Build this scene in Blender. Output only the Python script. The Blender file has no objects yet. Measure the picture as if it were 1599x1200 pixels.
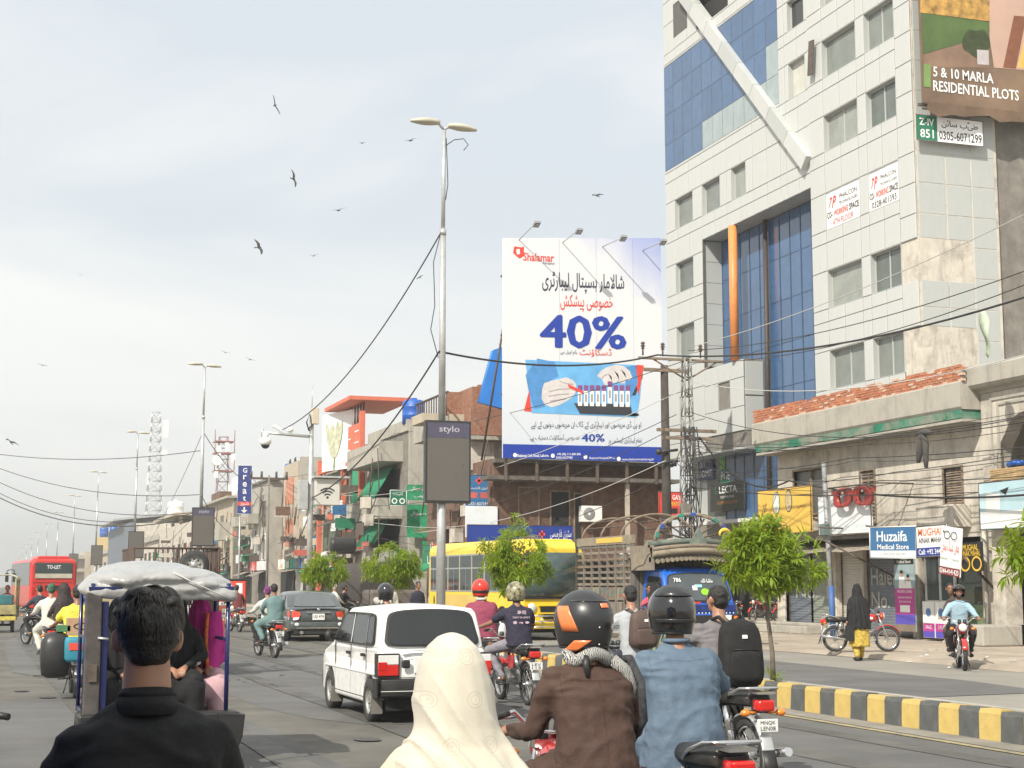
import bpy, bmesh, math, random, unicodedata
from mathutils import Vector as V, Matrix, Euler, noise
SC = bpy.context.scene
COL = SC.collection
R = math.radians
PI = math.pi
rnd = random.Random(7)

# ------------------------------------------------------------------ camera
PITCH = math.atan(313/2400); YAW = R(18.72)
cam_d = bpy.data.cameras.new('camera'); cam = bpy.data.objects.new('camera',cam_d); COL.objects.link(cam)
cam_d.sensor_width = 36; cam_d.lens = 36*2400/1599; cam_d.clip_start = 0.1; cam_d.clip_end = 6000
cam.location = (0,0,1.65); cam.rotation_euler = (PI/2 + PITCH,0,-YAW)
SC.camera = cam
# ------------------------------------------------------------------ world, sun, exposure
SUN_EL = R(42); SUN_DIR = V((1.12,0.95,0)).normalized()*math.cos(SUN_EL) + V((0,0,-math.sin(SUN_EL)))
world = bpy.data.worlds.new('World'); SC.world = world; world.use_nodes = True
wn = world.node_tree.nodes; wl = world.node_tree.links; wn.clear()
w_out = wn.new('ShaderNodeOutputWorld'); w_bg = wn.new('ShaderNodeBackground'); wl.new(w_bg.outputs[0],w_out.inputs[0])
w_bg.inputs[1].default_value = 0.1
sky = wn.new('ShaderNodeTexSky'); sky.sky_type = 'NISHITA'; sky.sun_disc = False
sky.sun_elevation = SUN_EL; sky.sun_rotation = math.atan2(-SUN_DIR.x,-SUN_DIR.y); sky.dust_density = 2.5; sky.air_density = 1.2
w_tc = wn.new('ShaderNodeTexCoord')
w_map = wn.new('ShaderNodeMapping'); w_map.inputs['Scale'].default_value = (1.1,1.5,4.6); w_map.inputs['Rotation'].default_value = (0.25,0.3,0.5); w_map.inputs['Location'].default_value = (5.1,2.2,0.9)
wl.new(w_tc.outputs['Generated'],w_map.inputs[0])
w_no = wn.new('ShaderNodeTexNoise'); w_no.inputs['Scale'].default_value = 1.35; w_no.inputs['Detail'].default_value = 6; w_no.inputs['Roughness'].default_value = 0.5; w_no.inputs['Distortion'].default_value = 0.35
wl.new(w_map.outputs[0],w_no.inputs[0])
w_rm = wn.new('ShaderNodeValToRGB'); w_rm.color_ramp.elements[0].position = 0.34; w_rm.color_ramp.elements[0].color = (0.45,)*3 + (1,)
w_rm.color_ramp.elements[1].position = 0.56; w_rm.color_ramp.elements[1].color = (0.97,)*3 + (1,)
wl.new(w_no.outputs[0],w_rm.inputs[0])
w_mx = wn.new('ShaderNodeMixRGB'); w_mx.inputs[2].default_value = (9.1,9.2,9.0,1)
w_m0 = wn.new('ShaderNodeMixRGB'); w_m0.inputs[0].default_value = .6; w_m0.inputs[2].default_value = (6.0,7.0,8.3,1); wl.new(sky.outputs[0],w_m0.inputs[1])
wl.new(w_rm.outputs[0],w_mx.inputs[0]); wl.new(w_m0.outputs[0],w_mx.inputs[1]); wl.new(w_mx.outputs[0],w_bg.inputs[0])
sun_d = bpy.data.lights.new('sun','SUN'); sun = bpy.data.objects.new('sun',sun_d); COL.objects.link(sun)
sun_d.energy = 5.0; sun_d.angle = R(0.55); sun_d.color = (1,0.93,0.82)
sun.rotation_euler = SUN_DIR.to_track_quat('-Z','Y').to_euler()
SC.view_settings.view_transform = 'Standard'; SC.view_settings.look = 'None'; SC.view_settings.exposure = 0.2; SC.view_settings.gamma = 1
SC.view_settings.use_curve_mapping = False
SC.cycles.max_bounces = 6; SC.cycles.diffuse_bounces = 3; SC.cycles.glossy_bounces = 3; SC.cycles.transmission_bounces = 4
SC.cycles.transparent_max_bounces = 8; SC.cycles.volume_bounces = 0

_t = YAW; _r = V((math.cos(_t),-math.sin(_t),0)); _h = V((math.sin(_t),math.cos(_t),0)); _z = V((0,0,1))
_f = _h*math.cos(PITCH) + _z*math.sin(PITCH); _u = _z*math.cos(PITCH) - _h*math.sin(PITCH)
def P(x,y,X=None,Y=None,z=None):
    """surveying: the point of a known plane seen at photo position x, y"""
    r = _f + _r*((x - 799.5)/2400) - _u*((y - 600)/2400)
    if X is not None: k = X/r.x
    elif Y is not None: k = Y/r.y
    else: k = (z - 1.65)/r.z
    return V((0,0,1.65)) + r*k

# ------------------------------------------------------------------ materials
MATS = {}
def pm(name,col,rough=.6,metal=0,var=.12,scale=3,bump=.0,bscale=60,streak=0,dirt=0,dcol=(.16,.14,.11),dscale=1.2,coat=0,sheen=0,trans=0,dlow=.5,emit=0):
    if name in MATS: return MATS[name]
    m = bpy.data.materials.new(name); m.use_nodes = True; n = m.node_tree.nodes; l = m.node_tree.links
    b = n['Principled BSDF']; b.inputs['Roughness'].default_value = rough; b.inputs['Metallic'].default_value = metal
    if coat: b.inputs['Coat Weight'].default_value = coat; b.inputs['Coat Roughness'].default_value = .08
    if sheen: b.inputs['Sheen Weight'].default_value = sheen
    c = tuple(col) + (1,)
    tc = n.new('ShaderNodeTexCoord')
    def nz(sc,det=4,vec=None,ro=.6):
        t = n.new('ShaderNodeTexNoise'); t.inputs['Scale'].default_value = sc; t.inputs['Detail'].default_value = det; t.inputs['Roughness'].default_value = ro
        l.new(vec or tc.outputs['Object'],t.inputs[0]); return t.outputs[0]
    def ramp(fac,p0,p1,v0=0,v1=1):
        r_ = n.new('ShaderNodeMapRange'); r_.inputs[1].default_value = p0; r_.inputs[2].default_value = p1; r_.inputs[3].default_value = v0; r_.inputs[4].default_value = v1
        l.new(fac,r_.inputs[0]); return r_.outputs[0]
    def mix(f,a,b_):
        x = n.new('ShaderNodeMixRGB')
        if hasattr(f,'type'): l.new(f,x.inputs[0])
        else: x.inputs[0].default_value = f
        for i, q in ((1,a),(2,b_)):
            if hasattr(q,'type'): l.new(q,x.inputs[i])
            else: x.inputs[i].default_value = q
        return x.outputs[0]
    out = None
    if var:
        lo = tuple(max(0,v*(1 - var)) for v in col) + (1,); hi = tuple(min(1,v*(1 + var)) for v in col) + (1,)
        out = mix(ramp(nz(scale),.3,.7),lo,hi)
    if dirt:
        out = mix(ramp(nz(dscale,7,ro=.72),dlow,dlow + .18,0,dirt),out or c,tuple(dcol) + (1,))
    if streak:
        mp = n.new('ShaderNodeMapping'); mp.inputs['Scale'].default_value = (1.5,1.5,.3); l.new(tc.outputs['Object'],mp.inputs[0])
        out = mix(ramp(nz(1.7,8,mp.outputs[0],.7),.5,.72,0,streak*.8),out or c,tuple(v*.6 for v in dcol) + (1,))
    if out is not None: l.new(out,b.inputs['Base Color'])
    else: b.inputs['Base Color'].default_value = c
    if bump:
        bp = n.new('ShaderNodeBump'); bp.inputs['Strength'].default_value = bump; bp.inputs['Distance'].default_value = .02
        l.new(nz(bscale,5),bp.inputs['Height']); l.new(bp.outputs[0],b.inputs['Normal'])
    if rough > .15 and metal < .9 and not emit:
        l.new(ramp(nz(scale*2.3,3),.3,.7,max(.03,rough - .1),min(1,rough + .1)),b.inputs['Roughness'])
    m.diffuse_color = c; MATS[name] = m; return m
def glassy(name,col,rough=.05,spec=.6,var=0):
    m = pm(name,col,rough,0,var,1.5); m.node_tree.nodes['Principled BSDF'].inputs['Specular IOR Level'].default_value = spec; return m

# ------------------------------------------------------------------ objects
def props(o,label=None,cat=None,group=None,kind=None):
    if label: o['label'] = label
    if cat: o['category'] = cat
    if group: o['group'] = group
    if kind: o['kind'] = kind
    return o
def thing(name,label,cat,loc=(0,0,0),rz=0,group=None,parent=None):
    o = bpy.data.objects.new(name,None); COL.objects.link(o); o.location = loc; o.rotation_euler = (0,0,rz); o.empty_display_size = .2
    return props(o,label,cat,group)
def kids(o): return [c for c in KIDS.get(o.name,[])]
KIDS = {}
def link(o,parent=None):
    COL.objects.link(o)
    if parent is not None:
        o.parent = parent; KIDS.setdefault(parent.name,[]).append(o)
    return o
def dup(o,parent=None,loc=None,rz=None,label=None,group=None,remat=None):
    c = o.copy(); link(c,parent)
    if loc is not None: c.location = loc
    if rz is not None: c.rotation_euler = (0,0,rz)
    if label: c['label'] = label
    if group: c['group'] = group
    if remat and c.type == 'MESH':
        for s in c.material_slots:
            if s.material and s.material.name in remat:
                nm = remat[s.material.name]; s.link = 'OBJECT'; s.material = nm
    for k in kids(o): dup(k,c,remat=remat)
    return c

class MB:
    def __init__(s,M=None): s.v = []; s.f = []; s.M = M or Matrix(); s.sm = []
    def av(s,p): s.v.append(s.M @ V(p)); return len(s.v) - 1
    def face(s,pts,smooth=False):
        s.f.append([s.av(p) for p in pts]); s.sm.append(smooth); return s
    def box(s,a,b,rot=None,taper=0):
        c = [(a[i] + b[i])/2 for i in range(3)]; h = [abs(b[i] - a[i])/2 for i in range(3)]; ids = []
        for k in range(8):
            x, y, z = ((k & 1)*2 - 1), ((k >> 1 & 1)*2 - 1), ((k >> 2)*2 - 1)
            q = V((x*h[0]*(1 - taper*(z > 0)),y*h[1]*(1 - taper*(z > 0)),z*h[2]))
            if rot: q = rot @ q
            ids.append(s.av(q + V(c)))
        for f in ((0,2,3,1),(4,5,7,6),(0,1,5,4),(2,6,7,3),(0,4,6,2),(1,3,7,5)):
            s.f.append([ids[i] for i in f]); s.sm.append(False)
        return s
    def bx(s,cx,cy,cz,sx,sy,sz,rot=None,taper=0): return s.box((cx - sx/2,cy - sy/2,cz - sz/2),(cx + sx/2,cy + sy/2,cz + sz/2),rot,taper)
    def cyl(s,p0,p1,r0,r1=None,n=10,cap=True,smooth=True):
        r1 = r0 if r1 is None else r1; p0 = V(p0); p1 = V(p1); d = (p1 - p0)
        if d.length < 1e-6: return s
        q = d.to_track_quat('Z','X'); A = []; B = []
        for i in range(n):
            a = 2*PI*i/n; e = q @ V((math.cos(a),math.sin(a),0)); A.append(s.av(p0 + e*r0)); B.append(s.av(p1 + e*r1))
        for i in range(n):
            j = (i + 1) % n; s.f.append([A[i],A[j],B[j],B[i]]); s.sm.append(smooth)
        if cap: s.f.append(A[::-1]); s.sm.append(False); s.f.append(B); s.sm.append(False)
        return s
    def tube(s,pts,r,n=8,close=False):
        pts = [V(p) for p in pts]; m = len(pts); rings = []; up = V((0,0,1)); prev = None
        for i, p in enumerate(pts):
            t = (pts[(i + 1) % m] - pts[i - 1]) if close else (pts[min(i + 1,m - 1)] - pts[max(i - 1,0)])
            t.normalize()
            if prev is None: a = t.orthogonal().normalized()
            else:
                a = prev - t*prev.dot(t)
                if a.length < 1e-5: a = t.orthogonal()
                a.normalize()
            prev = a; b = t.cross(a); rr = r[i] if isinstance(r,(list,tuple)) else r
            rings.append([s.av(p + (a*math.cos(2*PI*k/n) + b*math.sin(2*PI*k/n))*rr) for k in range(n)])
        for i in range(m if close else m - 1):
            A = rings[i]; B = rings[(i + 1) % m]
            for k in range(n): s.f.append([A[k],A[(k + 1) % n],B[(k + 1) % n],B[k]]); s.sm.append(True)
        if not close: s.f.append(rings[0][::-1]); s.sm.append(False); s.f.append(rings[-1]); s.sm.append(False)
        return s
    def loft(s,rings,closed=True,cap=True,smooth=True):
        ids = [[s.av(p) for p in r_] for r_ in rings]; n = len(rings[0])
        for A, B in zip(ids,ids[1:]):
            for k in range(n if closed else n - 1): s.f.append([A[k],A[(k + 1) % n],B[(k + 1) % n],B[k]]); s.sm.append(smooth)
        if cap and closed: s.f.append(ids[0][::-1]); s.sm.append(False); s.f.append(ids[-1]); s.sm.append(False)
        return s
    def ering(s,c,rx,ry,n=16,tilt=0,pw=1):
        o = []
        for i in range(n):
            a = 2*PI*i/n; ca, sa = math.cos(a), math.sin(a)
            x = math.copysign(abs(ca)**pw,ca)*rx; y = math.copysign(abs(sa)**pw,sa)*ry
            o.append(V((c[0] + x,c[1] + y*math.cos(tilt),c[2] + y*math.sin(tilt))))
        return o
    def lathe(s,prof,c=(0,0,0),axis='Z',n=24,close=False):
        rings = []
        for (r_,h) in prof:
            ring = []
            for i in range(n):
                a = 2*PI*i/n; x, y = r_*math.cos(a), r_*math.sin(a)
                q = {'Z': V((x,y,h)),'X': V((h,x,y)),'Y': V((x,h,y))}[axis]; ring.append(q + V(c))
            rings.append(ring)
        if close: rings.append(rings[0])
        return s.loft(rings,cap=False)
    def ell(s,c,r,n=12,m=8,rot=None,half=None):
        rings = []; c = V(c)
        for j in range(m + 1):
            t = -PI/2 + PI*j/m
            if half and t < half: continue
            ring = []
            for i in range(n):
                a = 2*PI*i/n; q = V((max(1e-4,math.cos(t))*math.cos(a)*r[0],max(1e-4,math.cos(t))*math.sin(a)*r[1],math.sin(t)*r[2]))
                if rot: q = rot @ q
                ring.append(c + q)
            rings.append(ring)
        return s.loft(rings,cap=True)
    def prism(s,poly,h0,h1,plane='XZ'):
        """poly in 2D; XZ extrudes along Y, YZ along X, XY along Z"""
        def pt(a,b,h): return {'XZ': (a,h,b),'YZ': (h,a,b),'XY': (a,b,h)}[plane]
        A = [s.av(pt(a,b,h0)) for a,b in poly]; B = [s.av(pt(a,b,h1)) for a,b in poly]; n = len(poly)
        s.f.append(A[::-1]); s.sm.append(False); s.f.append(B); s.sm.append(False)
        for i in range(n): s.f.append([A[i],A[(i + 1) % n],B[(i + 1) % n],B[i]]); s.sm.append(False)
        return s
    def mesh(s,name,off=None):
        me = bpy.data.meshes.new(name); vs = [(v - off) if off is not None else v for v in s.v]
        me.from_pydata([tuple(v) for v in vs],[],s.f)
        me.polygons.foreach_set('use_smooth',s.sm); bm = bmesh.new(); bm.from_mesh(me); bmesh.ops.recalc_face_normals(bm,faces=bm.faces); bm.to_mesh(me); bm.free()
        return me
    def obj(s,name,mat,parent=None,world=True,bevel=0,seg=2,solid=0,smooth=False):
        off = V(parent.location) if (parent is not None and world) else None
        if off is not None and parent.parent is not None: off = off + V(parent.parent.location)
        me = s.mesh(name,off); o = bpy.data.objects.new(name,me); link(o,parent)
        for m_ in (mat if isinstance(mat,(list,tuple)) else [mat]): me.materials.append(m_)
        if smooth: me.polygons.foreach_set('use_smooth',[True]*len(me.polygons))
        if bevel:
            b = o.modifiers.new('b','BEVEL'); b.width = bevel; b.segments = seg; b.limit_method = 'ANGLE'; b.angle_limit = R(35); b.harden_normals = False
        if solid:
            b = o.modifiers.new('s','SOLIDIFY'); b.thickness = solid; b.offset = 0
        return o
def one(s,name,mat,label,cat,group=None,kind=None,**k):
    """a thing that is a single mesh, its origin at the lowest point of its middle"""
    lo = V([min(v[i] for v in s.v) for i in range(3)]); hi = V([max(v[i] for v in s.v) for i in range(3)])
    off = V(((lo.x + hi.x)/2,(lo.y + hi.y)/2,lo.z)); M0 = Matrix.Translation(-off); s.v = [M0 @ v for v in s.v]
    o = s.obj(name,mat,None,**k); o.location = off
    return props(o,label,cat,group,kind)
def struct(s,name,mat,kind='structure',**k): return props(s.obj(name,mat,None,**k),kind=kind)

# ------------------------------------------------------------------ writing
_F = {}
for _c in list(range(0xFB50,0xFBFF)) + list(range(0xFE80,0xFEFD)):
    _d = unicodedata.decomposition(chr(_c)).split()
    if len(_d) == 2 and _d[0] in ('<isolated>','<final>','<initial>','<medial>'): _F.setdefault(chr(int(_d[1],16)),{})[_d[0][1:-1]] = chr(_c)
    elif len(_d) == 3 and _d[0][1:-1] in ('isolated','final') and _d[1] == '0644': _F.setdefault('L' + chr(int(_d[2],16)),{})[_d[0][1:-1]] = chr(_c)
_F['\u06cc'].update(initial='\ufef3',medial='\ufef4')
def urdu(t):
    """joined letter forms, set right to left"""
    out = []; i = 0; prev = False
    while i < len(t):
        ch = t[i]; nx = t[i + 1] if i + 1 < len(t) else ''
        if ch == '\u0644' and 'L' + nx in _F:
            f = _F['L' + nx]; out.append(f['final'] if prev and 'final' in f else f['isolated']); prev = False; i += 2; continue
        f = _F.get(ch)
        if not f: out.append(ch); prev = False; i += 1; continue
        joins_next = 'initial' in f and nx in _F
        k = ('medial' if joins_next else 'final') if prev else ('initial' if joins_next else 'isolated')
        out.append(f.get(k) or f.get('final') or f.get('isolated')); prev = joins_next; i += 1
    words = ''.join(out)[::-1]
    return words
def text(s,mat,parent,O,rt,up,size,cx=0,cy=0,bold=0,w=None,h=None,nrm=None,lift=.004,name='lettering',rtl=False,res=2,shear=0,align='CENTER',ext=0):
    """flat lettering on the plane through O with axes rt, up (world)"""
    cu = bpy.data.curves.new(name,'FONT'); cu.body = urdu(s) if rtl else s; cu.size = size; cu.resolution_u = res; cu.offset = min(bold,.018*size)*.8; cu.align_x = 'LEFT'; cu.shear = shear; cu.extrude = ext
    t = bpy.data.objects.new('t',cu); COL.objects.link(t); dg = bpy.context.evaluated_depsgraph_get()
    me = bpy.data.meshes.new_from_object(t.evaluated_get(dg)); bpy.data.objects.remove(t)
    if not me.vertices: return None
    xs = [v.co.x for v in me.vertices]; ys = [v.co.y for v in me.vertices]; x0, x1, y0, y1 = min(xs), max(xs), min(ys), max(ys)
    sx = w/(x1 - x0) if w else 1; sy = h/(y1 - y0) if h else sx if w else 1
    if h and not w: sx = sy
    n_ = V(rt).cross(V(up)).normalized(); rt = V(rt).normalized(); up = V(up).normalized(); O = V(O)
    off = V(parent.location) + (V(parent.parent.location) if parent.parent else V()) if parent is not None else V()
    ax = {'CENTER': (x0 + x1)/2,'LEFT': x0,'RIGHT': x1}[align]
    for v in me.vertices:
        a = (v.co.x - ax)*sx + cx; b = (v.co.y - (y0 + y1)/2)*sy + cy
        v.co = O + rt*a + up*b + n_*(lift + v.co.z) - off
    me.name = name; me.materials.clear(); me.materials.append(mat); o = bpy.data.objects.new(name,me); link(o,parent); return o
def flat(pts,mat,parent,O,rt,up,lift=.003,name='print'):
    n_ = V(rt).cross(V(up)).normalized(); rt = V(rt).normalized(); up = V(up).normalized(); m = MB()
    polys = pts if isinstance(pts[0][0],(list,tuple)) else [pts]
    for poly in polys: m.face([V(O) + rt*a + up*b + n_*lift for a,b in poly])
    return m.obj(name,mat,parent)
def circ(cx,cy,r,n=16,ry=None): return [(cx + r*math.cos(2*PI*i/n),cy + (ry or r)*math.sin(2*PI*i/n)) for i in range(n)]
def rect(x0,y0,x1,y1): return [(x0,y0),(x1,y0),(x1,y1),(x0,y1)]
def board(name,label,cat,O,rt,up,w,h,t,bg,frame=None,group=None,fw=.03,slack=0):
    """a sign board: O = middle of its face; returns the thing"""
    rt = V(rt).normalized(); up = V(up).normalized(); n_ = rt.cross(up).normalized(); O = V(O)
    T = thing(name,label,cat,O - up*h/2 - n_*t,group=group)
    nx, ny = 8, 6; m = MB(); B = []
    for j in range(ny + 1):
        B.append([O + rt*(w*(i/nx - .5)) + up*(h*(j/ny - .5)) - n_*(slack*(.5 + .5*noise.noise(V((i*.9,j*.8,w*3))))) for i in range(nx + 1)])
    m.loft(B,closed=False,smooth=True); 
    m.face([B[0][0] - n_*t,B[0][-1] - n_*t,B[-1][-1] - n_*t,B[-1][0] - n_*t])
    for a, b in ((B[0][0],B[0][-1]),(B[0][-1],B[-1][-1]),(B[-1][-1],B[-1][0]),(B[-1][0],B[0][0])): m.face([a,b,b - n_*t,a - n_*t])
    m.obj('panel',bg,T)
    if frame:
        f = MB()
        for sx in (-1,1): f.cyl(O + rt*sx*w/2 - up*h/2,O + rt*sx*w/2 + up*h/2,fw/2,n=6)
        for sy in (-1,1): f.cyl(O + up*sy*h/2 - rt*w/2,O + up*sy*h/2 + rt*w/2,fw/2,n=6)
        f.obj('frame',frame,T)
    return T
# ------------------------------------------------------------------ shared materials
M_asph = pm('asphalt',(.118,.112,.097),.85,var=.3,scale=.8,bump=.5,bscale=120,dirt=.55,dcol=(.18,.168,.14),dscale=.7)
M_asph2 = pm('asphalt_far',(.245,.233,.205),.88,var=.18,scale=.3,bump=.35,bscale=90,dirt=.5,dcol=(.25,.225,.185),dscale=.45)
M_dust = pm('dusty_ground',(.34,.29,.23),.93,var=.22,scale=.6,bump=.5,bscale=30,dirt=.6,dcol=(.2,.175,.15),dscale=.8)
M_conc = pm('concrete',(.40,.38,.33),.9,var=.2,scale=1.2,bump=.3,bscale=25,streak=.55,dirt=.5,dcol=(.2,.18,.15))
M_concd = pm('concrete_dark',(.21,.195,.17),.9,var=.25,scale=1.5,bump=.3,bscale=25,streak=.5,dirt=.5,dcol=(.13,.12,.1))
M_plas = pm('weathered_plaster',(.55,.51,.44),.9,var=.14,scale=1.6,bump=.4,bscale=14,streak=.75,dirt=.75,dcol=(.24,.21,.175),dscale=1.0)
M_cream = pm('cream_plaster',(.47,.41,.32),.88,var=.14,scale=1.2,bump=.2,bscale=20,streak=.6,dirt=.4,dcol=(.25,.21,.16))
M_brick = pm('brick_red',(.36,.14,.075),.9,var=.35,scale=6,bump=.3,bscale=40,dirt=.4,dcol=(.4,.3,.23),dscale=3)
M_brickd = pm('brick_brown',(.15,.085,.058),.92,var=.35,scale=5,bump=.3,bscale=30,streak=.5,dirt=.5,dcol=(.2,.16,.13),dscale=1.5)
M_mort = pm('mortar',(.33,.29,.24),.95,var=.2,scale=4,bump=.3)
M_dark = pm('dark_void',(.02,.02,.02),.9,var=.2)
M_blk = pm('black_paint',(.025,.025,.025),.45,var=.15)
M_blkm = pm('black_rubber',(.03,.03,.03),.75,var=.25,scale=8,bump=.2,dirt=.4,dcol=(.12,.11,.095),dscale=5)
M_iron = pm('rusty_iron',(.10,.075,.06),.75,var=.35,scale=6,bump=.2)
M_galv = pm('galvanised_steel',(.52,.53,.52),.42,.55,var=.12,scale=5,streak=.3,dcol=(.3,.28,.24))
M_wire = pm('cable',(.03,.03,.032),.6,var=0)
M_wirel = pm('pale_cable',(.5,.5,.48),.6,var=0)
M_white = pm('white_paint',(.78,.78,.76),.5,var=.05,dirt=.25,dcol=(.45,.42,.36),dscale=1.5)
M_wht = pm('white_print',(.85,.85,.84),.55,var=0)
M_navy = pm('navy_print',(.012,.04,.26),.5,var=.04)
M_red = pm('red_print',(.72,.07,.045),.5,var=.04)
M_bprint = pm('black_print',(.02,.02,.022),.5,var=0)
M_glassd = glassy('dark_glass',(.022,.026,.028),.06,.6)
M_glassg = glassy('grey_glass',(.19,.21,.19),.12,.5,var=.12)
M_pane = glassy('blue_curtain_glass',(.045,.11,.235),.07,.8,var=.1)
M_paneg = glassy('pale_glass',(.30,.36,.37),.12,.6,var=.1)
M_clad = pm('aluminium_cladding',(.505,.52,.505),.42,.0,var=.035,scale=.8,streak=.14,dirt=.18,dcol=(.42,.40,.35),dscale=.5)
M_clad2 = pm('aluminium_cladding_shade_grey',(.43,.45,.435),.42,.0,var=.035,scale=.8,streak=.14,dirt=.18,dcol=(.38,.37,.33),dscale=.5)  # greyer cladding copy; shade of side faces and soffits is in its colour
M_yk = pm('kerb_yellow',(.56,.41,.13),.8,var=.15,scale=4,bump=.3,dirt=.5,dcol=(.33,.27,.17),dscale=3,streak=.3)
M_bk = pm('kerb_black',(.095,.10,.10),.8,var=.2,scale=4,bump=.3,dirt=.5,dcol=(.2,.185,.16),dscale=3)
M_soil = pm('soil',(.16,.12,.08),.95,var=.3,scale=6,bump=.6,bscale=20)
M_orange = pm('orange_paint',(.72,.26,.07),.5,var=.1,scale=2)
M_green = pm('green_cloth',(.02,.22,.11),.8,var=.2,scale=3,bump=.2,bscale=30)
M_bluet = pm('blue_plastic',(.015,.10,.42),.45,var=.1)
M_wood = pm('old_wood',(.22,.17,.125),.85,var=.3,scale=5,bump=.3,dirt=.4,dcol=(.11,.09,.07),dscale=4)

# ------------------------------------------------------------------ ground and road surfaces
g = MB(); g.face([(-900,-60,-.02),(900,-60,-.02),(900,2500,-.02),(-900,2500,-.02)]); struct(g,'ground',M_dust)
g = MB(); g.face([(-4.5,-30,0),(10.2,-30,0),(10.2,900,0),(-4.5,900,0)]); struct(g,'road',M_asph)
g = MB(); g.face([(10.65,-30,0),(18.75,-30,0),(18.75,900,0),(10.65,900,0)]); struct(g,'far_road',M_asph2)
# gutter strip along the kerb, worn yellow edge line
M_gut = pm('gutter_concrete',(.24,.225,.195),.9,var=.2,scale=2,bump=.3,dirt=.5,dcol=(.16,.15,.13))
g = MB(); g.face([(9.78,-10,.004),(10.2,-10,.004),(10.2,300,.004),(9.78,300,.004)]); struct(g,'gutter',M_gut)
M_line = pm('worn_yellow_line',(.40,.33,.16),.85,var=.2,scale=3,dirt=.8,dcol=(.17,.16,.15),dscale=5,dlow=.42)
g = MB()
for k in range(60):
    y = -5 + k*2.0; g.face([(9.60,y,.008),(9.71,y,.008),(9.71,y + 2,.008),(9.60,y + 2,.008)])
struct(g,'road_edge_line',M_line)
# patches of newer, darker asphalt
g = MB()
for pk, (cx,cy,w,l) in enumerate(((1.6,17,1.6,7),(5.6,27,2.2,9),(8.2,14,1.3,6),(3,40,2.5,12),(14,30,2.2,10))):
    pts = []
    for i in range(14):
        a = 2*PI*i/14; q = 1 + .12*noise.noise(V((cx,a,cy))); ca, sa = math.cos(a), math.sin(a)
        pts.append((cx + math.copysign(abs(ca)**.4,ca)*w*q,cy + math.copysign(abs(sa)**.4,sa)*l*q,.0015*(pk + 1)))
    g.face(pts)
struct(g,'road_patch',pm('asphalt_patch',(.115,.114,.112),.86,var=.2,scale=.5,bump=.35,bscale=90,dirt=.35,dcol=(.17,.165,.15),dscale=.9))
def strip(name,mt,lines,z):
    g = MB()
    for k, pts in enumerate(lines):
        L = [(V((x - w,y,z)),V((x + w,y,z))) for x,y,w in pts]; g.loft([[a,b] for a,b in L],closed=False,smooth=False)
    return struct(g,name,mt)
rr = random.Random(4); L = []
for x0 in (1.2,2.7,4.5,6.0,7.6,9.0): L.append([(x0 + .25*noise.noise(V((y*.03,x0,0))),y,.16 + .07*noise.noise(V((y*.2,x0,4)))) for y in range(4,120,2)])
strip('tyre_track',pm('tyre_polish',(.098,.095,.088),.7,var=.35,scale=1.2,dirt=.8,dcol=(.14,.135,.12),dscale=.9,bump=.4,bscale=110),L,.010)
L = []
for k in range(26):
    x = rr.uniform(0,10); y = rr.uniform(8,60); a = rr.uniform(0,6.28); p_ = []
    for j in range(16): p_.append((x,y,.012*rr.uniform(.4,1.2))); x += .06*rr.uniform(-1,1)*2; y += rr.uniform(.08,.3)
    L.append(p_)
strip('road_crack',pm('crack_dark',(.05,.048,.045),.9,var=.2),L,.012)
g = MB()
for k in range(40):
    x, y = rr.uniform(.3,9.4), rr.uniform(8,70); r_ = rr.uniform(.04,.16); g.face([(x + r_*(1 + .3*noise.noise(V((t,k,0))))*math.cos(t),y + 1.6*r_*(1 + .3*noise.noise(V((t,k,3))))*math.sin(t),.014 + .0001*k) for t in [2*PI*j/12 for j in range(12)]])
props(g.obj('oil_stain',pm('oil_stain',(.07,.067,.062),.6,var=.4,scale=6)),kind='stuff')
# far pavement: dusty slab with a broken edge, then a raised strip before the shops
g = MB(); N = 160; A = []; B = []; C_ = []
for i in range(N + 1):
    y = -20 + i*(420/N) if i > 60 else -20 + i*1.4
    if i > 60: y = -20 + 60*1.4 + (i - 60)*4.2
    e = 18.75 + (.5*noise.noise(V((y*.22,3,0))) + .16*noise.noise(V((y*1.3,7,0)))) + (.0 if y > 40 else 0)
    A.append(V((e,y,0.004))); B.append(V((e + .12,y,.085))); C_.append(V((34,y,.11)))
g.loft([A,B,C_],closed=False); struct(g,'pavement',M_dust)
g = MB()
for k in range(46):      # loose rubble and litter on the pavement edge
    y = rnd.uniform(22,60); x = 18.75 + rnd.uniform(.2,6.2); s_ = rnd.uniform(.02,.07)
    g.bx(x,y,.10 + s_/2,s_*rnd.uniform(1,2.4),s_*rnd.uniform(1,2),s_,Matrix.Rotation(rnd.uniform(0,3),3,'Z'))
props(g.obj('rubble',M_conc),kind='stuff')
g = MB()
for k in range(26):
    y = rnd.uniform(20,55); x = rnd.choice([rnd.uniform(18.9,25),rnd.uniform(10.7,11.3),rnd.uniform(17.8,18.7)]); s_ = rnd.uniform(.05,.14); z = .115 if x > 18.9 else .01
    q = Matrix.Rotation(rnd.uniform(0,3),3,'Z') @ Matrix.Rotation(rnd.uniform(-.3,.3),3,'X'); g.bx(x,y,z + .02,s_,s_*.7,.004,q)
props(g.obj('litter',M_white),kind='stuff')
# side of the road behind us: left pavement
g = MB(); g.box((-60,-30,-.015),(-4.5,900,.14)); struct(g,'left_pavement',M_dust)

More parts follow.
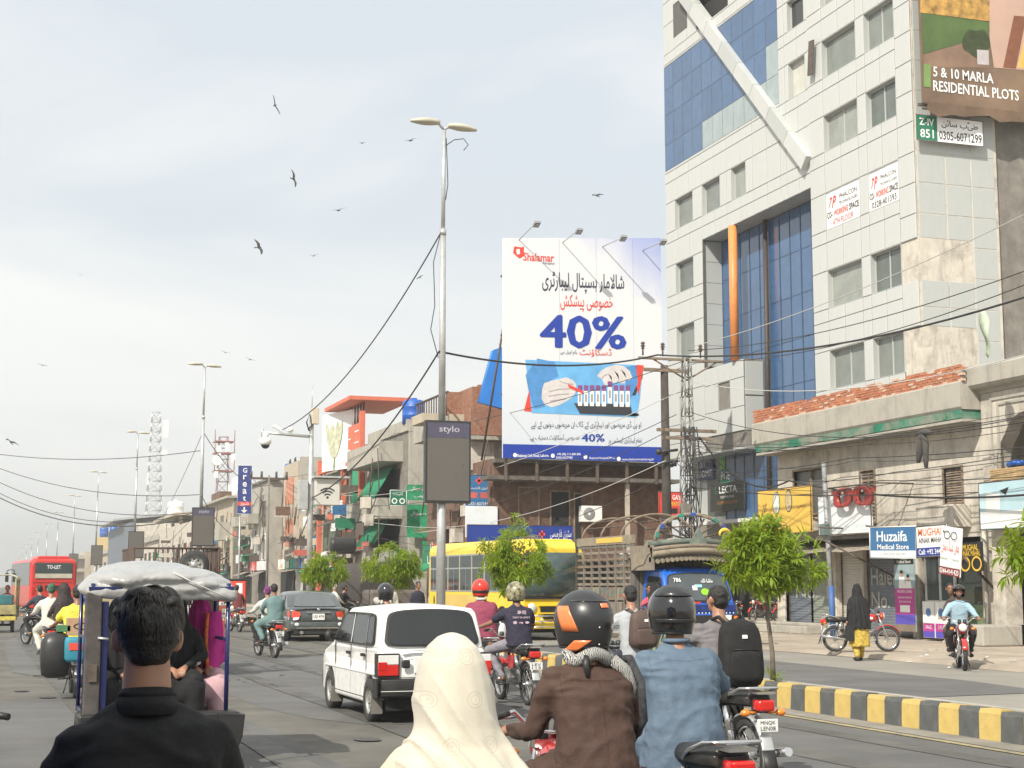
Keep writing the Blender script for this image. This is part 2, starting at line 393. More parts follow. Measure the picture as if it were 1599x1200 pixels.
# ------------------------------------------------------------------ median with painted kerb blocks
med = props(bpy.data.objects.new('median',None),kind='structure'); COL.objects.link(med)
def kerb_mesh(x0,x1,L=.372,H=.33):
    m = MB(); w = (x1 - x0)/2; pr = [(-w,0),(w,0),(w*.93,H*.86),(w*.7,H),(-w*.7,H),(-w*.93,H*.86)]
    m.prism(pr,-L/2,L/2,'XZ'); return m
km = kerb_mesh(10.2,10.4); ks = []
for k in range(4):
    m = kerb_mesh(10.2,10.4)
    m.v = [v + V((.010*noise.noise(v*9 + V((k,0,0))),0,.012*noise.noise(v*7 + V((k*5,0,0))))) for v in m.v]
    for nm, mt in (('y',M_yk),('b',M_bk)):
        me = m.mesh('kerb_block'); me.materials.append(mt); ks.append(me)
i = 0; y = 11.95
while y < 62:
    o = bpy.data.objects.new('kerb_block',ks[(i % 2) + 2*((i*7) % 4)]); link(o,med); o.location = (10.3 + rnd.uniform(-.008,.008),y,rnd.uniform(-.012,.004)); o.rotation_euler = (rnd.uniform(-.012,.012),0,rnd.uniform(-.01,.01))
    b = o.modifiers.new('b','BEVEL') if i < 0 else None
    i += 1; y += .377
fy = [MB(),MB()]
while y < 420: fy[i % 2].bx(10.3,y,.165,.2,.374,.33); i += 1; y += .377
y = 11.4
while y > 2: fy[(i) % 2].bx(10.3,y,.165,.2,.374,.33); i += 1; y -= .377
for m, mt in zip(fy,(M_yk,M_bk)): props(m.obj('kerb_run',mt,med),kind='stuff')
g = MB(); g.box((10.402,2,-.01),(10.53,420,.27)); g.obj('median_soil',M_soil,med)
g = MB(); g.box((10.532,2,0),(10.65,420,.315)); g.obj('median_back_kerb',M_conc,med)
# ------------------------------------------------------------------ tall clad office building
XT = 33.0
TB = thing('office_building','tall pale grey building clad in metal panels with blue glass and diagonal fin','building',(XT,49.2,0))
YN, YF = 49.2, 72.15
ROWS = [(9.69,11.33),(13.1,14.72),(16.45,18.05),(19.83,21.42),(23.05,24.72),(26.2,27.6),(29.5,31.1),(32.9,34.5)]
HT = 38.0
panes_n = [0]
# holes in the facade X=33 given as (y0,y1,z0,z1,kind)
holes = []
for z0, z1 in ROWS:
    holes += [(53.13,55.82,z0,z1,'w'),(50.3,52.48,z0,z1,'w')]
for z0, z1 in ROWS[4:]: holes += [(57.37,58.84,z0,z1,'s')]
for (a,b) in ((68.87,71.0),(65.8,67.78),(63.1,64.6)): holes.append((a,b,19.83,21.42,'t'))
holes += [(68.9,71.0,16.45,18.05,'t'),(68.9,71.0,13.1,14.72,'t')]
LOW = (57.05,67.85,5.0,18.62)
# cladding panels: rows every 1.185 m between floor joints, columns about 1.35 m
zj = [8.0]
while zj[-1] < HT - .1: zj.append(zj[-1] + (1.70 if len(zj) % 2 else 1.66))
def inside(y,z):
    for a, b, c, d, k in holes:
        if a < y < b and c < z < d: return True
    if LOW[0] < y < LOW[1] and LOW[2] < z < LOW[3]: return True
    return False
GU = [(59.75,72.15),(23.2,28.85)]   # upper flush glass
def cut_panels(ya,yb,cols,zlist,x):
    """split the wall into rectangles round the holes; every rectangle is one panel"""
    ys = sorted(set([ya,yb] + list(cols))); out = []
    for z0, z1 in zip(zlist,zlist[1:]):
        for y0, y1 in zip(ys,ys[1:]):
            out.append((y0,y1,z0,z1))
    return out
def subtract(rects,hole):
    a, b, c, d = hole; res = []
    for (y0,y1,z0,z1) in rects:
        if y1 <= a or y0 >= b or z1 <= c or z0 >= d: res.append((y0,y1,z0,z1)); continue
        if y0 < a: res.append((y0,a,z0,z1)); y0 = a
        if y1 > b: res.append((b,y1,z0,z1)); y1 = b
        if z0 < c: res.append((y0,y1,z0,c))
        if z1 > d: res.append((y0,y1,d,z1))
    return [r_ for r_ in res if r_[1] - r_[0] > .06 and r_[3] - r_[2] > .06]
# joints: a narrow sill band and a taller spandrel per storey; corner panels run every 1.2 m
zl2 = [8.0,8.75]
for z0, z1 in ROWS: zl2 += [z0 - .54,z0,z1]
zl2 = sorted(zl2 + [HT]); zc_ = [9.65 + 1.205*k for k in range(24) if 9.65 + 1.205*k < HT]
right = cut_panels(YN,50.3,[],zc_,XT) + cut_panels(50.3,57.05,[50.3,51.4,52.48,53.13,54.5,55.82],[z for z in zl2 if z > 9.1],XT)
mid = cut_panels(57.05,YF,[58.1,59.2,59.75,61.0,62.4,63.7,65.1,66.5,67.85,69.3,70.7],zl2,XT)
for h in holes:
    right = subtract(right,h[:4]); mid = subtract(mid,h[:4])
mid = subtract(mid,LOW); mid = subtract(mid,(59.75,YF,23.2,28.85)); mid = subtract(mid,(67.85,YF,-1,8.0)); mid = subtract(mid,(64.6,68.1,29.6,31.6)); mid = subtract(mid,(69.2,70.9,30.1,31.9))
bare = [(YN,50.3,13.1,14.72),(YN,50.3,9.69 - .4,11.33)]
for h in bare: right = subtract(right,h)
pcache = {}
def panel(y0,y1,z0,z1,x,mt,nrm='X',g=.012,dep=.04):
    w, h = round(y1 - y0 - 4*g,3), round(z1 - z0 - 2*g,3)
    key = (w,h,nrm,mt.name)
    if key not in pcache:
        m = MB(); c = .012
        def ring(i,d): 
            return [(-w/2 + i,-h/2 + i,d),(w/2 - i,-h/2 + i,d),(w/2 - i,h/2 - i,d),(-w/2 + i,h/2 - i,d)]
        def tr(p): return (-p[2],p[0],p[1]) if nrm == 'X' else (p[0],-p[2],p[1])
        m.loft([[tr(p) for p in ring(0,0)],[tr(p) for p in ring(0,dep - c)],[tr(p) for p in ring(c,dep)]],cap=True,smooth=False)
        me = m.mesh('cladding_panel'); me.materials.append(mt); pcache[key] = me
    o = bpy.data.objects.new('cladding_panel',pcache[key]); link(o,TB)
    c0 = V((x,(y0 + y1)/2,(z0 + z1)/2)) if nrm == 'X' else V(((y0 + y1)/2,x,(z0 + z1)/2))
    o.location = c0 - V(TB.location); o.rotation_euler = (0,rnd.uniform(-.004,.004),rnd.uniform(-.004,.004)) if nrm == 'X' else (rnd.uniform(-.004,.004),0,rnd.uniform(-.004,.004))
allp = [(p,XT - .06) for p in right] + [(p,XT) for p in mid]
for (p,x) in allp: panel(p[0],p[1],p[2],p[3],x,M_clad)
# near side face (Y = 49.2), panels 1.25 wide
side = []
for z0, z1 in zip(zc_,zc_[1:]):
    for x0, x1 in ((33.0,34.25),(34.25,35.4),(35.4,36.5)):
        side.append((x0,x1,z0,z1))
bs = [(33.0,35.4,13.1,14.72),(33.0,36.5,8,9.8),(33.0,35.4,9.6,11.33)]
for h in bs: side = subtract(side,h)
for p in side: panel(p[0],p[1],p[2],p[3],YN,M_clad2,'Y')
# core walls behind the panels, with real window holes
core = MB()
def wallrects(y0,y1,z0,z1,hs):
    r_ = [(y0,y1,z0,z1)]
    for h in hs: r_ = subtract(r_,h)
    return r_
hs = [h[:4] for h in holes] + [LOW,(64.6,68.1,29.6,31.6)]
for (a,b,c,d) in wallrects(YN + .2,YF,8.0,HT,hs): core.box((XT + .002,a,c),(XT + .16,b,d))
core.obj('wall',pm('joint_dark',(.10,.10,.095),.8),TB)
c2 = MB()
c2.box((XT - .04,YN - .03,9.3),(XT - .002,50.3,15.0)); c2.box((XT - .03,YN - .028,4),(36.6,YN + .2,HT)); c2.obj('bare_concrete_wall',M_plas,TB)
c3 = MB()     # the raw end wall and body behind
c3.box((36.6,YN + .1,0),(52,YF,HT - 3)); c3.box((XT + 1.7,YN + .3,0),(36.6,YF - .2,HT - .3)); c3.box((XT + .16,YN + .2,HT - .3),(36.6,YF,HT)); 
c3.box((XT + .17,YF - .3,8),(36.6,YF,HT)); c3.obj('building_core',M_concd,TB)
# floors seen through the windows
fl = MB()
for z0, z1 in ROWS: fl.box((XT + .17,YN + .2,z0 - .35),(XT + 1.7,57.0,z0 - .15)); fl.box((XT + .17,57.0,z0 - .35),(XT + 1.7,YF - .3,z0 - .15)) if z0 > 19 else None
for yy in (52.8,56.4): fl.box((XT + .17,yy - .1,8),(XT + 1.7,yy + .1,HT - .3))
fl.obj('floor_slab',M_cream,TB)
# windows: reveal frame and glass
M_cur = pm('pale_curtain',(.52,.52,.46),.8,var=.12,scale=2)
def window(y0,y1,z0,z1,x,gl,mull=True,depth=.22,par=None,fm=None):
    f = MB(); t = .045
    xx = x + depth
    f.box((x - .03,y0,z1 - .02),(xx,y1,z1)); f.box((x - .03,y0,z0),(xx,y1,z0 + .02)); f.box((x - .03,y0,z0 + .02),(xx,y0 + .02,z1 - .02)); f.box((x - .03,y1 - .02,z0 + .02),(xx,y1,z1 - .02))
    f.box((xx - .05,y0 + .02,z0 + .02),(xx,y0 + .02 + t,z1 - .02)); f.box((xx - .05,y1 - .02 - t,z0 + .02),(xx,y1 - .02,z1 - .02))
    f.box((xx - .05,y0 + .02 + t,z1 - .02 - t),(xx,y1 - .02 - t,z1 - .02)); f.box((xx - .05,y0 + .02 + t,z0 + .02),(xx,y1 - .02 - t,z0 + .02 + t))
    if mull: f.box((xx - .055,(y0 + y1)/2 - .03,z0 + .07),(xx + .005,(y0 + y1)/2 + .03,z1 - .07))
    w = f.obj('window',fm or M_clad2,TB)
    p = MB(); p.face([(xx - .02,y0 + .06,z0 + .06),(xx - .02,y1 - .06,z0 + .06),(xx - .02,y1 - .06,z1 - .06),(xx - .02,y0 + .06,z1 - .06)])
    w.location = V(); q = p.obj('pane',gl,None); q.location = -V(TB.location); q.parent = w; return w
gls = [M_glassg,M_glassg,glassy('grey_glass_light',(.27,.29,.26),.14,.5,.15),glassy('grey_glass_dark',(.12,.14,.13),.1,.5,.15)]
for i, h in enumerate(holes):
    x = XT - .06 if h[0] < 57 else XT
    gl = gls[(i*5) % 4] if h[4] != 's' else (M_glassd if h[2] > 25.5 else M_cur)
    window(h[0],h[1],h[2],h[3],x,gl,mull=(h[4] == 'w' and (i % 3 != 2)))
# low recessed glazing with its orange column
lw = MB(); y0, y1, z0, z1 = LOW; XG = XT + 1.05
lw.box((XT - .01,y0 - .0,z1 - .001),(XG,y1,z1 + .25)); lw.obj('recess_soffit',M_clad2,TB)
for kx in range(0,1):
    lw = MB()
    for zz in [12.3 + 1.05*k for k in range(6)]: lw.box((XT + .17,67.842,zz),(XG,67.94,min(zz + 1.03,18.6)))
    lw.obj('recess_side',M_clad2,TB)
nc = 11; wz = [4.6,6.6,8.6,10.6,12.6,14.6,16.6,18.6]
fr = MB()
for i in range(nc + 1):
    y = y0 + (y1 - y0)*i/nc; fr.box((XG - .03,y - .018,4.6),(XG + .03,y + .018,18.6))
fr.obj('mullion_frame',pm('blue_grey_mullion',(.05,.09,.15),.4,var=.1),TB)
def pane_obj(pts,mt,par=TB,name='glass_pane'):
    m = MB(); m.face(pts); return m.obj(name,mt,par)
M_pane2 = glassy('blue_curtain_glass_b',(.042,.10,.21),.09,.8,var=.1); M_pane3 = glassy('blue_curtain_glass_c',(.052,.115,.235),.06,.8,var=.1)
for i in range(nc):
    a, b = y0 + (y1 - y0)*i/nc + .02, y0 + (y1 - y0)*(i + 1)/nc - .02
    for j in range(len(wz) - 1):
        x = XG; e = rnd.uniform(-.0035,.0035)
        pane_obj([(x + e,a,wz[j]),(x - e,b,wz[j]),(x - e,b,wz[j + 1] - .025),(x + e,a,wz[j + 1] - .025)],rnd.choice([M_pane,M_pane,M_pane2,M_pane3]))
bk = MB(); bk.box((XG + .05,y0,4.6),(XG + .3,y1,18.7)); bk.obj('shade_wall',pm('dark_blue_blind',(.02,.04,.08),.8,var=.2),TB)
oc = MB(); oc.cyl((XT - .02,64.55,12.1),(XT - .02,64.55,18.6),.21,n=24); oc.obj('orange_column',M_orange,TB)
br = MB(); br.cyl((XT + .80,63.0,4),(XT + .88,63.0,18.6),.11,n=16); br.obj('brown_reflection_strip',pm('brown_reflection_colour',(.05,.035,.03),.6),TB)  # brown band reflected in the glazing, modelled as a thin dark coloured strip
# clad block under the orange column: the lower left volume steps out
lb = MB(); lb.box((XT + .02,63.7,8.0),(XT + 1.1,YF,12.1)); lb.obj('lower_block',M_concd,TB)
for (a,b) in ((63.7,65.1),(65.1,66.4),(66.4,67.85)):
    for (c,d) in ((8.75,9.9),(11.25,12.1)): panel(a,b,c,d,XT + .0,M_clad)
    if a != 65.1: panel(a,b,9.9,11.25,XT,M_clad)
window(65.1,66.4,9.9,11.25,XT,gls[3],False,.16)
for zc in (8.75,10.4): panel(XT + .02,XT + 1.0,zc,zc + (1.6),63.7,M_clad2,'Y')
window(69.2,70.6,9.4,11.1,XT - .08,gls[3],False,.1)
# lower storeys under the overhang
XL = XT + 1.3
lo = MB(); lo.box((XL,57.0,0),(XL + .3,YF,8.0)); lo.obj('lower_wall',M_clad2,TB)
lo = MB(); lo.box((XT + .0,63.6,7.9),(XL,YF,8.0)); lo.obj('overhang_soffit',M_clad2,TB)
lo = MB(); lo.box((XT + .3,62.5,4.55),(XL,YF,4.72)); lo.obj('canopy_ledge',M_white,TB)
pane_obj([(XL - .02,64.5,5.0),(XL - .02,70.4,5.0),(XL - .02,70.4,7.6),(XL - .02,64.5,7.6)],glassy('grey_shop_glass',(.09,.1,.1),.15,.5,.2))
sf = MB()
for k in range(6): sf.box((XL - .05,57.5 + k*2.4,.1),(XL - .01,59.7 + k*2.4,3.2))
sf.obj('shopfront',M_dark,TB)
# upper flush glass curtain
gx = XT - .02
def clip_tri(): pass
cols = [59.75 + (72.15 - 59.75)*k/11 for k in range(12)]; gz = [23.2,24.6,26.2,27.6,28.85]
for i in range(11):
    for j in range(4):
        a, b = cols[i] + .012, cols[i + 1] - .012; x = gx + rnd.uniform(-.002,.002); e = rnd.uniform(-.0022,.0022)
        mt = rnd.choice([M_pane,M_pane3,M_pane2])
        if j == 0 and 1 <= i <= 6: mt = M_paneg
        if j <= 1 and i == 0: mt = M_paneg
        pane_obj([(x + e,a,gz[j] + .012),(x - e,b,gz[j] + .012),(x - e,b,gz[j + 1] - .012),(x + e,a,gz[j + 1] - .012)],mt)
bk = MB(); bk.box((XT - .003,59.76,23.21),(XT + .001,YF - .01,28.84)); bk.obj('glass_backing',pm('mullion_silver',(.25,.3,.33),.5,var=.05),TB)
pane_obj([(XT + .06,69.25,30.15),(XT + .06,70.85,30.15),(XT + .06,70.85,31.9)],M_pane)
vd = MB(); vd.box((XT + .5,64.0,29.0),(XT + .6,68.6,32)); vd.obj('dark_opening',M_dark,TB)
# the long diagonal fin
A = V((XT - .22,69.6,32.2)); B = V((XT - .22,57.1,19.7)); d = (B - A); L = d.length; d.normalize()
nrm = V((0,-d.z,d.y)); fn = MB(); nseg = 8
for k in range(nseg):
    p0 = A + d*(L*k/nseg + .012); p1 = A + d*(L*(k + 1)/nseg - .012); w = .33
    ring = lambda p: [p + nrm*w + V((-.14,0,0)),p + nrm*w + V((.36,0,0)),p - nrm*w + V((.36,0,0)),p - nrm*w + V((-.14,0,0))]
    f1 = MB(); f1.loft([ring(p0),ring(p1)],smooth=False); f1.obj('fin_panel',M_clad if k % 3 else M_clad2,TB)
# door-like vent flap hanging from the top-left window
fx = MB(); fx.box((XT - .34,56.15,23.4),(XT - .28,56.55,24.9),Matrix.Rotation(.12,3,'X')); fx.obj('hanging_flap',M_iron,TB)

# banners in two windows
def yz(y,z,x): return V((x,y,z))
RT = V((0,-1,0)); UP = V((0,0,1))
for (a,b,last) in ((53.13,55.82,'4TH FLOOR'),(50.3,52.48,'0328-401393')):
    O = V((XT - .075,(a + b)/2,17.25)); w = b - a
    T = board('banner','white co-working space banner reading ' + last + ' in a building window','banner',O,RT,UP,w*.98,1.58,.01,M_wht,slack=.03)
    text('PHALCON',M_bprint,T,O,RT,UP,.3,w*.16,.42,w=w*.5,name='lettering')
    text('TECHNOLOGIES',M_bprint,T,O,RT,UP,.2,w*.16,.14,w=w*.55,name='lettering')
    text('P',M_red,T,O,RT,UP,.5,-w*.26,.3,w=w*.13,h=.5,shear=.4,bold=.02)
    text('7',M_red,T,O,RT,UP,.5,-w*.36,.32,w=w*.11,h=.42,shear=.4,bold=.01)
    text('CO-',M_bprint,T,O,RT,UP,.3,-w*.39,-.2,w=w*.16,h=.27,bold=.01)
    text('WORKING',M_red,T,O,RT,UP,.3,-w*.06,-.2,w=w*.42,h=.27,bold=.01)
    text('SPACE',M_bprint,T,O,RT,UP,.3,w*.32,-.2,w=w*.28,h=.27,bold=.01)
    text(last,M_bprint if last[0] == '0' else M_red,T,O,RT,UP,.3,0,-.58,w=w*(.8 if last[0] == '0' else .6),h=.26)
# big property hoarding on the near side face and number sign
M_green2 = pm('sign_green',(.015,.17,.09),.5,var=.04)
YB = 48.35
a = P(1441,160,Y=YB); xr = 47.0
HB = thing('hoarding','large hoarding with dusk garden picture offering residential plots on the tall building','billboard',(a.x,YB,a.z))
M_hb = pm('hoarding_brown',(.17,.11,.07),.55,var=.35,scale=.5,dirt=.4,dcol=(.3,.2,.1),dscale=.4)
m = MB(); zt = 36
m.box((a.x,YB,a.z),(xr,YB + .08,zt)); m.obj('panel',M_hb,HB)
def hb(x,y): q = P(x,y,Y=YB); return (q.x,q.z)
def hbs(pix,mt,lift=.01,name='print'):
    m = MB(); m.face([(hb(x,y)[0],YB - lift,hb(x,y)[1]) for x,y in pix]); return m.obj(name,mt,HB)
hbs([(1441,-60),(1436,20),(1545,35),(1545,-60)],pm('print_gold_foliage',(.45,.26,.06),.6,var=.6,scale=2.5,dirt=.6,dcol=(.08,.06,.02),dscale=2),.008)
hbs([(1439,20),(1441,85),(1500,68),(1545,60),(1545,34)],pm('print_lawn',(.07,.12,.03),.6,var=.3,scale=.8),.008)
hbs([(1442,86),(1443,106),(1545,106),(1545,61),(1500,69)],pm('print_path',(.24,.15,.10),.6,var=.25,scale=.8),.008)
hbs([(1545,-60),(1545,60),(1552,106),(1700,118),(1700,-60)],pm('print_wall_peach',(.50,.33,.26),.6,var=.15,scale=.3),.010)
hbs([(1566,106),(1583,25),(1700,32),(1700,46),(1600,38),(1586,108)],pm('print_brown_frame',(.2,.07,.03),.6,var=.15),.014)
hbs([(1588,106),(1600,60),(1700,60),(1700,112)],pm('print_glow',(.75,.42,.10),.6,var=.2),.016)
bush = [(1503 + 5*math.cos(t)*4.4 + 21,67 + 20*math.sin(t)*(1.05 + .15*math.sin(5*t))) for t in [2*PI*k/24 for k in range(24)]]
hbs(bush,pm('print_bush',(.035,.05,.012),.6,var=.4,scale=4),.014)
hbs([(1525,78),(1543,79),(1544,102),(1526,101)],pm('print_board',(.45,.42,.42),.6),.018)
hbs([(1442,100),(1453,102),(1453,137),(1442,136)],pm('print_lime',(.17,.28,.08),.6),.018)
E1 = hb(1457,112); E2 = hb(1551,124); s_ = E2[0] - E1[0]
text('5 & 10 MARLA',M_wht,HB,(hb(1457,118)[0],YB,hb(1457,112)[1]),(1,0,0),(0,0,1),.6,0,0,bold=.03,w=s_,h=.40,lift=.02,align='LEFT')
text('RESIDENTIAL PLOTS',M_wht,HB,(hb(1457,138)[0],YB,hb(1457,134)[1]),(1,0,0),(0,0,1),.6,0,0,bold=.03,w=hb(1590,150)[0] - hb(1457,150)[0],h=.42,lift=.02,align='LEFT')
m = MB(); m.box((a.x - .1,YB + .1,a.z - .1),(xr,YB + .2,a.z)); 
for k in range(10):
    x = a.x + .8 + k*.9; m.cyl((x,YB + .2,a.z + .15),(x + .1,YN + .1,a.z + .05),.04,n=5); m.cyl((x,YB + .2,a.z),(x,YB + .2,zt),.04,n=5)
m.cyl((a.x + .3,YB + .5,a.z - .05),(xr,YB + .5,a.z - .1),.05,n=5); pass
m.obj('support_frame',M_iron,HB)
m = MB(); n = 26; A_ = []; B_ = []
for k in range(n + 1):
    x = a.x + .2 + (xr - a.x)*k/n; A_.append((x,YB - .02,a.z + .05)); B_.append((x,YB + .05 + .1*math.sin(k*2.1),a.z - .25 - .22*abs(noise.noise(V((k*.6,0,0))))*2))
m.loft([A_,B_],closed=False); m.obj('loose_skirt',M_hb,HB)
Y2 = 48.85; c = (P(1431,180,Y=Y2) + P(1535,228,Y=Y2))/2; w = P(1535,205,Y=Y2).x - P(1431,205,Y=Y2).x; RX = V((1,0,0))
h = 1.0
SG = board('number_sign','green and white sign with phone number under the residential plots hoarding','sign',c,RX,UP,w,h,.05,M_wht,M_iron)
flat(rect(-w/2 + .02,-h/2 + .02,-w*.19,h/2 - .02),M_green2,SG,c,RX,UP)
text('Z-IV',M_wht,SG,c,RX,UP,.3,-w*.345,.24,w=w*.22,h=.28,bold=.015,lift=.008)
text('851',M_wht,SG,c,RX,UP,.3,-w*.345,-.22,w=w*.2,h=.34,bold=.015,lift=.008)
text('طیّب سائن',M_bprint,SG,c,RX,UP,.3,w*.15,.24,w=w*.55,h=.34,bold=.012,rtl=True)
text('0305-6071299',M_bprint,SG,c,RX,UP,.3,w*.155,-.22,w=w*.64,h=.36,bold=.012)
# signs on the lower left block
XS = XT + 1.2
def psign(x0,y0,x1,y1,X): a_ = P(x0,y0,X=X); b_ = P(x1,y1,X=X); return (a_ + b_)/2, abs(a_.y - b_.y), abs(a_.z - b_.z)
c, w, h = psign(1124,706,1155,744,XS)
S = board('shop_sign','bright lime green banner above the dark electronics shop sign','sign',c,RT,UP,w,h*1.1,.04,pm('lime_banner',(.22,.62,.03),.5,var=.05))
text('coindive',M_green2,S,c,RT,UP,.4,0,h*.32,w=w*.9)
c, w, h = psign(1090,713,1114,748,XS)
S = board('poster','small navy poster with white lettering on grey shop window','poster',c,RT,UP,w,h,.02,pm('navy_poster',(.02,.05,.16),.5,var=.3,scale=4))
text('5',M_wht,S,c,RT,UP,.5,-w*.3,h*.2,h=.5,bold=.02); text('PAYOL',M_wht,S,c,RT,UP,.3,w*.12,h*.25,w=w*.5); text('ADMIT',M_wht,S,c,RT,UP,.3,0,-h*.25,w=w*.85,bold=.01)
c, w, h = psign(1124,733,1142,757,XS - .15)
S = board('shop_sign','small dark green square sign lettered PGE','sign',c,RT,UP,w,h,.04,M_green2)
text('PGE',M_wht,S,c,RT,UP,.4,0,0.05,w=w*.8,bold=.01)
c, w, h = psign(1109,758,1163,795,XS - .3)
S = board('shop_sign','black electronics shop sign with white lettering above the canopy ledge','sign',c,RT,UP,w,h,.08,pm('sign_black',(.03,.035,.03),.5,var=.1),M_iron)
text('E',M_green2,S,c,RT,UP,.5,-w*.33,h*.27,h=h*.26,bold=.02); text('LECTA',M_wht,S,c,RT,UP,.5,w*.03,h*.27,w=w*.52,h=h*.26,bold=.03)
text('THE POWER OF LIFE',M_wht,S,c,RT,UP,.2,0,0,w=w*.4); text('A COMPLETE SOLUTION',pm('orange_print',(.6,.2,.03),.5,var=0),S,c,RT,UP,.2,0,-h*.2,w=w*.6)
# ------------------------------------------------------------------ old two-storey shop building (brick parapet)
XW, XP = 25.5, 24.7
OB = thing('shop_building','old plastered two storey shop building with red brick parapet and green cornice band','building',(XW,41,0))
y0, y1 = 35.3, 46.9
m = MB()
wh = [(45.6,42.1,3.9,5.65),(39.85,38.95,3.3,5.6),(37.9,36.85,4.15,5.6)]   # upper window openings (far y, near y)
def pz(x,y,X=XW): q = P(x,y,X=X); return q.y, q.z
def op(x0,yt,x1,yb,X=XW):
    a, b = pz(x0,yt,X), pz(x1,yb,X); return (min(a[0],b[0]),max(a[0],b[0]),min(a[1],b[1]),max(a[1],b[1]))
W1 = op(1240,738,1291,800); W2 = op(1344,737,1368,815); W3 = op(1474,733,1504,785)
SH = [op(1235,850,1300,974),op(1316,866,1342,980),op(1344,866,1404,998),op(1452,880,1512,992)]
SH = [(a,b,.14,3.0) for a,b,c,d in SH]; SH[3] = (35.62,38.6,.14,2.95); SH[2] = (38.95,41.55,.14,2.75); SH[1] = (41.75,43.1,.14,2.75); SH[0] = (43.5,46.5,.14,2.8)
rects = [(y0,y1,.1,6.4)]
for h in [W1,W2,W3] + SH: rects = subtract(rects,h)
for a, b, c, d in rects: m.box((XW,a,c),(XW + .28,b,d))
m.obj('wall',M_plas,OB)
m = MB(); m.box((XW + 1.6,y0,.1),(33,y1,6.9)); m.box((XW + .28,y0,6.4),(XW + 1.6,y1,6.9)); m.box((XW + .281,y0 + .01,3.0),(XW + 1.6,y1 - .01,3.2)); m.box((XW + .28,y0 + .0,.1),(XW + 1.6,y0 + .15,6.4)); m.box((XW + .28,y1 - .15,.1),(XW + 1.6,y1,6.4)); m.obj('building_core',M_plas,OB)
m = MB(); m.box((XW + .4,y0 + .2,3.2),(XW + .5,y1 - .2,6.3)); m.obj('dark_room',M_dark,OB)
# parapet: projecting concrete beam, green cornice band, red brick on top
m = MB(); m.prism([(XP,6.42),(XP + .05,6.35),(XW + .3,6.35),(XW + .3,7.1),(XP + .03,7.12),(XP,7.08)],y0 - .15,y1 + .3,'XZ'); m.obj('parapet_beam',M_conc,OB)
M_gband = pm('green_cornice_paint',(.02,.20,.12),.85,var=.3,scale=1.5,dirt=.95,dcol=(.3,.28,.24),dscale=.8,dlow=.43)
m = MB(); m.prism([(XP + .12,6.10),(XW + .0,6.08),(XW,6.34),(XP + .02,6.34),(XP + .05,6.12)],y0 - .1,y1 + .1,'XZ'); m.obj('cornice_band',M_gband,OB)
m = MB(); m.box((XP + .06,y0 - .1,6.02),(XW,y1 + .12,6.095)); m.obj('cornice_lip',M_conc,OB)
bm_ = []
for k in range(5):
    q = MB(); q.bx(0,0,0,.11,.222,.066); q.v = [v + V([noise.noise(v*30 + V((k*3,i,0)))*.012 for i in range(3)]) for v in q.v]; me = q.mesh('brick'); me.materials.append(pm('brick_red_%d' % k,[(.42,.15,.075),(.36,.12,.06),(.48,.19,.10),(.38,.16,.09),(.55,.38,.28)][k],.9,var=.25,scale=9,bump=.3,dirt=.35,dcol=(.45,.36,.28),dscale=6)); bm_.append(me)
nb = 0; far = MB()
for row in range(6):
    y = y0 - .1 + (row % 2)*.12; z = 7.15 + row*.078
    while y < y1 + .2:
        if row == 5 and noise.noise(V((y*1.3,3,1))) > .12: y += .235; continue
        if nb < 288:
            o = bpy.data.objects.new('brick',rnd.choice(bm_)); link(o,OB); o.location = V((XP + .1 + rnd.uniform(-.012,.008),y,z)) - V(OB.location); o.rotation_euler = (0,0,rnd.uniform(-.03,.03)); nb += 1
        else: far.bx(XP + .1,y,z,.11,.222,.066)
        y += .235
props(far.obj('brickwork',bm_[0].materials[0],OB),kind='stuff')
m = MB(); m.box((XP + .075,y0 - .15,7.1),(XP + .16,y1 + .25,7.5)); m.box((XP + .2,y0 - .1,7.05),(XP + .35,y1 + .2,7.52)); m.obj('mortar_bed',M_mort,OB)
# windows upstairs
def owin(h,mt,panes=2,louvre=False,X=XW):
    a, b, c, d = h; f = MB(); t = .06
    f.box((X - .04,a - t,c - t),(X + .12,a,d + t)); f.box((X - .04,b,c - t),(X + .12,b + t,d + t)); f.box((X - .04,a,d),(X + .12,b,d + t)); f.box((X - .06,a - .05,c - t),(X + .12,b + .05,c))
    for k in range(1,panes): y = a + (b - a)*k/panes; f.box((X + .02,y - .035,c),(X + .12,y + .035,d))
    w = f.obj('window',M_wood,OB)
    p = MB(); p.face([(X + .09,a,c),(X + .09,b,c),(X + .09,b,d),(X + .09,a,d)]); w0 = p.obj('pane',mt,None); w0.location = -V(OB.location); w0.parent = w
    if louvre:
        q = MB(); n = 14
        for k in range(n): z = c + (d - c)*(k + .5)/n; q.bx(X + .05,(a + b)/2,z,.02,b - a - .04,(d - c)/n*.95,Matrix.Rotation(.5,3,'Y'))
        w1 = q.obj('louvre',M_wood,None); w1.location = -V(OB.location); w1.parent = w
owin(W1,glassy('dusty_glass',(.10,.095,.085),.3,.4,.2),2); owin(W2,M_dark,2,True); owin(W3,pm('grey_shutter',(.24,.21,.18),.8,var=.2),1,True)
# cooler box, ledges
m = MB(); m.bx(XW - .3,(W3[0] + W3[1])/2 + .1,W3[2] - .38,.6,1.75,.62); m.obj('hanging_cooler_box',M_plas,OB,bevel=.02)
m = MB(); m.box((XW - .9,38.7,3.02),(XW,47.0,3.14)); m.obj('shop_ledge',M_concd,OB)
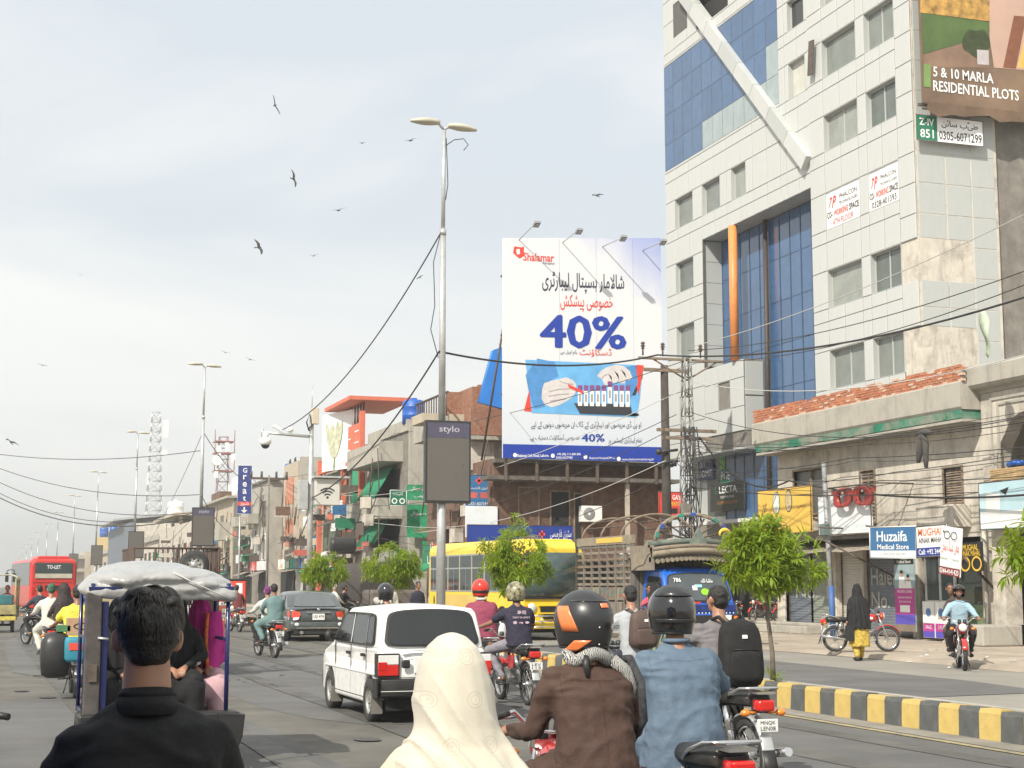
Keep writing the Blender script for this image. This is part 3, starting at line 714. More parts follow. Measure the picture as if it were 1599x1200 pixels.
# corrugated awnings
def awning(ya,yb,z,out,drop,X=XW,mt=None,par=OB):
    n = int((yb - ya)/.06); A = []; B = []
    for k in range(n + 1):
        y = ya + (yb - ya)*k/n; e = .018*(k % 2) + .02*noise.noise(V((y,z,0))); A.append((X,y,z + e)); B.append((X - out,y,z - drop + e + .05*noise.noise(V((y*.8,1,1)))))
    q = MB(); q.loft([A,B],closed=False,smooth=False); return q.obj('corrugated_awning',mt or pm('rusty_tin',(.33,.29,.24),.7,.2,var=.3,scale=4,dirt=.7,dcol=(.2,.14,.1),dscale=3),par,solid=.01)
awning(38.4,43.2,3.0,1.25,.38); awning(43.2,47.0,3.0,1.0,.35)
# roller shutters with painted words
M_shg = pm('shutter_grey_blue',(.15,.175,.215),.6,.2,var=.12,dirt=.55,dcol=(.24,.23,.21),dscale=1.5)
M_shl = pm('shutter_pale',(.52,.51,.47),.6,.2,var=.1,dirt=.5,dcol=(.3,.27,.23),dscale=1.5)
M_shgr = pm('shutter_green_grey',(.26,.29,.25),.6,.2,var=.12,dirt=.55,dcol=(.26,.25,.21),dscale=1.5)
def shutter(a,b,z0,z1,mt,X=XW + .16,par=OB):
    q = MB(); n = int((z1 - z0)/.085); rings = []
    for k in range(n*4 + 1):
        z = z0 + (z1 - z0)*k/(n*4); e = -.016*abs(math.sin(PI*k/4)); rings.append([(X + e,a + .02,z),(X + e,b - .02,z)])
    q.loft(rings,closed=False,smooth=True); o = q.obj('roller_shutter',mt,par)
    f = MB(); f.box((X - .05,a - .03,z0),(X + .05,a + .03,z1)); f.box((X - .05,b - .03,z0),(X + .05,b + .03,z1)); f.box((X - .04,a + .03,z0),(X + .02,b - .03,z0 + .07)); f.obj('shutter_rail',M_iron,par); return o
M_paint = pm('chalky_paint',(.40,.40,.37),.8,var=.2,scale=6,dirt=.5,dcol=(.2,.21,.23),dscale=4)
a, b = SH[0][:2]
shutter(a,(a + b)/2,.14,2.8,M_shgr); shutter((a + b)/2,b,.14,2.8,M_shg); shutter(SH[1][0],SH[1][1],.14,2.75,M_shl); shutter(SH[2][0],SH[2][1],.14,2.75,M_shg)
O = V((XW + .135,(SH[2][0] + SH[2][1])/2,1.6))
text('Haier',M_paint,OB,O,RT,UP,.6,-.42,.28,w=1.45,h=.52,bold=.012,name='painted_word'); text('No. 1',M_paint,OB,O,RT,UP,.6,-.42,-.42,w=1.45,h=.5,bold=.012,name='painted_word')
O = V((XW + .135,(a + b)/2,1.5)); text('Haier',M_paint,OB,O,RT,UP,.6,0,.5,w=2.3,h=.4,name='painted_word'); text('No. 1',M_paint,OB,O,RT,UP,.6,0,-.1,w=2.1,h=.42,name='painted_word')
# pillars of the ground floor
m = MB()
for yy, w in ((46.75,.5),(43.3,.34),(38.75,.3),(35.35,.36)): m.box((XW - .07,yy - w/2,.1),(XW + .2,yy + w/2,3.0))
m.obj('pillar',M_plas,OB,bevel=.02)
m = MB(); m.box((XW - 1.1,43.3,.1),(XW,49.2,.33)); m.box((XW - .55,43.35,.33),(XW,49.1,.42)); m.obj('front_step',M_conc,OB,bevel=.02)
# open shop: counter, shelves, glass door
a, b = SH[3][:2]
m = MB(); m.box((XW + 1.4,a,.14),(XW + 1.5,b,2.95)); m.obj('shop_back_wall',pm('shop_green_wall',(.16,.22,.17),.8,var=.2),OB)
m = MB()
for z in (.9,1.3,1.7,2.1,2.5): m.box((XW + 1.1,a + .05,z),(XW + 1.38,b - .8,z + .02))
m.obj('shelf',M_white,OB)
meds = [pm('carton_%d' % k,c,.6,var=.1) for k,c in enumerate([(.6,.6,.58),(.1,.2,.45),(.5,.1,.08),(.1,.35,.2),(.6,.45,.1)])]
for k, mt in enumerate(meds):
    m = MB()
    for i in range(26):
        z = rnd.choice((.93,1.33,1.73,2.13)); y = rnd.uniform(a + .15,b - .95); h = rnd.uniform(.1,.28); m.box((XW + 1.15,y,z),(XW + 1.3,y + rnd.uniform(.06,.16),z + h))
    props(m.obj('medicine_cartons',mt,OB),kind='stuff')
m = MB()
for yy in (37.05,37.75,38.45): m.box((XW + .1,yy - .03,.14),(XW + .16,yy + .03,2.6))
m.box((XW + .1,37.05,2.55),(XW + .16,38.45,2.62)); m.box((XW + .1,37.05,1.15),(XW + .16,38.45,1.2)); m.obj('counter_frame',pm('silver_trim',(.5,.5,.48),.35,.6,var=.05),OB)
pane_obj([(XW + .13,37.08,1.2),(XW + .13,38.42,1.2),(XW + .13,38.42,2.55),(XW + .13,37.08,2.55)],glassy('shop_glass',(.03,.04,.04),.05,.6),OB)
pane_obj([(XW + .14,35.7,.2),(XW + .14,36.9,.2),(XW + .14,36.9,1.1),(XW + .14,35.7,1.1)],pm('green_floral_sticker',(.16,.24,.12),.5,var=.5,scale=6,dirt=.4,dcol=(.4,.42,.3),dscale=7),OB)
pane_obj([(XW + .14,35.7,1.1),(XW + .14,36.9,1.1),(XW + .14,36.9,2.5),(XW + .14,35.7,2.5)],glassy('door_glass',(.05,.06,.055),.06,.6),OB)
text('Huzaifa Medical Store',M_paint,OB,V((XW - .12,38.35,2.72)),RT,UP,.3,0,0,w=2.3,h=.16,name='painted_word')
m = MB(); m.box((XW - .1,36.9,2.62),(XW - .03,39.7,2.84)); m.obj('fascia',pm('fascia_dark',(.05,.05,.055),.6),OB)

# ------------------------------------------------------------------ neighbouring building with scalloped arch
AB = thing('arcade_building','old grey plastered building with a scalloped arch at the right edge','building',(25.3,30,0))
XA = 25.3; yA, yB_ = 20.0, 35.1
ra = 1.55; cy, cz = P(1556,700,X=XA).y - ra, 4.45
pts = []
for k in range(49):
    t = PI*k/48; r_ = ra*(1 + .045*abs(math.sin(t*4.5*1.0))); pts.append((cy + r_*math.cos(t),cz + .1 + r_*math.sin(t)*1.02))
m = MB()
lo = 3.35
outer = [(yB_,lo),(yB_,6.75),(cy - 3.2,6.75),(cy - 3.2,lo)]
poly = [(cy - 3.2,lo),(cy - 3.2,6.75),(yB_,6.75),(yB_,lo),(cy + ra,lo)] + pts[1:-1] + [(cy - ra,lo)]
bmx = bmesh.new(); vs = [bmx.verts.new((XA,a,b)) for a,b in poly]; fc = bmx.faces.new(vs); ex = bmesh.ops.extrude_face_region(bmx,geom=[fc]); bmesh.ops.translate(bmx,verts=[v for v in ex['geom'] if isinstance(v,bmesh.types.BMVert)],vec=(.45,0,0)); bmesh.ops.triangulate(bmx,faces=bmx.faces); bmesh.ops.recalc_face_normals(bmx,faces=bmx.faces)
me = bpy.data.meshes.new('wall'); bmesh.ops.translate(bmx,verts=bmx.verts,vec=-V(AB.location)); bmx.to_mesh(me); bmx.free(); me.materials.append(M_plas); link(bpy.data.objects.new('wall',me),AB)
m = MB(); m.box((XA,yA,.1),(XA + .45,cy - 3.2,7.3)); m.box((XA + .45,yA,.1),(33,yB_ - .02,7.4)) if False else None
m.box((XA + 2.2,yA,.1),(33,yB_,7.0)); m.box((XA + .45,yA,6.75),(XA + 2.2,yB_,7.0)); m.box((XA,34.75,.1),(XA + .45,yB_,lo)); m.box((XA,cy - 3.2,.1),(XA + .45,cy - 2.6,lo)); m.box((XA,cy - 3.2,3.0),(XA + .45,34.75,lo)); m.obj('building_core',M_plas,AB)
m = MB(); m.prism([(XA - .35,6.98),(XA - .35,7.42),(XA - .28,7.5),(XA + .4,7.5),(XA + .4,6.76),(XA - .02,6.76),(XA - .05,6.86),(XA - .28,6.9)],yA,yB_ + .1,'XZ'); m.obj('cornice',M_conc,AB)
m = MB()
for (a,b,c,d) in ((yB_ - .8,yB_ - .72,3.5,6.45),(yB_ - .5,yB_ - .44,3.5,6.6)): m.box((XA - .04,a,c),(XA + .001,b,d)); m.box((XA - .04,cy - 3,d - .07),(XA + .001,a,d))
m.obj('moulding',M_conc,AB)
m = MB(); m.box((XA + 2.1,cy - 3,3.4),(XA + 2.15,yB_ - .3,6.7)); m.obj('back_wall',M_plas,AB)
m = MB(); m.box((XA + .3,cy - 2.6,.1),(XA + .34,34.75,3.0)); m.obj('dark_shopfront',M_dark,AB)
m = MB()
for k in range(7): m.bx(XA + .2,31.4 + k*.06,3.75 + k*.0,.5,1.3 - k*.01,.04) if False else None
for k in range(8): m.bx(XA - .1,P(1585,740,X=XA - .1).y,4.28 + k*.05,.5,1.5 - .05*(k % 3),.042,Matrix.Rotation(rnd.uniform(-.03,.03),3,'Z'))
one(m,'plank_stack',pm('pale_plank',(.48,.33,.17),.8,var=.25,scale=5),'stack of pale timber planks on ledge over the light blue signboard','planks')
m = MB(); q = P(1590,725,X=XA - .1)
for k in range(9): m.ell(q + V((rnd.uniform(-.1,.1),rnd.uniform(-.4,.4),rnd.uniform(-.04,.05))),(.14,.2,.09),8,5,Matrix.Rotation(rnd.uniform(0,3),3,'Z'))
one(m,'plastic_bundle',M_bluet,'crumpled bright blue plastic bundle lying on the plank stack','bundle')
# concrete plinth and pillar corner
m = MB(); m.box((XA - 1.5,33.3,.1),(XA - .3,35.0,.62)); m.obj('plinth',M_conc,AB,bevel=.04)
m = MB(); m.box((XA - .55,33.6,.62),(XA - .05,34.1,3.2)); m.cyl((XA - .2,34.9,.1),(XA - .2,34.9,3.3),.06,n=8); m.obj('post',M_plas,AB)

# ------------------------------------------------------------------ shop signs of the right side
M_yel = pm('sign_yellow',(.72,.46,.08),.55,var=.08,dirt=.25,dcol=(.5,.35,.12))
def sgn(x0,y0,x1,y1,X): return psign(x0,y0,x1,y1,X)
c, w, h = sgn(1183,770,1267,828,24.3)
S = board('shop_sign','faded yellow signboard with two round portraits above the median tree','sign',c,RT,UP,w,h*1.08,.06,M_yel,M_iron)
flat([circ(-w*.13,h*.2,.25,ry=.37),circ(w*.1,h*.22,.24,ry=.36)],M_bprint,S,c,RT,UP,.009); flat([circ(-w*.13,h*.2,.22,ry=.34)],pm('portrait_pale',(.6,.66,.58),.6,var=.25,scale=6),S,c,RT,UP,.012); flat([circ(w*.1,h*.22,.21,ry=.33)],pm('portrait_tan',(.5,.42,.22),.6,var=.35,scale=7),S,c,RT,UP,.012)
text('دیسی',pm('brown_print',(.22,.07,.03),.6,var=0),S,c,RT,UP,.3,w*.33,.1,w=.5,rtl=True); text('گڑ',MATS['brown_print'],S,c,RT,UP,.3,-w*.36,.12,w=.3,rtl=True)
for k in range(5): flat([circ(-w*.35 + k*.16,-h*.3 - .04*(k % 2),.09,10)],MATS['portrait_pale' if k % 2 else 'portrait_tan'],S,c,RT,UP,.014)
c, w, h = sgn(1277,776,1361,832,24.4)
S = board('shop_sign','washed out white signboard behind the big red spectacles','sign',c,RT,UP,w,h,.06,pm('bleached_sign',(.72,.75,.76),.55,var=.12,scale=1.2,dirt=.3,dcol=(.45,.6,.65),dscale=1.2),M_iron)
text('AL NOOR CO. OPTICS',pm('faded_print',(.55,.66,.68),.6,var=0),S,c,RT,UP,.3,0,-h*.35,w=w*.85)
# red spectacles
c = P(1332,776,X=24.2); GL = thing('spectacles_sign','giant dark red spectacles hung over the bleached white signboard','sign',c - V((0,0,.3)))
M_rg = pm('spectacles_red',(.30,.03,.02),.35,var=.15,coat=.4)
for s_ in (-1,1):
    q = MB(); ring = []
    o_ = [( .52*math.copysign(abs(math.cos(t))**.7,math.cos(t)),.29*math.copysign(abs(math.sin(t))**.8,math.sin(t)) + .05*math.cos(t)*s_*-1) for t in [2*PI*k/28 for k in range(28)]]
    i_ = [(.21*math.cos(t),.21*math.sin(t) + .01) for t in [2*PI*k/28 for k in range(28)]]
    cc = c + V((0,-s_*.56,0)); A = [cc + V((-.04,-a,b)) for a,b in o_]; Bq = [cc + V((-.09,-a,b)) for a,b in i_]; Cq = [cc + V((.03,-a,b)) for a,b in i_]; D = [cc + V((.04,-a,b)) for a,b in o_]
    q.loft([A,Bq,Cq,D,A],cap=False); q.obj('rim',M_rg,GL)
q = MB(); q.bx(c.x - .03,c.y,c.z + .1,.06,.2,.12); q.box((c.x - .02,c.y + 1.05,c.z + .1),(c.x + .03,c.y + 1.2,c.z + .25)); q.box((c.x - .02,c.y - 1.2,c.z + .1),(c.x + .03,c.y - 1.05,c.z + .25)); q.obj('bridge',M_rg,GL)
q = MB(); q.cyl((c.x + .1,c.y - 1.2,c.z + .34),(c.x + .1,c.y + 1.6,c.z + .34),.025,n=5); q.cyl((c.x + .1,c.y - 1.2,c.z + .34),(25.5,c.y - 1.2,c.z + .34),.025,n=5); q.obj('bracket',M_iron,GL)
# tilted sign group
def tsign(x0,y0,x1,y1,x2,y2,X,tilt=0):
    """corners: top-left, top-right, bottom-left in the photo, on the plane X"""
    a_, b_, c_ = P(x0,y0,X=X), P(x1,y1,X=X), P(x2,y2,X=X); rt = (b_ - a_); up = (a_ - c_); w, h = rt.length, up.length
    rt.normalize(); up = (up - rt*up.dot(rt)).normalized(); return (a_ + rt*w/2 - up*h/2), rt, up, w, h
c, rt, up, w, h = tsign(1358,824,1430,822,1367,869,23.6)
S = board('shop_sign','blue and white medical store signboard tilted over the pavement','sign',c,rt,up,w,h,.07,pm('sign_blue',(.035,.15,.33),.45,var=.06,dirt=.15),M_white)
flat(rect(-w/2 + .03,-h/2 + .03,w/2 - .03,-h/2 + .2),M_wht,S,c,rt,up)
text('Huzaifa',M_wht,S,c,rt,up,.5,-.03,h*.2,w=w*.66,h=h*.34,bold=.02); text('Medical Store',M_wht,S,c,rt,up,.4,.02,-h*.14,w=w*.68,h=h*.17,bold=.015); text('G.T. ROAD LAHORE  0300-4275893',M_bprint,S,c,rt,up,.2,0,-h/2 + .11,w=w*.55)
c, rt, up, w, h = tsign(1430,823,1476,819,1440,868,23.5)
S = board('shop_sign','white optician board lettered in red and black, half hidden between two signs','sign',c,rt,up,w,h,.05,M_white,M_iron)
flat(rect(-w/2 + .02,-h/2 + .02,w/2 - .02,-h/2 + .24),M_navy,S,c,rt,up)
text('MUGHAL',pm('print_orange_red',(.7,.16,.04),.5,var=0),S,c,rt,up,.5,0,h*.3,w=w*.86,h=h*.25,bold=.02); text('AINAK MAHAL',M_bprint,S,c,rt,up,.4,0,h*.03,w=w*.84,h=h*.17,bold=.01); text('Call: +92 344',M_wht,S,c,rt,up,.3,-.08,-h/2 + .13,w=w*.75,bold=.01)
c, rt, up, w, h = tsign(1469,821,1501,826,1474,896,23.4)
S = board('shop_sign','hanging white cloth sign with drawn spectacles and red calligraphy','sign',c,rt,up,w,h,.03,M_wht,None,slack=.04)
flat(rect(-w/2,-h/2,w/2,-h/2 + .2),pm('maroon_print',(.22,.02,.02),.5,var=0),S,c,rt,up,.006)
text('0344-4141420',M_wht,S,c,rt,up,.2,0,-h/2 + .1,w=w*.92,h=.14,bold=.008,lift=.01)
for (tx,yy,mt,ww) in (('مغل عینک محل',M_red,.12,.85),):
    text('مغل عینک محل',M_red,S,c,rt,up,.3,0,h*.08,w=w*.85,h=.35,rtl=True)
for k in range(4): text('چشمہ',M_green2,S,c,rt,up,.2,(-.22 if k % 2 else .22)*w/.8,-h*.16 - .26*(k // 2),w=w*.36,rtl=True)
for s_ in (-1,1):
    q = [(s_*.15 + .14*math.cos(t),h*.33 + .11*math.sin(t)) for t in [2*PI*k/20 for k in range(20)]]; i2 = [(s_*.15 + .115*math.cos(t),h*.33 + .085*math.sin(t)) for t in [2*PI*k/20 for k in range(20)]]
    flat([[q[k],q[(k + 1) % 20],i2[(k + 1) % 20],i2[k]] for k in range(20)],M_bprint,S,c,rt,up,.008)
flat(rect(-.34,h*.38,-.26,h*.41),M_bprint,S,c,rt,up,.008)
c, rt, up, w, h = tsign(1500,848,1530,846,1505,893,24.6)
S = board('shop_sign','black shop sign with yellow lettering and yellow spectacles by the doorway','sign',c,rt,up,w*1.15,h,.05,M_blk)
M_yp = pm('yellow_print',(.75,.5,.06),.5,var=0)
text('MUGHAL',M_yp,S,c,rt,up,.3,0,h*.32,w=w*.8,h=.16,bold=.008); text('AINAK MAHAL',M_yp,S,c,rt,up,.3,0,h*.12,w=w,h=.14,bold=.006)
for s_ in (-1,1):
    q = [(s_*.25 + .22*math.cos(t),-h*.24 + .2*math.sin(t)) for t in [2*PI*k/24 for k in range(24)]]; i2 = [(s_*.25 + .17*math.cos(t),-h*.24 + .15*math.sin(t)) for t in [2*PI*k/24 for k in range(24)]]
    flat([[q[k],q[(k + 1) % 24],i2[(k + 1) % 24],i2[k]] for k in range(24)],M_yp,S,c,rt,up,.008)
c, w, h = sgn(1528,755,1640,822,24.4)
S = board('shop_sign','large pale blue signboard with a drawn appliance at the right edge','sign',c,RT,UP,w,h,.08,pm('sign_pale_blue',(.42,.60,.66),.55,var=.12,scale=.8,dirt=.35,dcol=(.7,.75,.75)),M_iron)
flat(rect(-w/2 + .04,-h/2 + .03,w/2 - .04,-h/2 + .45),M_white,S,c,RT,UP); flat([(-w*.4,-.25),(-w*.2,-.4),(-w*.18,.3),(-w*.39,.35)],M_white,S,c,RT,UP,.006)
flat([(-w*.19,h*.3),(-w*.05,h*.36),(-w*.1,h*.2)],M_bprint,S,c,RT,UP,.008); text('لاہور الیکٹرک',MATS['faded_print'],S,c,RT,UP,.4,w*.25,0,w=w*.35,rtl=True)
# roll-up posters beside the shop
c = V((24.9,38.45,1.42)); w = 1.0; h = 2.2
S = board('roll_up_poster','tall pharmacy poster with two people in white above magenta text','poster',c,RT,UP,w,h,.04,pm('poster_teal',(.30,.40,.42),.5,var=.12,scale=1.5))
M_mag = pm('poster_magenta',(.45,.04,.26),.5,var=.06); M_vio = pm('poster_violet',(.09,.07,.42),.5,var=.06); M_skp = pm('poster_skin',(.45,.26,.17),.6,var=.1)
flat(rect(-w/2,h/2 - .3,w/2,h/2),M_bprint,S,c,RT,UP); text('Huzaifa',M_wht,S,c,RT,UP,.2,0,h/2 - .1,w=.42); text('Medical Store',M_wht,S,c,RT,UP,.2,0,h/2 - .22,w=.7)
flat(rect(-w/2,-.62,w/2,.12),M_mag,S,c,RT,UP); flat(rect(-w/2,-h/2 + .2,w/2,-.62),M_vio,S,c,RT,UP); flat(rect(-w/2,-h/2,w/2,-h/2 + .2),M_wood,S,c,RT,UP,.005)
for xx, hh in ((-.12,.62),(.2,.5)):
    flat([(xx - .17,.12),(xx + .17,.12),(xx + .13,hh - .17),(xx - .13,hh - .17)],M_wht,S,c,RT,UP,.006); flat([circ(xx,hh - .09,.075,ry=.1)],M_skp,S,c,RT,UP,.009); flat([circ(xx,hh - .03,.08,ry=.05)],M_bprint,S,c,RT,UP,.012)
text('MILKEN (ONE)',M_wht,S,c,RT,UP,.2,0,.02,w=.75); text('GENUINE MEDICINE',M_wht,S,c,RT,UP,.2,0,-.14,w=.7); text('FOR YOUR HOME',M_wht,S,c,RT,UP,.2,0,-.26,w=.6); flat(rect(-.25,-.56,.25,-.36),M_wht,S,c,RT,UP,.006)
for k, yy in enumerate((37.3,36.7)):
    c = V((24.9,yy,.68)); w = .56; h = 1.0
    S = board('display_box',('white and magenta display box left of the other' if k == 0 else 'white and magenta display box nearest the rider'),'display box',c,RT,UP,w,h,.5,M_white)
    flat(rect(-w/2 + .01,-h/2 + .01,w/2 - .01,-.1),M_mag,S,c,RT,UP); flat(rect(-w/2 + .01,-h/2 + .01,w/2 - .01,-.32),M_vio,S,c,RT,UP,.006); text('SALE',M_wht,S,c,RT,UP,.2,0,-.2,w=.3,lift=.01); flat([circ(0,.2,.12)],meds[1],S,c,RT,UP,.006)
m = MB(); m.cyl((23.6,40.8,3.0),(25.5,39.3,1.7),.03,n=6); m.cyl((23.6,38.3,3.3),(25.5,38.3,3.2),.025,n=6); m.cyl((23.6,40.9,3.35),(25.5,40.9,3.3),.025,n=6); m.cyl((24.0,35.3,3.0),(25.3,34.6,1.4),.04,n=6)
one(m,'sign_bracket',M_iron,'thin rusty struts propping the tilted medical store signs','bracket')
# flag and hanging cloth
m = MB(); q = P(1535,484,X=23.5); A = []; B = []
for k in range(13):
    t = k/12; A.append(q + V((0,.12*(1 - t) + .1*math.sin(t*6),-1.15*t))); B.append(q + V((.05*math.sin(t*9),-.08 - .16*math.sin(t*3),-1.2*t - .05)))
m.loft([A,B],closed=False)
o = one(m,'flag',pm('pale_green_flag',(.42,.50,.38),.8,var=.25,scale=3),'limp pale green flag hanging from cable before bare concrete','flag',solid=.004)
m = MB(); q = P(1440,678,X=23.2)
for (dy,l,r_) in ((.12,.75,.10),(-.1,.9,.09)):
    m.tube([q + V((0,dy*.3,0)),q + V((.03,dy,-.25)),q + V((.0,dy*1.3,-l*.7)),q + V((-.02,dy*1.6,-l))],[.07,r_,r_*.9,.05],9)
m.tube([q + V((0,.2,.02)),q + V((0,-.15,.05)),q + V((0,-.45,-.02))],[.06,.09,.05],8)
one(m,'hanging_cloth',pm('dark_grey_cloth',(.07,.065,.06),.9,var=.2,bump=.3),'torn dark grey trousers caught on the overhead cables','cloth')
# ------------------------------------------------------------------ the street row on the far left side, X = 20.5
XR = 20.5
def part(T,name,mt,*boxes,**k):
    m = MB()
    for a, b in boxes: m.box(a,b)
    return m.obj(name,mt,T,**k)
def swin(T,y0,y1,z0,z1,x,mt=None,fm=None,bars=2):
    """window on a wall facing the road"""
    f = MB(); f.box((x - .05,y0,z0),(x + .03,y0 + .07,z1)); f.box((x - .05,y1 - .07,z0),(x + .03,y1,z1)); f.box((x - .05,y0 + .07,z1 - .07),(x + .03,y1 - .07,z1)); f.box((x - .08,y0 - .05,z0 - .06),(x + .03,y1 + .05,z0))
    for k in range(1,bars): y = y0 + (y1 - y0)*k/bars; f.box((x - .04,y - .03,z0),(x + .02,y + .03,z1 - .07))
    w = f.obj('window',fm or M_wood,T); p = MB(); p.face([(x - .012,y0 + .05,z0),(x - .012,y1 - .05,z0),(x - .012,y1 - .05,z1 - .05),(x - .012,y0 + .05,z1 - .05)])
    q = p.obj('pane',mt or M_glassd,None); q.location = -V(T.location); q.parent = w
def ewin(T,x0,x1,z0,z1,y,mt=None):
    """window on an end wall facing us"""
    f = MB(); f.box((x0,y - .05,z0),(x0 + .06,y + .02,z1)); f.box((x1 - .06,y - .05,z0),(x1,y + .02,z1)); f.box((x0 + .06,y - .05,z1 - .06),(x1 - .06,y + .02,z1)); f.box((x0 - .04,y - .08,z0 - .06),(x1 + .04,y + .02,z0))
    w = f.obj('window',M_wood,T); p = MB(); p.face([(x0 + .05,y - .012,z0),(x1 - .05,y - .012,z0),(x1 - .05,y - .012,z1 - .05),(x0 + .05,y - .012,z1 - .05)])
    q = p.obj('pane',mt or M_glassd,None); q.location = -V(T.location); q.parent = w
def tank(loc,mt,r=.5,h=1.1,label='',group=None):
    m = MB(); x, y, z = loc; m.lathe([(0,0),(r,0),(r,h*.32),(r*1.03,h*.34),(r,h*.36),(r,h*.66),(r*1.03,h*.68),(r,h*.7),(r,h*.88),(r*.8,h*.97),(r*.3,h),(r*.3,h*1.06),(0,h*1.06)],(x,y,z),'Z',18); o = one(m,'water_tank',mt,label,'water tank',group)
    return o
def shopfronts(T,ya,yb,x,n,seed=0):
    r2 = random.Random(seed)
    for k in range(n):
        a = ya + (yb - ya)*k/n + .15; b = ya + (yb - ya)*(k + 1)/n - .15
        part(T,'shopfront',r2.choice([M_dark,M_dark,M_shg,M_shl,M_concd]),((x - .04,a,.1),(x - .01,b,2.7)))
        m = MB(); m.box((x - .25,a,2.75),(x - .05,b,3.45)); m.obj('fascia_board',r2.choice([M_navy,M_red,M_green2,M_white,M_yel,MATS['sign_blue'],M_blk]),T)
        text(r2.choice(['کریانہ سٹور','میڈیکل سٹور','الیکٹرک','موبائل','ہوٹل']),r2.choice([M_wht,M_yp,M_wht]),T,(x - .26,(a + b)/2,3.1),RT,UP,.4,w=(b - a)*.6,rtl=True,name='painted_word')
        awning(a,b,2.72,r2.uniform(.9,1.8),r2.uniform(.2,.5),x,r2.choice([MATS['rusty_tin'],M_concd,M_green]),T) if k % 2 == 0 else None
# --- dark brick building that carries the billboard
TA = thing('brick_building','dark brown brick building beneath the hospital billboard','building',(20.2,61,0))
YA = 61.3
def az(x,y): q = P(x,y,Y=YA); return q.x, q.z
bxL = az(771,800)[0]; 
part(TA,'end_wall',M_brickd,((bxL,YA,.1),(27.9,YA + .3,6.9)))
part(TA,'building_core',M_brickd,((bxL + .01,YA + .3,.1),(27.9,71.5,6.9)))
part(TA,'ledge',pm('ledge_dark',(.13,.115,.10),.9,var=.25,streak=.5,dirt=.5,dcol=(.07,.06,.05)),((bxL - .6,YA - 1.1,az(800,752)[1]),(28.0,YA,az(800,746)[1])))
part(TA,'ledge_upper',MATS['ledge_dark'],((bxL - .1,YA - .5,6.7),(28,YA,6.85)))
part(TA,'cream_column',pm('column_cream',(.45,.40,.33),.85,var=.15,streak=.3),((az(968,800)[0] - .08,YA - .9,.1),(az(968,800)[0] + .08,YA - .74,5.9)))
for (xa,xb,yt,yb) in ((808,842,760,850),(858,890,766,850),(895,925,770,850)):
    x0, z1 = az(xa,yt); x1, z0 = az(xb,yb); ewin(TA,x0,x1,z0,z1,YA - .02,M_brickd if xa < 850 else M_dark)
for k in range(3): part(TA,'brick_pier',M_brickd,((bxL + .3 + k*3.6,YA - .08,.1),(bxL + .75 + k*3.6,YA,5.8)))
# roof volumes of red brick
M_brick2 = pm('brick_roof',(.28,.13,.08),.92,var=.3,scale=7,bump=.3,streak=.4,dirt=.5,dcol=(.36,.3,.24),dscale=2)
def wallA(xa,xb,yt,yb,Y,d,mt,nm='roof_wall'):
    a_, b_ = P(xa,yt,Y=Y), P(xb,yb,Y=Y); part(TA,nm,mt,((a_.x,Y,b_.z),(b_.x,Y + d,a_.z)))
wallA(735,800,637,681,64,.3,M_brick2,'parapet_wall'); wallA(733,800,680,688,63.6,1.2,M_conc,'parapet_ledge')
part(TA,'upper_floor',M_conc,((20.6,64.3,6.9),(27,71,9.1)))
wallA(700,745,612,650,68,.3,M_brick2,'parapet_wall'); wallA(660,745,645,662,67.7,2.0,M_cream,'balcony_slab')
a_ = P(662,618,X=19.4); m = MB(); 
for k in range(13): m.cyl((19.4,66.5 + k*.42,9.15),(19.4,66.5 + k*.42,10.3),.035,n=5)
m.cyl((19.4,66.3,10.3),(19.4,71.8,10.3),.06,n=5); m.obj('balcony_railing',M_iron,TA)
part(TA,'balcony_parapet',M_conc,((19.3,66.3,8.4),(19.42,71.9,9.2)),((19.42,66.3,8.4),(20.6,71.9,8.55)))
part(TA,'side_wall',M_brick2,((20.6,66.4,9.1),(20.9,71.4,10.6)),((20.9,66.4,9.1),(26,66.7,10.7)))
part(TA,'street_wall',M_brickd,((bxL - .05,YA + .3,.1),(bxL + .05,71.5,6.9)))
shopfronts(TA,61.5,71,bxL - .1,3,3)
wallA(736,772,690,735,64.1,.2,M_plas,'patched_wall')
# ac unit
q = P(922,803,Y=YA - .3); AC = thing('air_conditioner','white air conditioner unit on the dark brick wall','air conditioner',q - V((0,0,.3)))
m = MB(); m.bx(q.x,q.y,q.z,.95,.34,.68); m.obj('casing',M_white,AC,bevel=.02)
m = MB(); m.lathe([(.06,0),(.25,-.01),(.27,0),(.27,.02)],(q.x - .12,q.y - .175,q.z),'Y',20); m.obj('fan_grille',pm('grille_grey',(.25,.25,.25),.5,var=.1),AC)
# blue tarpaulin frame behind the billboard
m = MB(); pp = [P(748,628,Y=62.5),P(770,547,Y=62.5),P(790,540,Y=62.5),P(790,640,Y=62.5)]
m.loft([[p for p in pp],[p + V((0,.3,0)) for p in pp]]); one(m,'tarpaulin',pm('bright_blue_tarp',(.035,.22,.68),.5,var=.1,scale=1),'bright blue tarpaulin on roof frame left of the hospital billboard','tarpaulin')
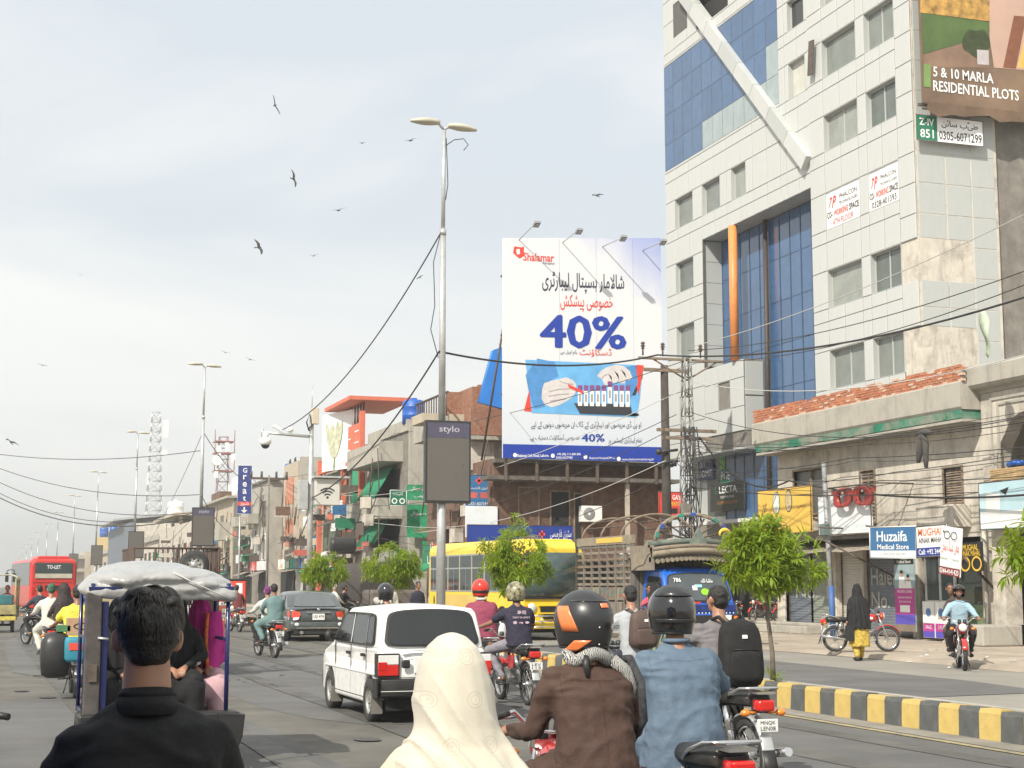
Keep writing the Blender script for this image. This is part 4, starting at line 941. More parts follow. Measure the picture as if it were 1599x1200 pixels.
# --- the billboard, facing down the street
BB = thing('billboard','huge white and blue hospital laboratory billboard with forty percent offer','billboard',(23.5,60,6.8))
pa, pb, pc = P(785,372,Y=60), P(1031,393,Y=60.0), P(787,718,Y=60)
x0, x1 = 19.93, 27.1; zb, zt_ = 6.82, 16.35
zfun = lambda x: 16.08 + (x - x0)/(x1 - x0)*.52
def bbp(x,y):
    """photo position -> plane of the board"""
    q = P(x,y,Y=60); return q.x, q.z
def bpoly(pix,mt,lift=.01,name='print'):
    m = MB(); m.face([(bbp(x,y)[0],60 - lift,bbp(x,y)[1]) for x,y in pix]); return m.obj(name,mt,BB)
m = MB(); nx = 10
A = []; B = []
for k in range(6): pass
M_bbw = pm('billboard_vinyl',(.68,.69,.71),.38,var=.03,scale=.3)
# background print: white turning blue at the top right corner
n = M_bbw.node_tree.nodes; l = M_bbw.node_tree.links; bs_ = n['Principled BSDF']; tcn = n.new('ShaderNodeTexCoord'); mp = n.new('ShaderNodeMapping')
mp.inputs['Rotation'].default_value = (0,R(52),0); mp.inputs['Location'].default_value = (0,0,0); l.new(tcn.outputs['Object'],mp.inputs[0]); sx_ = n.new('ShaderNodeSeparateXYZ'); l.new(mp.outputs[0],sx_.inputs[0])
no_ = n.new('ShaderNodeTexNoise'); no_.inputs['Scale'].default_value = .5; l.new(tcn.outputs['Object'],no_.inputs[0]); ad = n.new('ShaderNodeMath'); ad.operation = 'MULTIPLY_ADD'; ad.inputs[1].default_value = 2.2; l.new(no_.outputs[0],ad.inputs[0]); l.new(sx_.outputs[0],ad.inputs[2])
rp = n.new('ShaderNodeValToRGB'); rp.color_ramp.elements[0].position = .0; rp.color_ramp.elements[0].color = (.68,.69,.71,1); rp.color_ramp.elements[1].position = 1; rp.color_ramp.elements[1].color = (.16,.24,.62,1)
mr = n.new('ShaderNodeMapRange'); mr.inputs[1].default_value = 8.2; mr.inputs[2].default_value = 11.6; l.new(ad.outputs[0],mr.inputs[0]); l.new(mr.outputs[0],rp.inputs[0]); s2 = n.new('ShaderNodeSeparateXYZ'); l.new(tcn.outputs['Object'],s2.inputs[0]); m2 = n.new('ShaderNodeMapRange'); m2.inputs[1].default_value = 5.2; m2.inputs[2].default_value = .5; m2.inputs[3].default_value = 0; m2.inputs[4].default_value = .6; l.new(s2.outputs[2],m2.inputs[0]); x2 = n.new('ShaderNodeMixRGB'); x2.inputs[2].default_value = (.50,.58,.68,1); l.new(m2.outputs[0],x2.inputs[0]); l.new(rp.outputs[0],x2.inputs[1]); l.new(x2.outputs[0],bs_.inputs['Base Color'])
strips = [x0,21.72,23.4,25.2,x1]; strips = [bbp(785,550)[0],bbp(874,550)[0],bbp(932,550)[0],bbp(990,550)[0],bbp(1034,550)[0]]
for a, b in zip(strips,strips[1:]):
    m = MB(); za, zb2 = zfun(a), zfun(b); m.loft([[(a + .006,60,zb),(b - .006,60,zb),(b - .006,60,zb2),(a + .006,60,za)],[(a + .006,60.1,zb),(b - .006,60.1,zb),(b - .006,60.1,zb2),(a + .006,60.1,za)]],smooth=False); m.obj('vinyl_strip',M_bbw,BB)
m = MB()
for k in range(6):
    x = x0 + .2 + (x1 - x0 - .4)*k/5; m.box((x - .05,60.13,5.9),(x + .05,60.25,zfun(x))); m.cyl((x,60.2,13),(x,63.5,7),.05,n=5)
for z in (7.2,9.5,12,14.5): m.box((x0,60.25,z - .04),(x1,60.33,z + .04))
m.obj('steel_frame',M_iron,BB)
# lamps on arms
for (bx_,by_,hx,hy) in ((810,374,835,350),(878,378,901,361),(940,384,970,372),(1003,390,1032,378)):
    p0 = V((bbp(bx_,by_)[0],60.1,bbp(bx_,by_)[1] - .05)); p1 = P(hx,hy,Y=58.55); m = MB(); m.cyl(p0,p1,.025,n=5); ar = m.obj('lamp_arm',M_galv,BB)
    m = MB(); m.bx(p1.x + .05,p1.y - .1,p1.z - .03,.26,.34,.12,Matrix.Rotation(-.4,3,'X')); m.ell(p1 + V((.05,-.12,-.08)),(.1,.14,.05),8,5); la = m.obj('floodlight',pm('lamp_grey',(.25,.26,.27),.4,var=.1),BB,bevel=.02)
# print
M_bbl = pm('bb_blue',(.008,.04,.33),.4,var=.03); M_bbr = pm('bb_red',(.72,.055,.03),.4,var=.03); M_bbn = pm('bb_ink',(.03,.035,.07),.4,var=0); M_lt = pm('bb_sky',(.13,.40,.72),.4,var=.18,scale=1.2); M_glv = pm('bb_glove',(.62,.58,.57),.45,var=.12,scale=2.5); M_tray = pm('bb_tray',(.03,.03,.04),.4,var=.2)
M_pur = pm('bb_purple',(.22,.07,.24),.4,var=.1); M_gap = pm('bb_shadow_print',(.35,.33,.35),.5,var=.1)
m = MB(); m.face([(x0 + .002,60 - .008,zb + .001),(strips[-1] - .002,60 - .008,zb + .001),(strips[-1] - .002,60 - .008,6.95 + .52),(x0 + .002,60 - .008,6.82 + .58)]); m.obj('print',M_bbl,BB)
bpoly([(818,385),(810,389),(806,400),(811,404),(818,400)],M_bbr); bpoly([(803,385),(815,387),(817,396),(814,403),(807,401),(801,395)],M_bbr,.013); bpoly([(806,390),(811,389),(812,397),(807,398)],M_wht,.016)
BX = V((1,0,.02)).normalized()
def bt(s,cx_,cy_,wpx,mt,rtl=False,h=None,bold=0,lift=.014,sz=.6):
    c = bbp(cx_,cy_); sc = bbp(cx_ + wpx/2,cy_)[0] - bbp(cx_ - wpx/2,cy_)[0]
    hh = None if h is None else bbp(cx_,cy_ - h/2)[1] - bbp(cx_,cy_ + h/2)[1]
    return text(s,mt,BB,(c[0],60,c[1]),(1,0,.03),(0,0,1),sz,0,0,w=sc,h=hh,rtl=rtl,bold=bold,lift=lift)
bt('Shalamar',841,402,48,M_bbr,h=13,bold=.02); bt('Hospital',857,412,17,M_bbn,h=5)
bt('شالامار ہسپتال لیبارٹری',911,442,128,M_bbn,True,h=34,bold=.006)
bt('خصوصی پیشکش',916,474,82,M_bbr,True,h=27,bold=.004)
for dx, dy in ((0,0),(-2.2,-.6),(2.2,.6),(-1.1,1),(1.1,-1)): bt('40%',911 + dx,519 + dy,131,M_bbl,h=50,lift=.014 + .0006*(dx + 3))
bt('ڈسکاؤنٹ',930,551,50,M_bbr,True,h=14,bold=.004); bt('یکم اپریل سے',888,551,26,M_bbn,True,h=8)
bpoly([(820,562),(1004,571),(999,622),(994,652),(830,645)],M_lt,.012); bpoly([(1004,571),(1003,590),(992,618),(980,618),(985,572)],M_tray,.014); bpoly([(994,570),(1005,571),(997,618),(993,600)],M_bbr,.016)
bpoly([(826,610),(818,642),(830,643)],M_bbr,.016)
bpoly([(838,560),(866,566),(872,588),(850,600),(840,590)],pm('bb_sky_dark',(.07,.25,.55),.4,var=.15),.015)
def zp(pts): return [(780 + x/3.243,370 + y/3.243) for x,y in pts]
M_sd = pm('bb_sky_dark',(.07,.25,.55),.4,var=.15)
bpoly(zp([(132,700),(175,640),(215,660),(232,720),(222,800),(230,862),(175,872),(150,800)]),M_sd,.013); bpoly(zp([(640,660),(690,655),(700,740),(662,820),(640,780)]),M_sd,.0165)
bpoly(zp([(215,775),(225,742),(262,730),(300,722),(335,712),(372,726),(388,750),(384,790),(368,812),(340,832),(305,852),(262,864),(228,850),(212,820)]),M_glv,.018)
bpoly(zp([(492,705),(512,680),(540,662),(590,648),(630,656),(660,682),(672,715),(655,728),(640,722),(632,744),(612,742),(600,730),(585,742),(562,736),(548,752),(530,750),(518,722),(508,715)]),M_glv,.018)
for ln in (((250,782),(300,770),(352,768)),((246,806),(300,796),(350,794)),((254,830),(300,824),(335,818)),((300,728),(330,740),(372,746)),((548,690),(566,706),(568,730)),((580,676),(600,694),(604,724)),((612,668),(634,688),(640,716)),((515,716),(530,700),(545,694))):
    bpoly(zp([(x,y) for x,y in ln] + [(x + 2,y + 6) for x,y in ln[::-1]]),M_gap,.021)
bpoly([(896,630),(984,632),(984,645),(903,641)],M_tray,.022)
for k in range(9):
    x = 902 + k*9.3; o_ = -6 if k == 5 else 0; bpoly([(x,606 + o_),(x + 6.6,606 + o_),(x + 6.6,637 + o_),(x,636 + o_)],M_wht,.030); bpoly([(x,602 + o_),(x + 6.8,602 + o_),(x + 6.8,611 + o_),(x,611 + o_)],M_pur,.033); bpoly([(x + 1.5,616 + o_),(x + 5,616 + o_),(x + 5,628 + o_),(x + 1.5,628 + o_)],M_gap,.033)
bpoly([(886,600),(910,611),(911,616),(888,606)],M_bbr,.036); bpoly([(898,634),(985,636),(986,649),(905,646)],M_tray,.039)
bpoly([(990 + 8*math.cos(t),648 + 2.5*math.sin(t)) for t in [2*PI*k/16 for k in range(16)]],M_tray,.012)
bt('او پی ڈی مریضوں اور لیبارٹری کے ڈاک ان مریضوں دونوں کے لیے',916,664,172,M_bbn,True,h=13)
bt('تمام لیبارٹری ٹیسٹس پر',976,689,52,M_bbn,True,h=12); [bt('40%',926 + dx,684,35,M_bbl,h=12,lift=.014 + dx*.001) for dx in (-.5,.5)]; bt('خصوصی ڈسکاؤنٹ دستیاب ہے۔',866,684,78,M_bbn,True,h=11)
bt('Shalamar Link Road, Lahore.',832,712,50,M_wht,h=5.5,bold=.01); bt('+92 (42) 111-205-205',888,710,37,M_wht,h=4.5,bold=.01); bt('0300-0437980',881,715,26,M_wht,h=4); bt('ShalamarHospitalOfficial',940,716,40,M_wht,h=4.5); bt('www.shalamarhospital.org.pk',996,718,50,M_wht,h=4.5)
for x, y in ((804,711),(863,712),(914,714),(966,717)): bpoly([(x + 3*math.cos(t),y + 3.4*math.sin(t)) for t in [2*PI*k/12 for k in range(12)]],M_wht,.014)
# pharmacy signs below
c, w, h = psign(745,745,763,789,19.6)
c = P(748,767,Y=62); w, h = 1.15, 1.35
S = board('pharmacy_sign','dark blue pharmacy sign with red cross behind the lamp post board','sign',c,RX,UP,w,h,.1,MATS['sign_blue'],M_iron)
flat([rect(-.05,.28,.05,.58),rect(-.16,.38,.16,.48)],M_red,S,c,RX,UP); text('سٹیزن فارمیسی',M_wht,S,c,RX,UP,.3,0,.12,w=w*.85,rtl=True); flat([rect(-.45,-.3,-.05,-.06),rect(.05,-.3,.45,-.06)],pm('faded_red',(.5,.12,.1),.6,var=.2),S,c,RX,UP); text('0321-8271811',M_wht,S,c,RX,UP,.2,0,-h/2 + .14,w=w*.8)
c = P(800,834,Y=60.6); w = P(895,834,Y=60.6).x - P(730,834,Y=60.6).x; c.x = (P(895,834,Y=60.6).x + P(730,834,Y=60.6).x)/2
S = board('pharmacy_sign','long navy pharmacy fascia sign just above the yellow bus','sign',c,RX,UP,w,.72,.12,M_navy,M_iron)
text('سٹیزن فارمیسی',M_wht,S,c,RX,UP,.4,w*.38,0,w=.95,h=.4,rtl=True); flat([rect(w*.2 - .04,-.16,w*.2 + .04,.16),rect(w*.2 - .14,-.05,w*.2 + .14,.05)],M_red,S,c,RX,UP); text('PHARMACY',M_yp,S,c,RX,UP,.3,w*.08,-.1,w=.8)
c = P(752,815,Y=61.2); S = board('poster','bleached white poster with faded bottles under the blue pharmacy sign','poster',c,RX,UP,1.4,1.3,.05,MATS['bleached_sign'])
c = P(1046,787,X=27.5) if False else P(1048,787,Y=57); S = board('shop_sign','red garments sign with white lettering beside the lattice power pole','sign',c,RX,UP,1.05,.95,.1,pm('sign_red',(.62,.05,.035),.5,var=.1,dirt=.2),M_iron)
text('PAR GAY',M_wht,S,c,RX,UP,.3,.05,.26,w=.75,h=.2,bold=.01); text('GARMENTS',M_yp,S,c,RX,UP,.3,.02,.0,w=.65,h=.17,bold=.01); flat([rect(0,-.4,.28,-.18)],M_bprint,S,c,RX,UP)

# --- grey building with green blinds
TB2 = thing('grey_building','bare grey concrete building with green sun blinds in its balconies','building',(XR,77,0))
part(TB2,'wall',M_concd,((XR,77.2,.1),(34,86.0,9.6)))
part(TB2,'end_wall',M_conc,((XR - .02,77.0,.1),(34,77.2,10.0)))
part(TB2,'parapet',M_conc,((XR - .1,77.2,9.6),(XR + .1,86.0,10.2)))
for z in (8.2,5.2,2.6):
    part(TB2,'balcony',M_conc,((XR - 1.3,78.4,z - .12),(XR,86.0,z)),((XR - 1.3,78.4,z),(XR - 1.18,86.0,z + .95)),((XR - 1.18,78.4,z),(XR,78.52,z + .95)))
for z in (5.25,2.75):
    part(TB2,'window_recess',M_dark,((XR - .03,79,z),(XR - .005,85,z + 2.5)))
    m = MB(); A = []; B = []
    for k in range(9): A.append((XR - .15,79.6 + k*.55,z + 2.75)); B.append((XR - 1.25,79.6 + k*.55,z + .95 + .03*math.sin(k*2)))
    m.loft([A,B],closed=False); m.obj('sun_blind',M_green,TB2,solid=.01)
    m = MB(); A = []; B = []
    for k in range(5): A.append((XR - .1 - k*.05,79.5,z + 2.8)); B.append((XR - 1.2 - k*.02,79.5,z + .9))
for (x,z,w_) in ((21.3,7.9,.6),(24,4.5,.9)): ewin(TB2,x,x + w_,z,z + 1,77.0)
shopfronts(TB2,77.3,86,XR - .1,3,5)
tank((20.9,76.9 + .9,10.0),M_bluet,.6,1.3,'bright blue rooftop water tank left of the brick balcony')
for (px0,py0,px1,py1,nm) in ((636,757,689,782,'upper'),(636,788,690,840,'middle'),(660,845,690,893,'lowest')):
    a_, b_ = P(px0,py0,Y=76.2), P(px1,py1,Y=76.2); c = (a_ + b_)/2; w, h = abs(b_.x - a_.x), abs(b_.z - a_.z)
    S = board('banner','tattered green and white political banner, the ' + nm + ' of three','banner',c,RX,UP,w,h,.02,pm('green_banner',(.02,.27,.12),.7,var=.3,scale=4,dirt=.75,dcol=(.7,.7,.66),dscale=1.8,dlow=.55),slack=.08)
    if nm != 'lowest':
        text('اسلامک ہسپتال',M_wht,S,c,RX,UP,.3,0,h*.22,w=w*.8,rtl=True); text('فری کیمپ',M_red if nm == 'middle' else M_wht,S,c,RX,UP,.3,0,-h*.25,w=w*.6,rtl=True)
c = P(622,778,Y=75.5); S = board('sign','small green clinic signboard beside the torn green banners','sign',c,RX,UP,.85,.78,.06,M_green2,M_white)
text('کلینک',M_wht,S,c,RX,UP,.3,0,.2,w=.5,rtl=True); flat([circ(-.2,-.15,.15),circ(.2,-.15,.15)],M_wht,S,c,RX,UP); flat([circ(-.2,-.15,.09),circ(.2,-.15,.09)],M_green2,S,c,RX,UP,.006)

# --- orange framed tall facade
TC = thing('orange_building','narrow building with a salmon orange frame and a flower banner on top','building',(XR,86.3,0))
M_sal = pm('salmon_paint',(.62,.16,.09),.6,var=.1,streak=.25,dcol=(.3,.1,.08))
part(TC,'wall',M_conc,((XR,86.2,.1),(33,98.6,9.7)))
part(TC,'upper_panel',M_sal,((XR - .35,86.3,8.9),(XR - .2,91.2,11.0)))
for y in (86.3,91.0,98.0): part(TC,'upright',M_sal,((XR - .5,y,.1),(XR - .2,y + .35,11.6 if y < 90 else 9.6)))
part(TC,'cross_beam',M_sal,((XR - .42,86.65,8.7),(XR - .2,98.0,8.9)))
part(TC,'roof_canopy',M_sal,((XR - 1.2,86.0,12.2),(XR + 2.5,93,12.42)))
m = MB(); rr = random.Random(3)
for k in range(8): y = 86.5 + k*.75; m.cyl((XR - .2,y,11),(XR - .2,y + .4,12.2),.03,n=4); m.cyl((XR - .2,y + .4,11),(XR - .2,y,12.2),.03,n=4)
m.obj('roof_struts',M_iron,TC)
for k in range(5): part(TC,'panel_stripe',M_wht,((XR - .37,87 + (k % 2)*2.4,9.2 + k*.33),(XR - .352,88.3 + (k % 2)*2.2,9.27 + k*.33)))
for j, z in enumerate((6.7,3.9)):
    for k in range(5):
        y = 91.6 + k*1.28; part(TC,'louvre_panel',pm('olive_blind',(.11,.15,.10),.6,var=.2,scale=3),((XR - .1,y,z),(XR - .04,y + 1.15,z + 1.9)))
    swin(TC,87.0,90.6,z,z + 1.9,XR - .05,M_glassd,M_concd,3)
m = MB(); A = [(XR - .2,87.5 + k*.5,8.6) for k in range(5)]; B = [(XR - .35,87.3 + k*.5,5.9 + .2*(k % 2)) for k in range(5)]; m.loft([A,B],closed=False); m.obj('hanging_green_cloth',M_green,TC,solid=.01)
rr = random.Random(11)
for k in range(16):
    y = 86.9 + rr.uniform(0,9.5); z = rr.choice([5.9,6.2,3.1,2.7,5.6]); w_ = rr.uniform(.8,1.8)
    part(TC,'small_sign',rr.choice([M_white,M_white,M_wht,MATS['bleached_sign'],M_sal]),((XR - .52 - .02*k,y,z),(XR - .51 - .02*k + .015,y + w_,z + rr.uniform(.4,.75))))
shopfronts(TC,86.4,98.4,XR - .1,4,8)
c = P(531,685,X=XR - .9); S = board('flower_banner','white rooftop banner printed with a large pale lily','banner',P(532,688,X=XR - .6),V((.25,-1,0)),UP,5.2,3.5,.03,M_wht,slack=.06)
cc = P(532,688,X=XR - .6)
for k, a in enumerate((-.5,-.15,.2,.5)): flat([(-.9 + math.sin(a)*1.4 + .35*math.cos(t)*math.cos(a) - .9*math.sin(t)*math.sin(-a),.1 + 1.1*math.sin(t)) for t in [2*PI*j/14 for j in range(14)]],pm('lily_print',(.48,.50,.36),.6,var=.3,scale=3),S,cc,V((.25,-1,0)),UP,.006 + k*.003)
flat([(-1.0,-1.7),(-.8,-1.7),(-.6,-.2),(-.8,-.2)],pm('stem_print',(.2,.3,.1),.6,var=.2),S,cc,V((.25,-1,0)),UP,.004)

def clutter(T,x,ya,yb,n,seed):
    r2 = random.Random(seed); pal = [M_plas,M_cream,M_concd,M_white,MATS['bleached_sign'],MATS['sign_blue'],MATS['faded_red'],M_green2,M_iron,M_iron,M_brickd]
    for k in range(n):
        y = r2.uniform(ya,yb - 2); z = r2.choice([2.9,3.5,4.1,4.8,5.6,6.6]) + r2.uniform(-.2,.2); w_ = r2.uniform(.8,2.0); h_ = r2.uniform(.3,.7); o_ = .3 + .035*k
        if k % 3 == 0: part(T,'hanging_sign',r2.choice(pal),((x - o_ - r2.uniform(.3,.9),y,z),(x - .1,y + .08,z + h_)))
        elif k % 3 == 1: part(T,'small_sign',r2.choice(pal),((x - o_,y,z),(x - o_ + .025,y + w_,z + h_)))
        elif k % 2: part(T,'air_conditioner',M_plas,((x - .45,y,z),(x - .05,y + .85,z + .6)))
        else: awning(y,y + w_ + 1,z,r2.uniform(.7,1.5),r2.uniform(.2,.5),x,r2.choice([MATS['rusty_tin'],M_concd,M_green,M_iron]),T)
    m = MB()
    for k in range(n): y = r2.uniform(ya,yb); z = r2.uniform(3,9); m.cyl((x - .12,y,z),(x - .12,y + r2.uniform(-.5,2.5),z - r2.uniform(.5,3)),.03,n=4)
    m.obj('pipes',M_iron,T)
# --- grey block with cream front strip (E), brown block (F), pale block (G), brown hall (I), far house (J)
TE = thing('grey_building','plain grey rendered block with a narrow cream street front','building',(XR,109,0))
part(TE,'wall',M_concd,((XR + .1,107.5,.1),(32,113.0,10.3))); part(TE,'street_wall',M_cream,((XR,107.6,.1),(XR + .1,113.0,10.35))); part(TE,'end_wall',M_conc,((XR + .1,107.3,6.5),(32,107.5,10.6))); part(TE,'end_wall_lower',M_cream,((XR + .1,107.3,.1),(32,107.5,6.5)))
for z in (7.4,4.4): part(TE,'arched_window',pm('brick_arch_paint',(.5,.2,.12),.8,var=.2),((XR - .03,109,z),(XR - .001,112,z + 1.9)))
ewin(TE,21.5,22.2,5.2,6.2,107.3); shopfronts(TE,107.6,113,XR - .1,2,4)
TX = thing('low_building','low pale shop block between the orange building and the grey block','building',(XR,99,0))
part(TX,'wall',M_cream,((XR,98.8,.1),(32,107.2,5.6))); shopfronts(TX,99,107,XR - .1,3,14)
for k in range(3): swin(TX,99.6 + k*2.5,101.2 + k*2.5,3.8,5.0,XR)
TF = thing('brown_building','weathered brown brick building right of the vertical blue sign','building',(XR,114,0))
part(TF,'wall',M_brickd,((XR + 1.0,116.5,.1),(32,134,9.9))); part(TF,'street_wall',M_conc,((XR,119,.1),(XR + 1.0,134,9.7))); part(TF,'end_wall',pm('brown_render',(.30,.25,.2),.9,var=.2,streak=.5,dirt=.5,dcol=(.2,.14,.1)),((XR + .6,116.2,.1),(32,116.5,10.0))); part(TF,'parapet',M_concd,((XR - .2,118.6,9.7),(XR + .6,134,9.85)))
for k in range(4):
    y = 120.5 + k*3.3; part(TF,'balcony',M_conc,((XR - .9,y,6.5),(XR,y + 2.5,7.3))) if k % 2 else swin(TF,y,y + 1.8,6.3,8.2,XR)
    swin(TF,y,y + 1.5,3.6,5.6,XR,M_dark,M_white,3)
ewin(TF,21.3,21.8,7.6,8.1,116.2); shopfronts(TF,119,133,XR - .1,4,21)
tank((21.9,117.5,10),M_bluet,.55,.9,'small blue rooftop tank behind the camera pole arm')
TG = thing('pale_building','pale plastered building with white roof tank left of the vertical blue sign','building',(XR,138,0))
part(TG,'wall',M_concd,((XR + .1,138,.1),(32,156,9.3))); part(TG,'street_wall',M_cream,((XR,138.1,.1),(XR + .1,156,9.4))); part(TG,'roof_room',M_brickd,((XR + .5,150,9.3),(25,156,10.6))); part(TG,'parapet',M_conc,((XR - .6,137.8,9.3),(XR + .5,156,9.5)))
for k in range(4):
    y = 139.2 + k*4.2; part(TG,'balcony',M_conc,((XR - 1.0,y,5.6),(XR,y + 2.8,7.2))) if k % 2 == 0 else swin(TG,y,y + 2,6,8,XR)
    swin(TG,y,y + 2,3.6,5.0,XR)
shopfronts(TG,138.3,155,XR - .1,4,23)
tank((21.4,140,9.4),M_white,.75,1.9,'white rooftop water tank by the red and white mast')
TH = thing('low_building','low yellow and grey shops half hidden behind the lamp post boards','building',(XR,160,0))
part(TH,'wall',M_plas,((XR,158,.1),(30,200,8.4))); part(TH,'roof_slab',M_cream,((XR - .8,176,9.4),(26,200,9.7)),((XR,178,8.4),(XR + .3,179,9.4)),((XR,186,8.4),(XR + .3,187,9.4)))
for k in range(7): swin(TH,160 + k*5.6,162.5 + k*5.6,4.2,6.2,XR,M_dark)
shopfronts(TH,158.5,199,XR - .1,6,31)
tank((22,196,9.7),M_white,1.0,2.3,'tall white rooftop tank above the brown rendered hall')
TI = thing('brown_hall','wide brown rendered hall with grey metal street front','building',(XR,240,0))
part(TI,'end_wall',M_plas,((XR + .1,238,.1),(36,238.4,10.8))); part(TI,'wall',M_concd,((XR + .1,238.4,.1),(36,284,10.6))); part(TI,'metal_front',M_shg,((XR - .3,238,3),(XR + .1,284,11)))
m = MB(); m.prism([(XR - 2,11.6),(XR + 12,13.2),(XR + 12,13.5),(XR - 2,11.9)],250,284,'XZ'); m.obj('sheet_roof',M_galv,TI)
for k in range(4): ewin(TI,22 + k*3,23.4 + k*3,5,7,238)
part(TI,'painted_stripe',M_brick,((XR + .6,237.9,2),(XR + 2.0,237.99,8.4)))
TJ = thing('far_house','distant pale house with yellow water platform and two blue tanks','building',(XR,362,0))
part(TJ,'wall',M_cream,((XR + .3,362,.1),(40,460,9.0))); part(TJ,'balcony',M_conc,((XR - 2.5,362,4.5),(XR + .3,440,5.2)),((XR - 2.5,362,7.4),(XR + .3,440,8.2))); part(TJ,'water_platform',pm('yellow_wall',(.55,.42,.2),.8,var=.1),((XR + 3,362,9),(XR + 8,366,12.3)))
for k in range(2): tank((XR + 4.4 + k*2.2,364,12.3),M_bluet,.95,2.6,'blue tank on the distant yellow platform, %s of the pair' % ('left' if k == 0 else 'right'),'blue tanks on the far platform')
for k in range(4): ewin(TJ,22 + k*3.2,23.2 + k*3.2,3,4.6,362); ewin(TJ,22 + k*3.2,23.2 + k*3.2,6,7.4,362)
rr = random.Random(5); y = 286; k = 0
for (y,d,h,x,nm) in ((286,74,7.6,22,'ochre'),(462,60,8.5,21,'grey'),(524,80,7.5,20,'cream'),(606,120,9.5,20,'brown'),(201,36,7.4,21,'white')):
    T = thing('far_building','distant hazy %s building in the street row' % nm,'building',(x,y,0)); mt = {'ochre': M_cream,'grey': M_concd,'cream': M_cream,'brown': M_brickd,'white': M_plas}[nm]
    part(T,'wall',mt,((x,y,0),(x + 14,y + d,h))); part(T,'parapet',M_conc,((x - .4,y,h),(x + .3,y + d,h + .7)))
    for j in range(5): swin(T,y + 2 + j*d/6,y + 2 + j*d/6 + d/12,4,6,x,M_dark)

clutter(TA,bxL - .05,61.5,71,12,1); clutter(TB2,XR - 1.3,77.5,86,12,2); clutter(TC,XR - .4,86.5,98,14,3); clutter(TX,XR,99,107,12,4); clutter(TE,XR,107.6,113,8,5); clutter(TF,XR,119,133,18,6); clutter(TG,XR,138,156,18,7); clutter(TH,XR,158,199,24,8)
q = P(535,851,Y=75); T = thing('water_drum','black ribbed drum slung among wires behind the median trees','drum',q - V((0,0,.3))); m = MB(); m.lathe([(0,-.6),(.36,-.6)] + [(.36 + .02*(k % 2),-.5 + k*.1) for k in range(11)] + [(.36,.6),(0,.6)],q,'X',16); m.obj('drum',M_blk,T); m = MB(); m.cyl(q + V((-.8,0,-.4)),q + V((.9,0,-.4)),.05,n=6); m.cyl(q + V((.6,0,-.4)),V((q.x + .6,75,0)),.07,n=8); m.obj('stand',M_iron,T)
# ------------------------------------------------------------------ street lamps on the median
M_lampw = pm('lamp_housing',(.50,.47,.38),.5,var=.1,dirt=.3,dcol=(.3,.27,.2))
M_bface = pm('board_face_brown',(.115,.105,.092),.35,var=.06,scale=1); M_bviol = pm('board_violet',(.075,.07,.11),.35,var=.05); M_bedge = pm('board_edge',(.03,.03,.03),.4,var=0)
def lamp(y,label,board_=True,words=None,H=13.15,first=False):
    T = thing('street_lamp',label,'street lamp',(10.43,y,0),group='twin headed street lamps along the median'); X = 10.43
    m = MB(); m.cyl((X,y,.28),(X,y,5.5),.115,.105,14); m.cyl((X,y,5.5),(X + .0,y,10.4),.09,.075,12); m.cyl((X,y,10.4),(X + .02,y,H - .15),.055,.045,10); m.cyl((X,y,5.45),(X,y,5.6),.13,n=14); m.cyl((X,y,10.3),(X,y,10.45),.085,n=12); m.bx(X,y,.33,.4,.4,.06)
    m.obj('pole',M_galv,T)
    for s in (-1,1):
        m = MB(); q = Matrix.Rotation(s*.06 if s > 0 else -.02,3,'Y'); c = V((X + s*.47,y,H - .0 - (.05 if s > 0 else -.02)))
        rings = []
        for k in range(9):
            t = k/8; x = s*(-.36 + .76*t); w = .05 + .13*math.sin(PI*min(1,t*.9 + .12)) ; h = .035 + .06*math.sin(PI*min(1,t*.9 + .1)); rings.append([c + q @ V((x,w*math.cos(a),h*math.sin(a)*(1.2 if math.sin(a) > 0 else .7))) for a in [2*PI*j/12 for j in range(12)]])
        m.loft(rings); m.obj('lamp_head',M_lampw,T)
        m = MB(); m.cyl((X,y,H - .12),c + V((-s*.32,0,0)),.035,n=8); m.obj('lamp_arm',M_galv,T)
    if board_:
        Yb = y; O = V((X + .11,Yb - .2,4.62)); w, h, d = 1.16, 2.02, .2
        b = MB(); b.box((O.x - w/2,Yb - .2,O.z - h/2),(O.x + w/2,Yb - .02,O.z + h/2)); s_ = b.obj('advert_box',M_bedge,T,bevel=.012)
        m = MB(); m.box((O.x - w/2 + .05,Yb - .215,O.z - h/2 + .06),(O.x + w/2 - .05,Yb - .202,O.z + h/2 - .06)); m.obj('advert_face',M_bface,T)
        if y < 100:
            m = MB(); m.box((O.x - w/2 + .05,Yb - .221,O.z + h/2 - .42),(O.x + w/2 - .05,Yb - .216,O.z + h/2 - .06)); m.obj('advert_band',M_bviol,T)
            text('stylo',pm('pale_violet_print',(.42,.40,.46),.5,var=0),T,(O.x + .02,Yb - .222,O.z + h/2 - .23),RX,UP,.3,w=.52,h=.2,bold=.004)
        for z in (3.9,5.3): m = MB(); m.box((X - .15,Yb - .03,z),(X + .15,Yb + .14,z + .06)); m.obj('bracket',M_galv,T)
    return T
LY = [36.15,81.36,119.6,163.6,208.5,258,306,360,412]
nm = ['tall twin street lamp nearest the camera, carrying a dark advert box','second street lamp along the median, thin against the sky','third street lamp, left of the grey lattice mast','fourth street lamp, above the far house with blue tanks','fifth street lamp counting away, over the red bus','sixth street lamp in the shrinking row','seventh small street lamp in the shrinking row','eighth tiny street lamp in the shrinking row','ninth tiny street lamp in the shrinking row']
for k, y in enumerate(LY): lamp(y,nm[k],k < 7)
for k, y in enumerate((465,520,575,640)): lamp(y,'faint far street lamp, %s at the end of the row' % ['nearest','second nearest','second farthest','farthest'][k],False)
LT = None
m = MB(); X = 10.43; y = 36.15
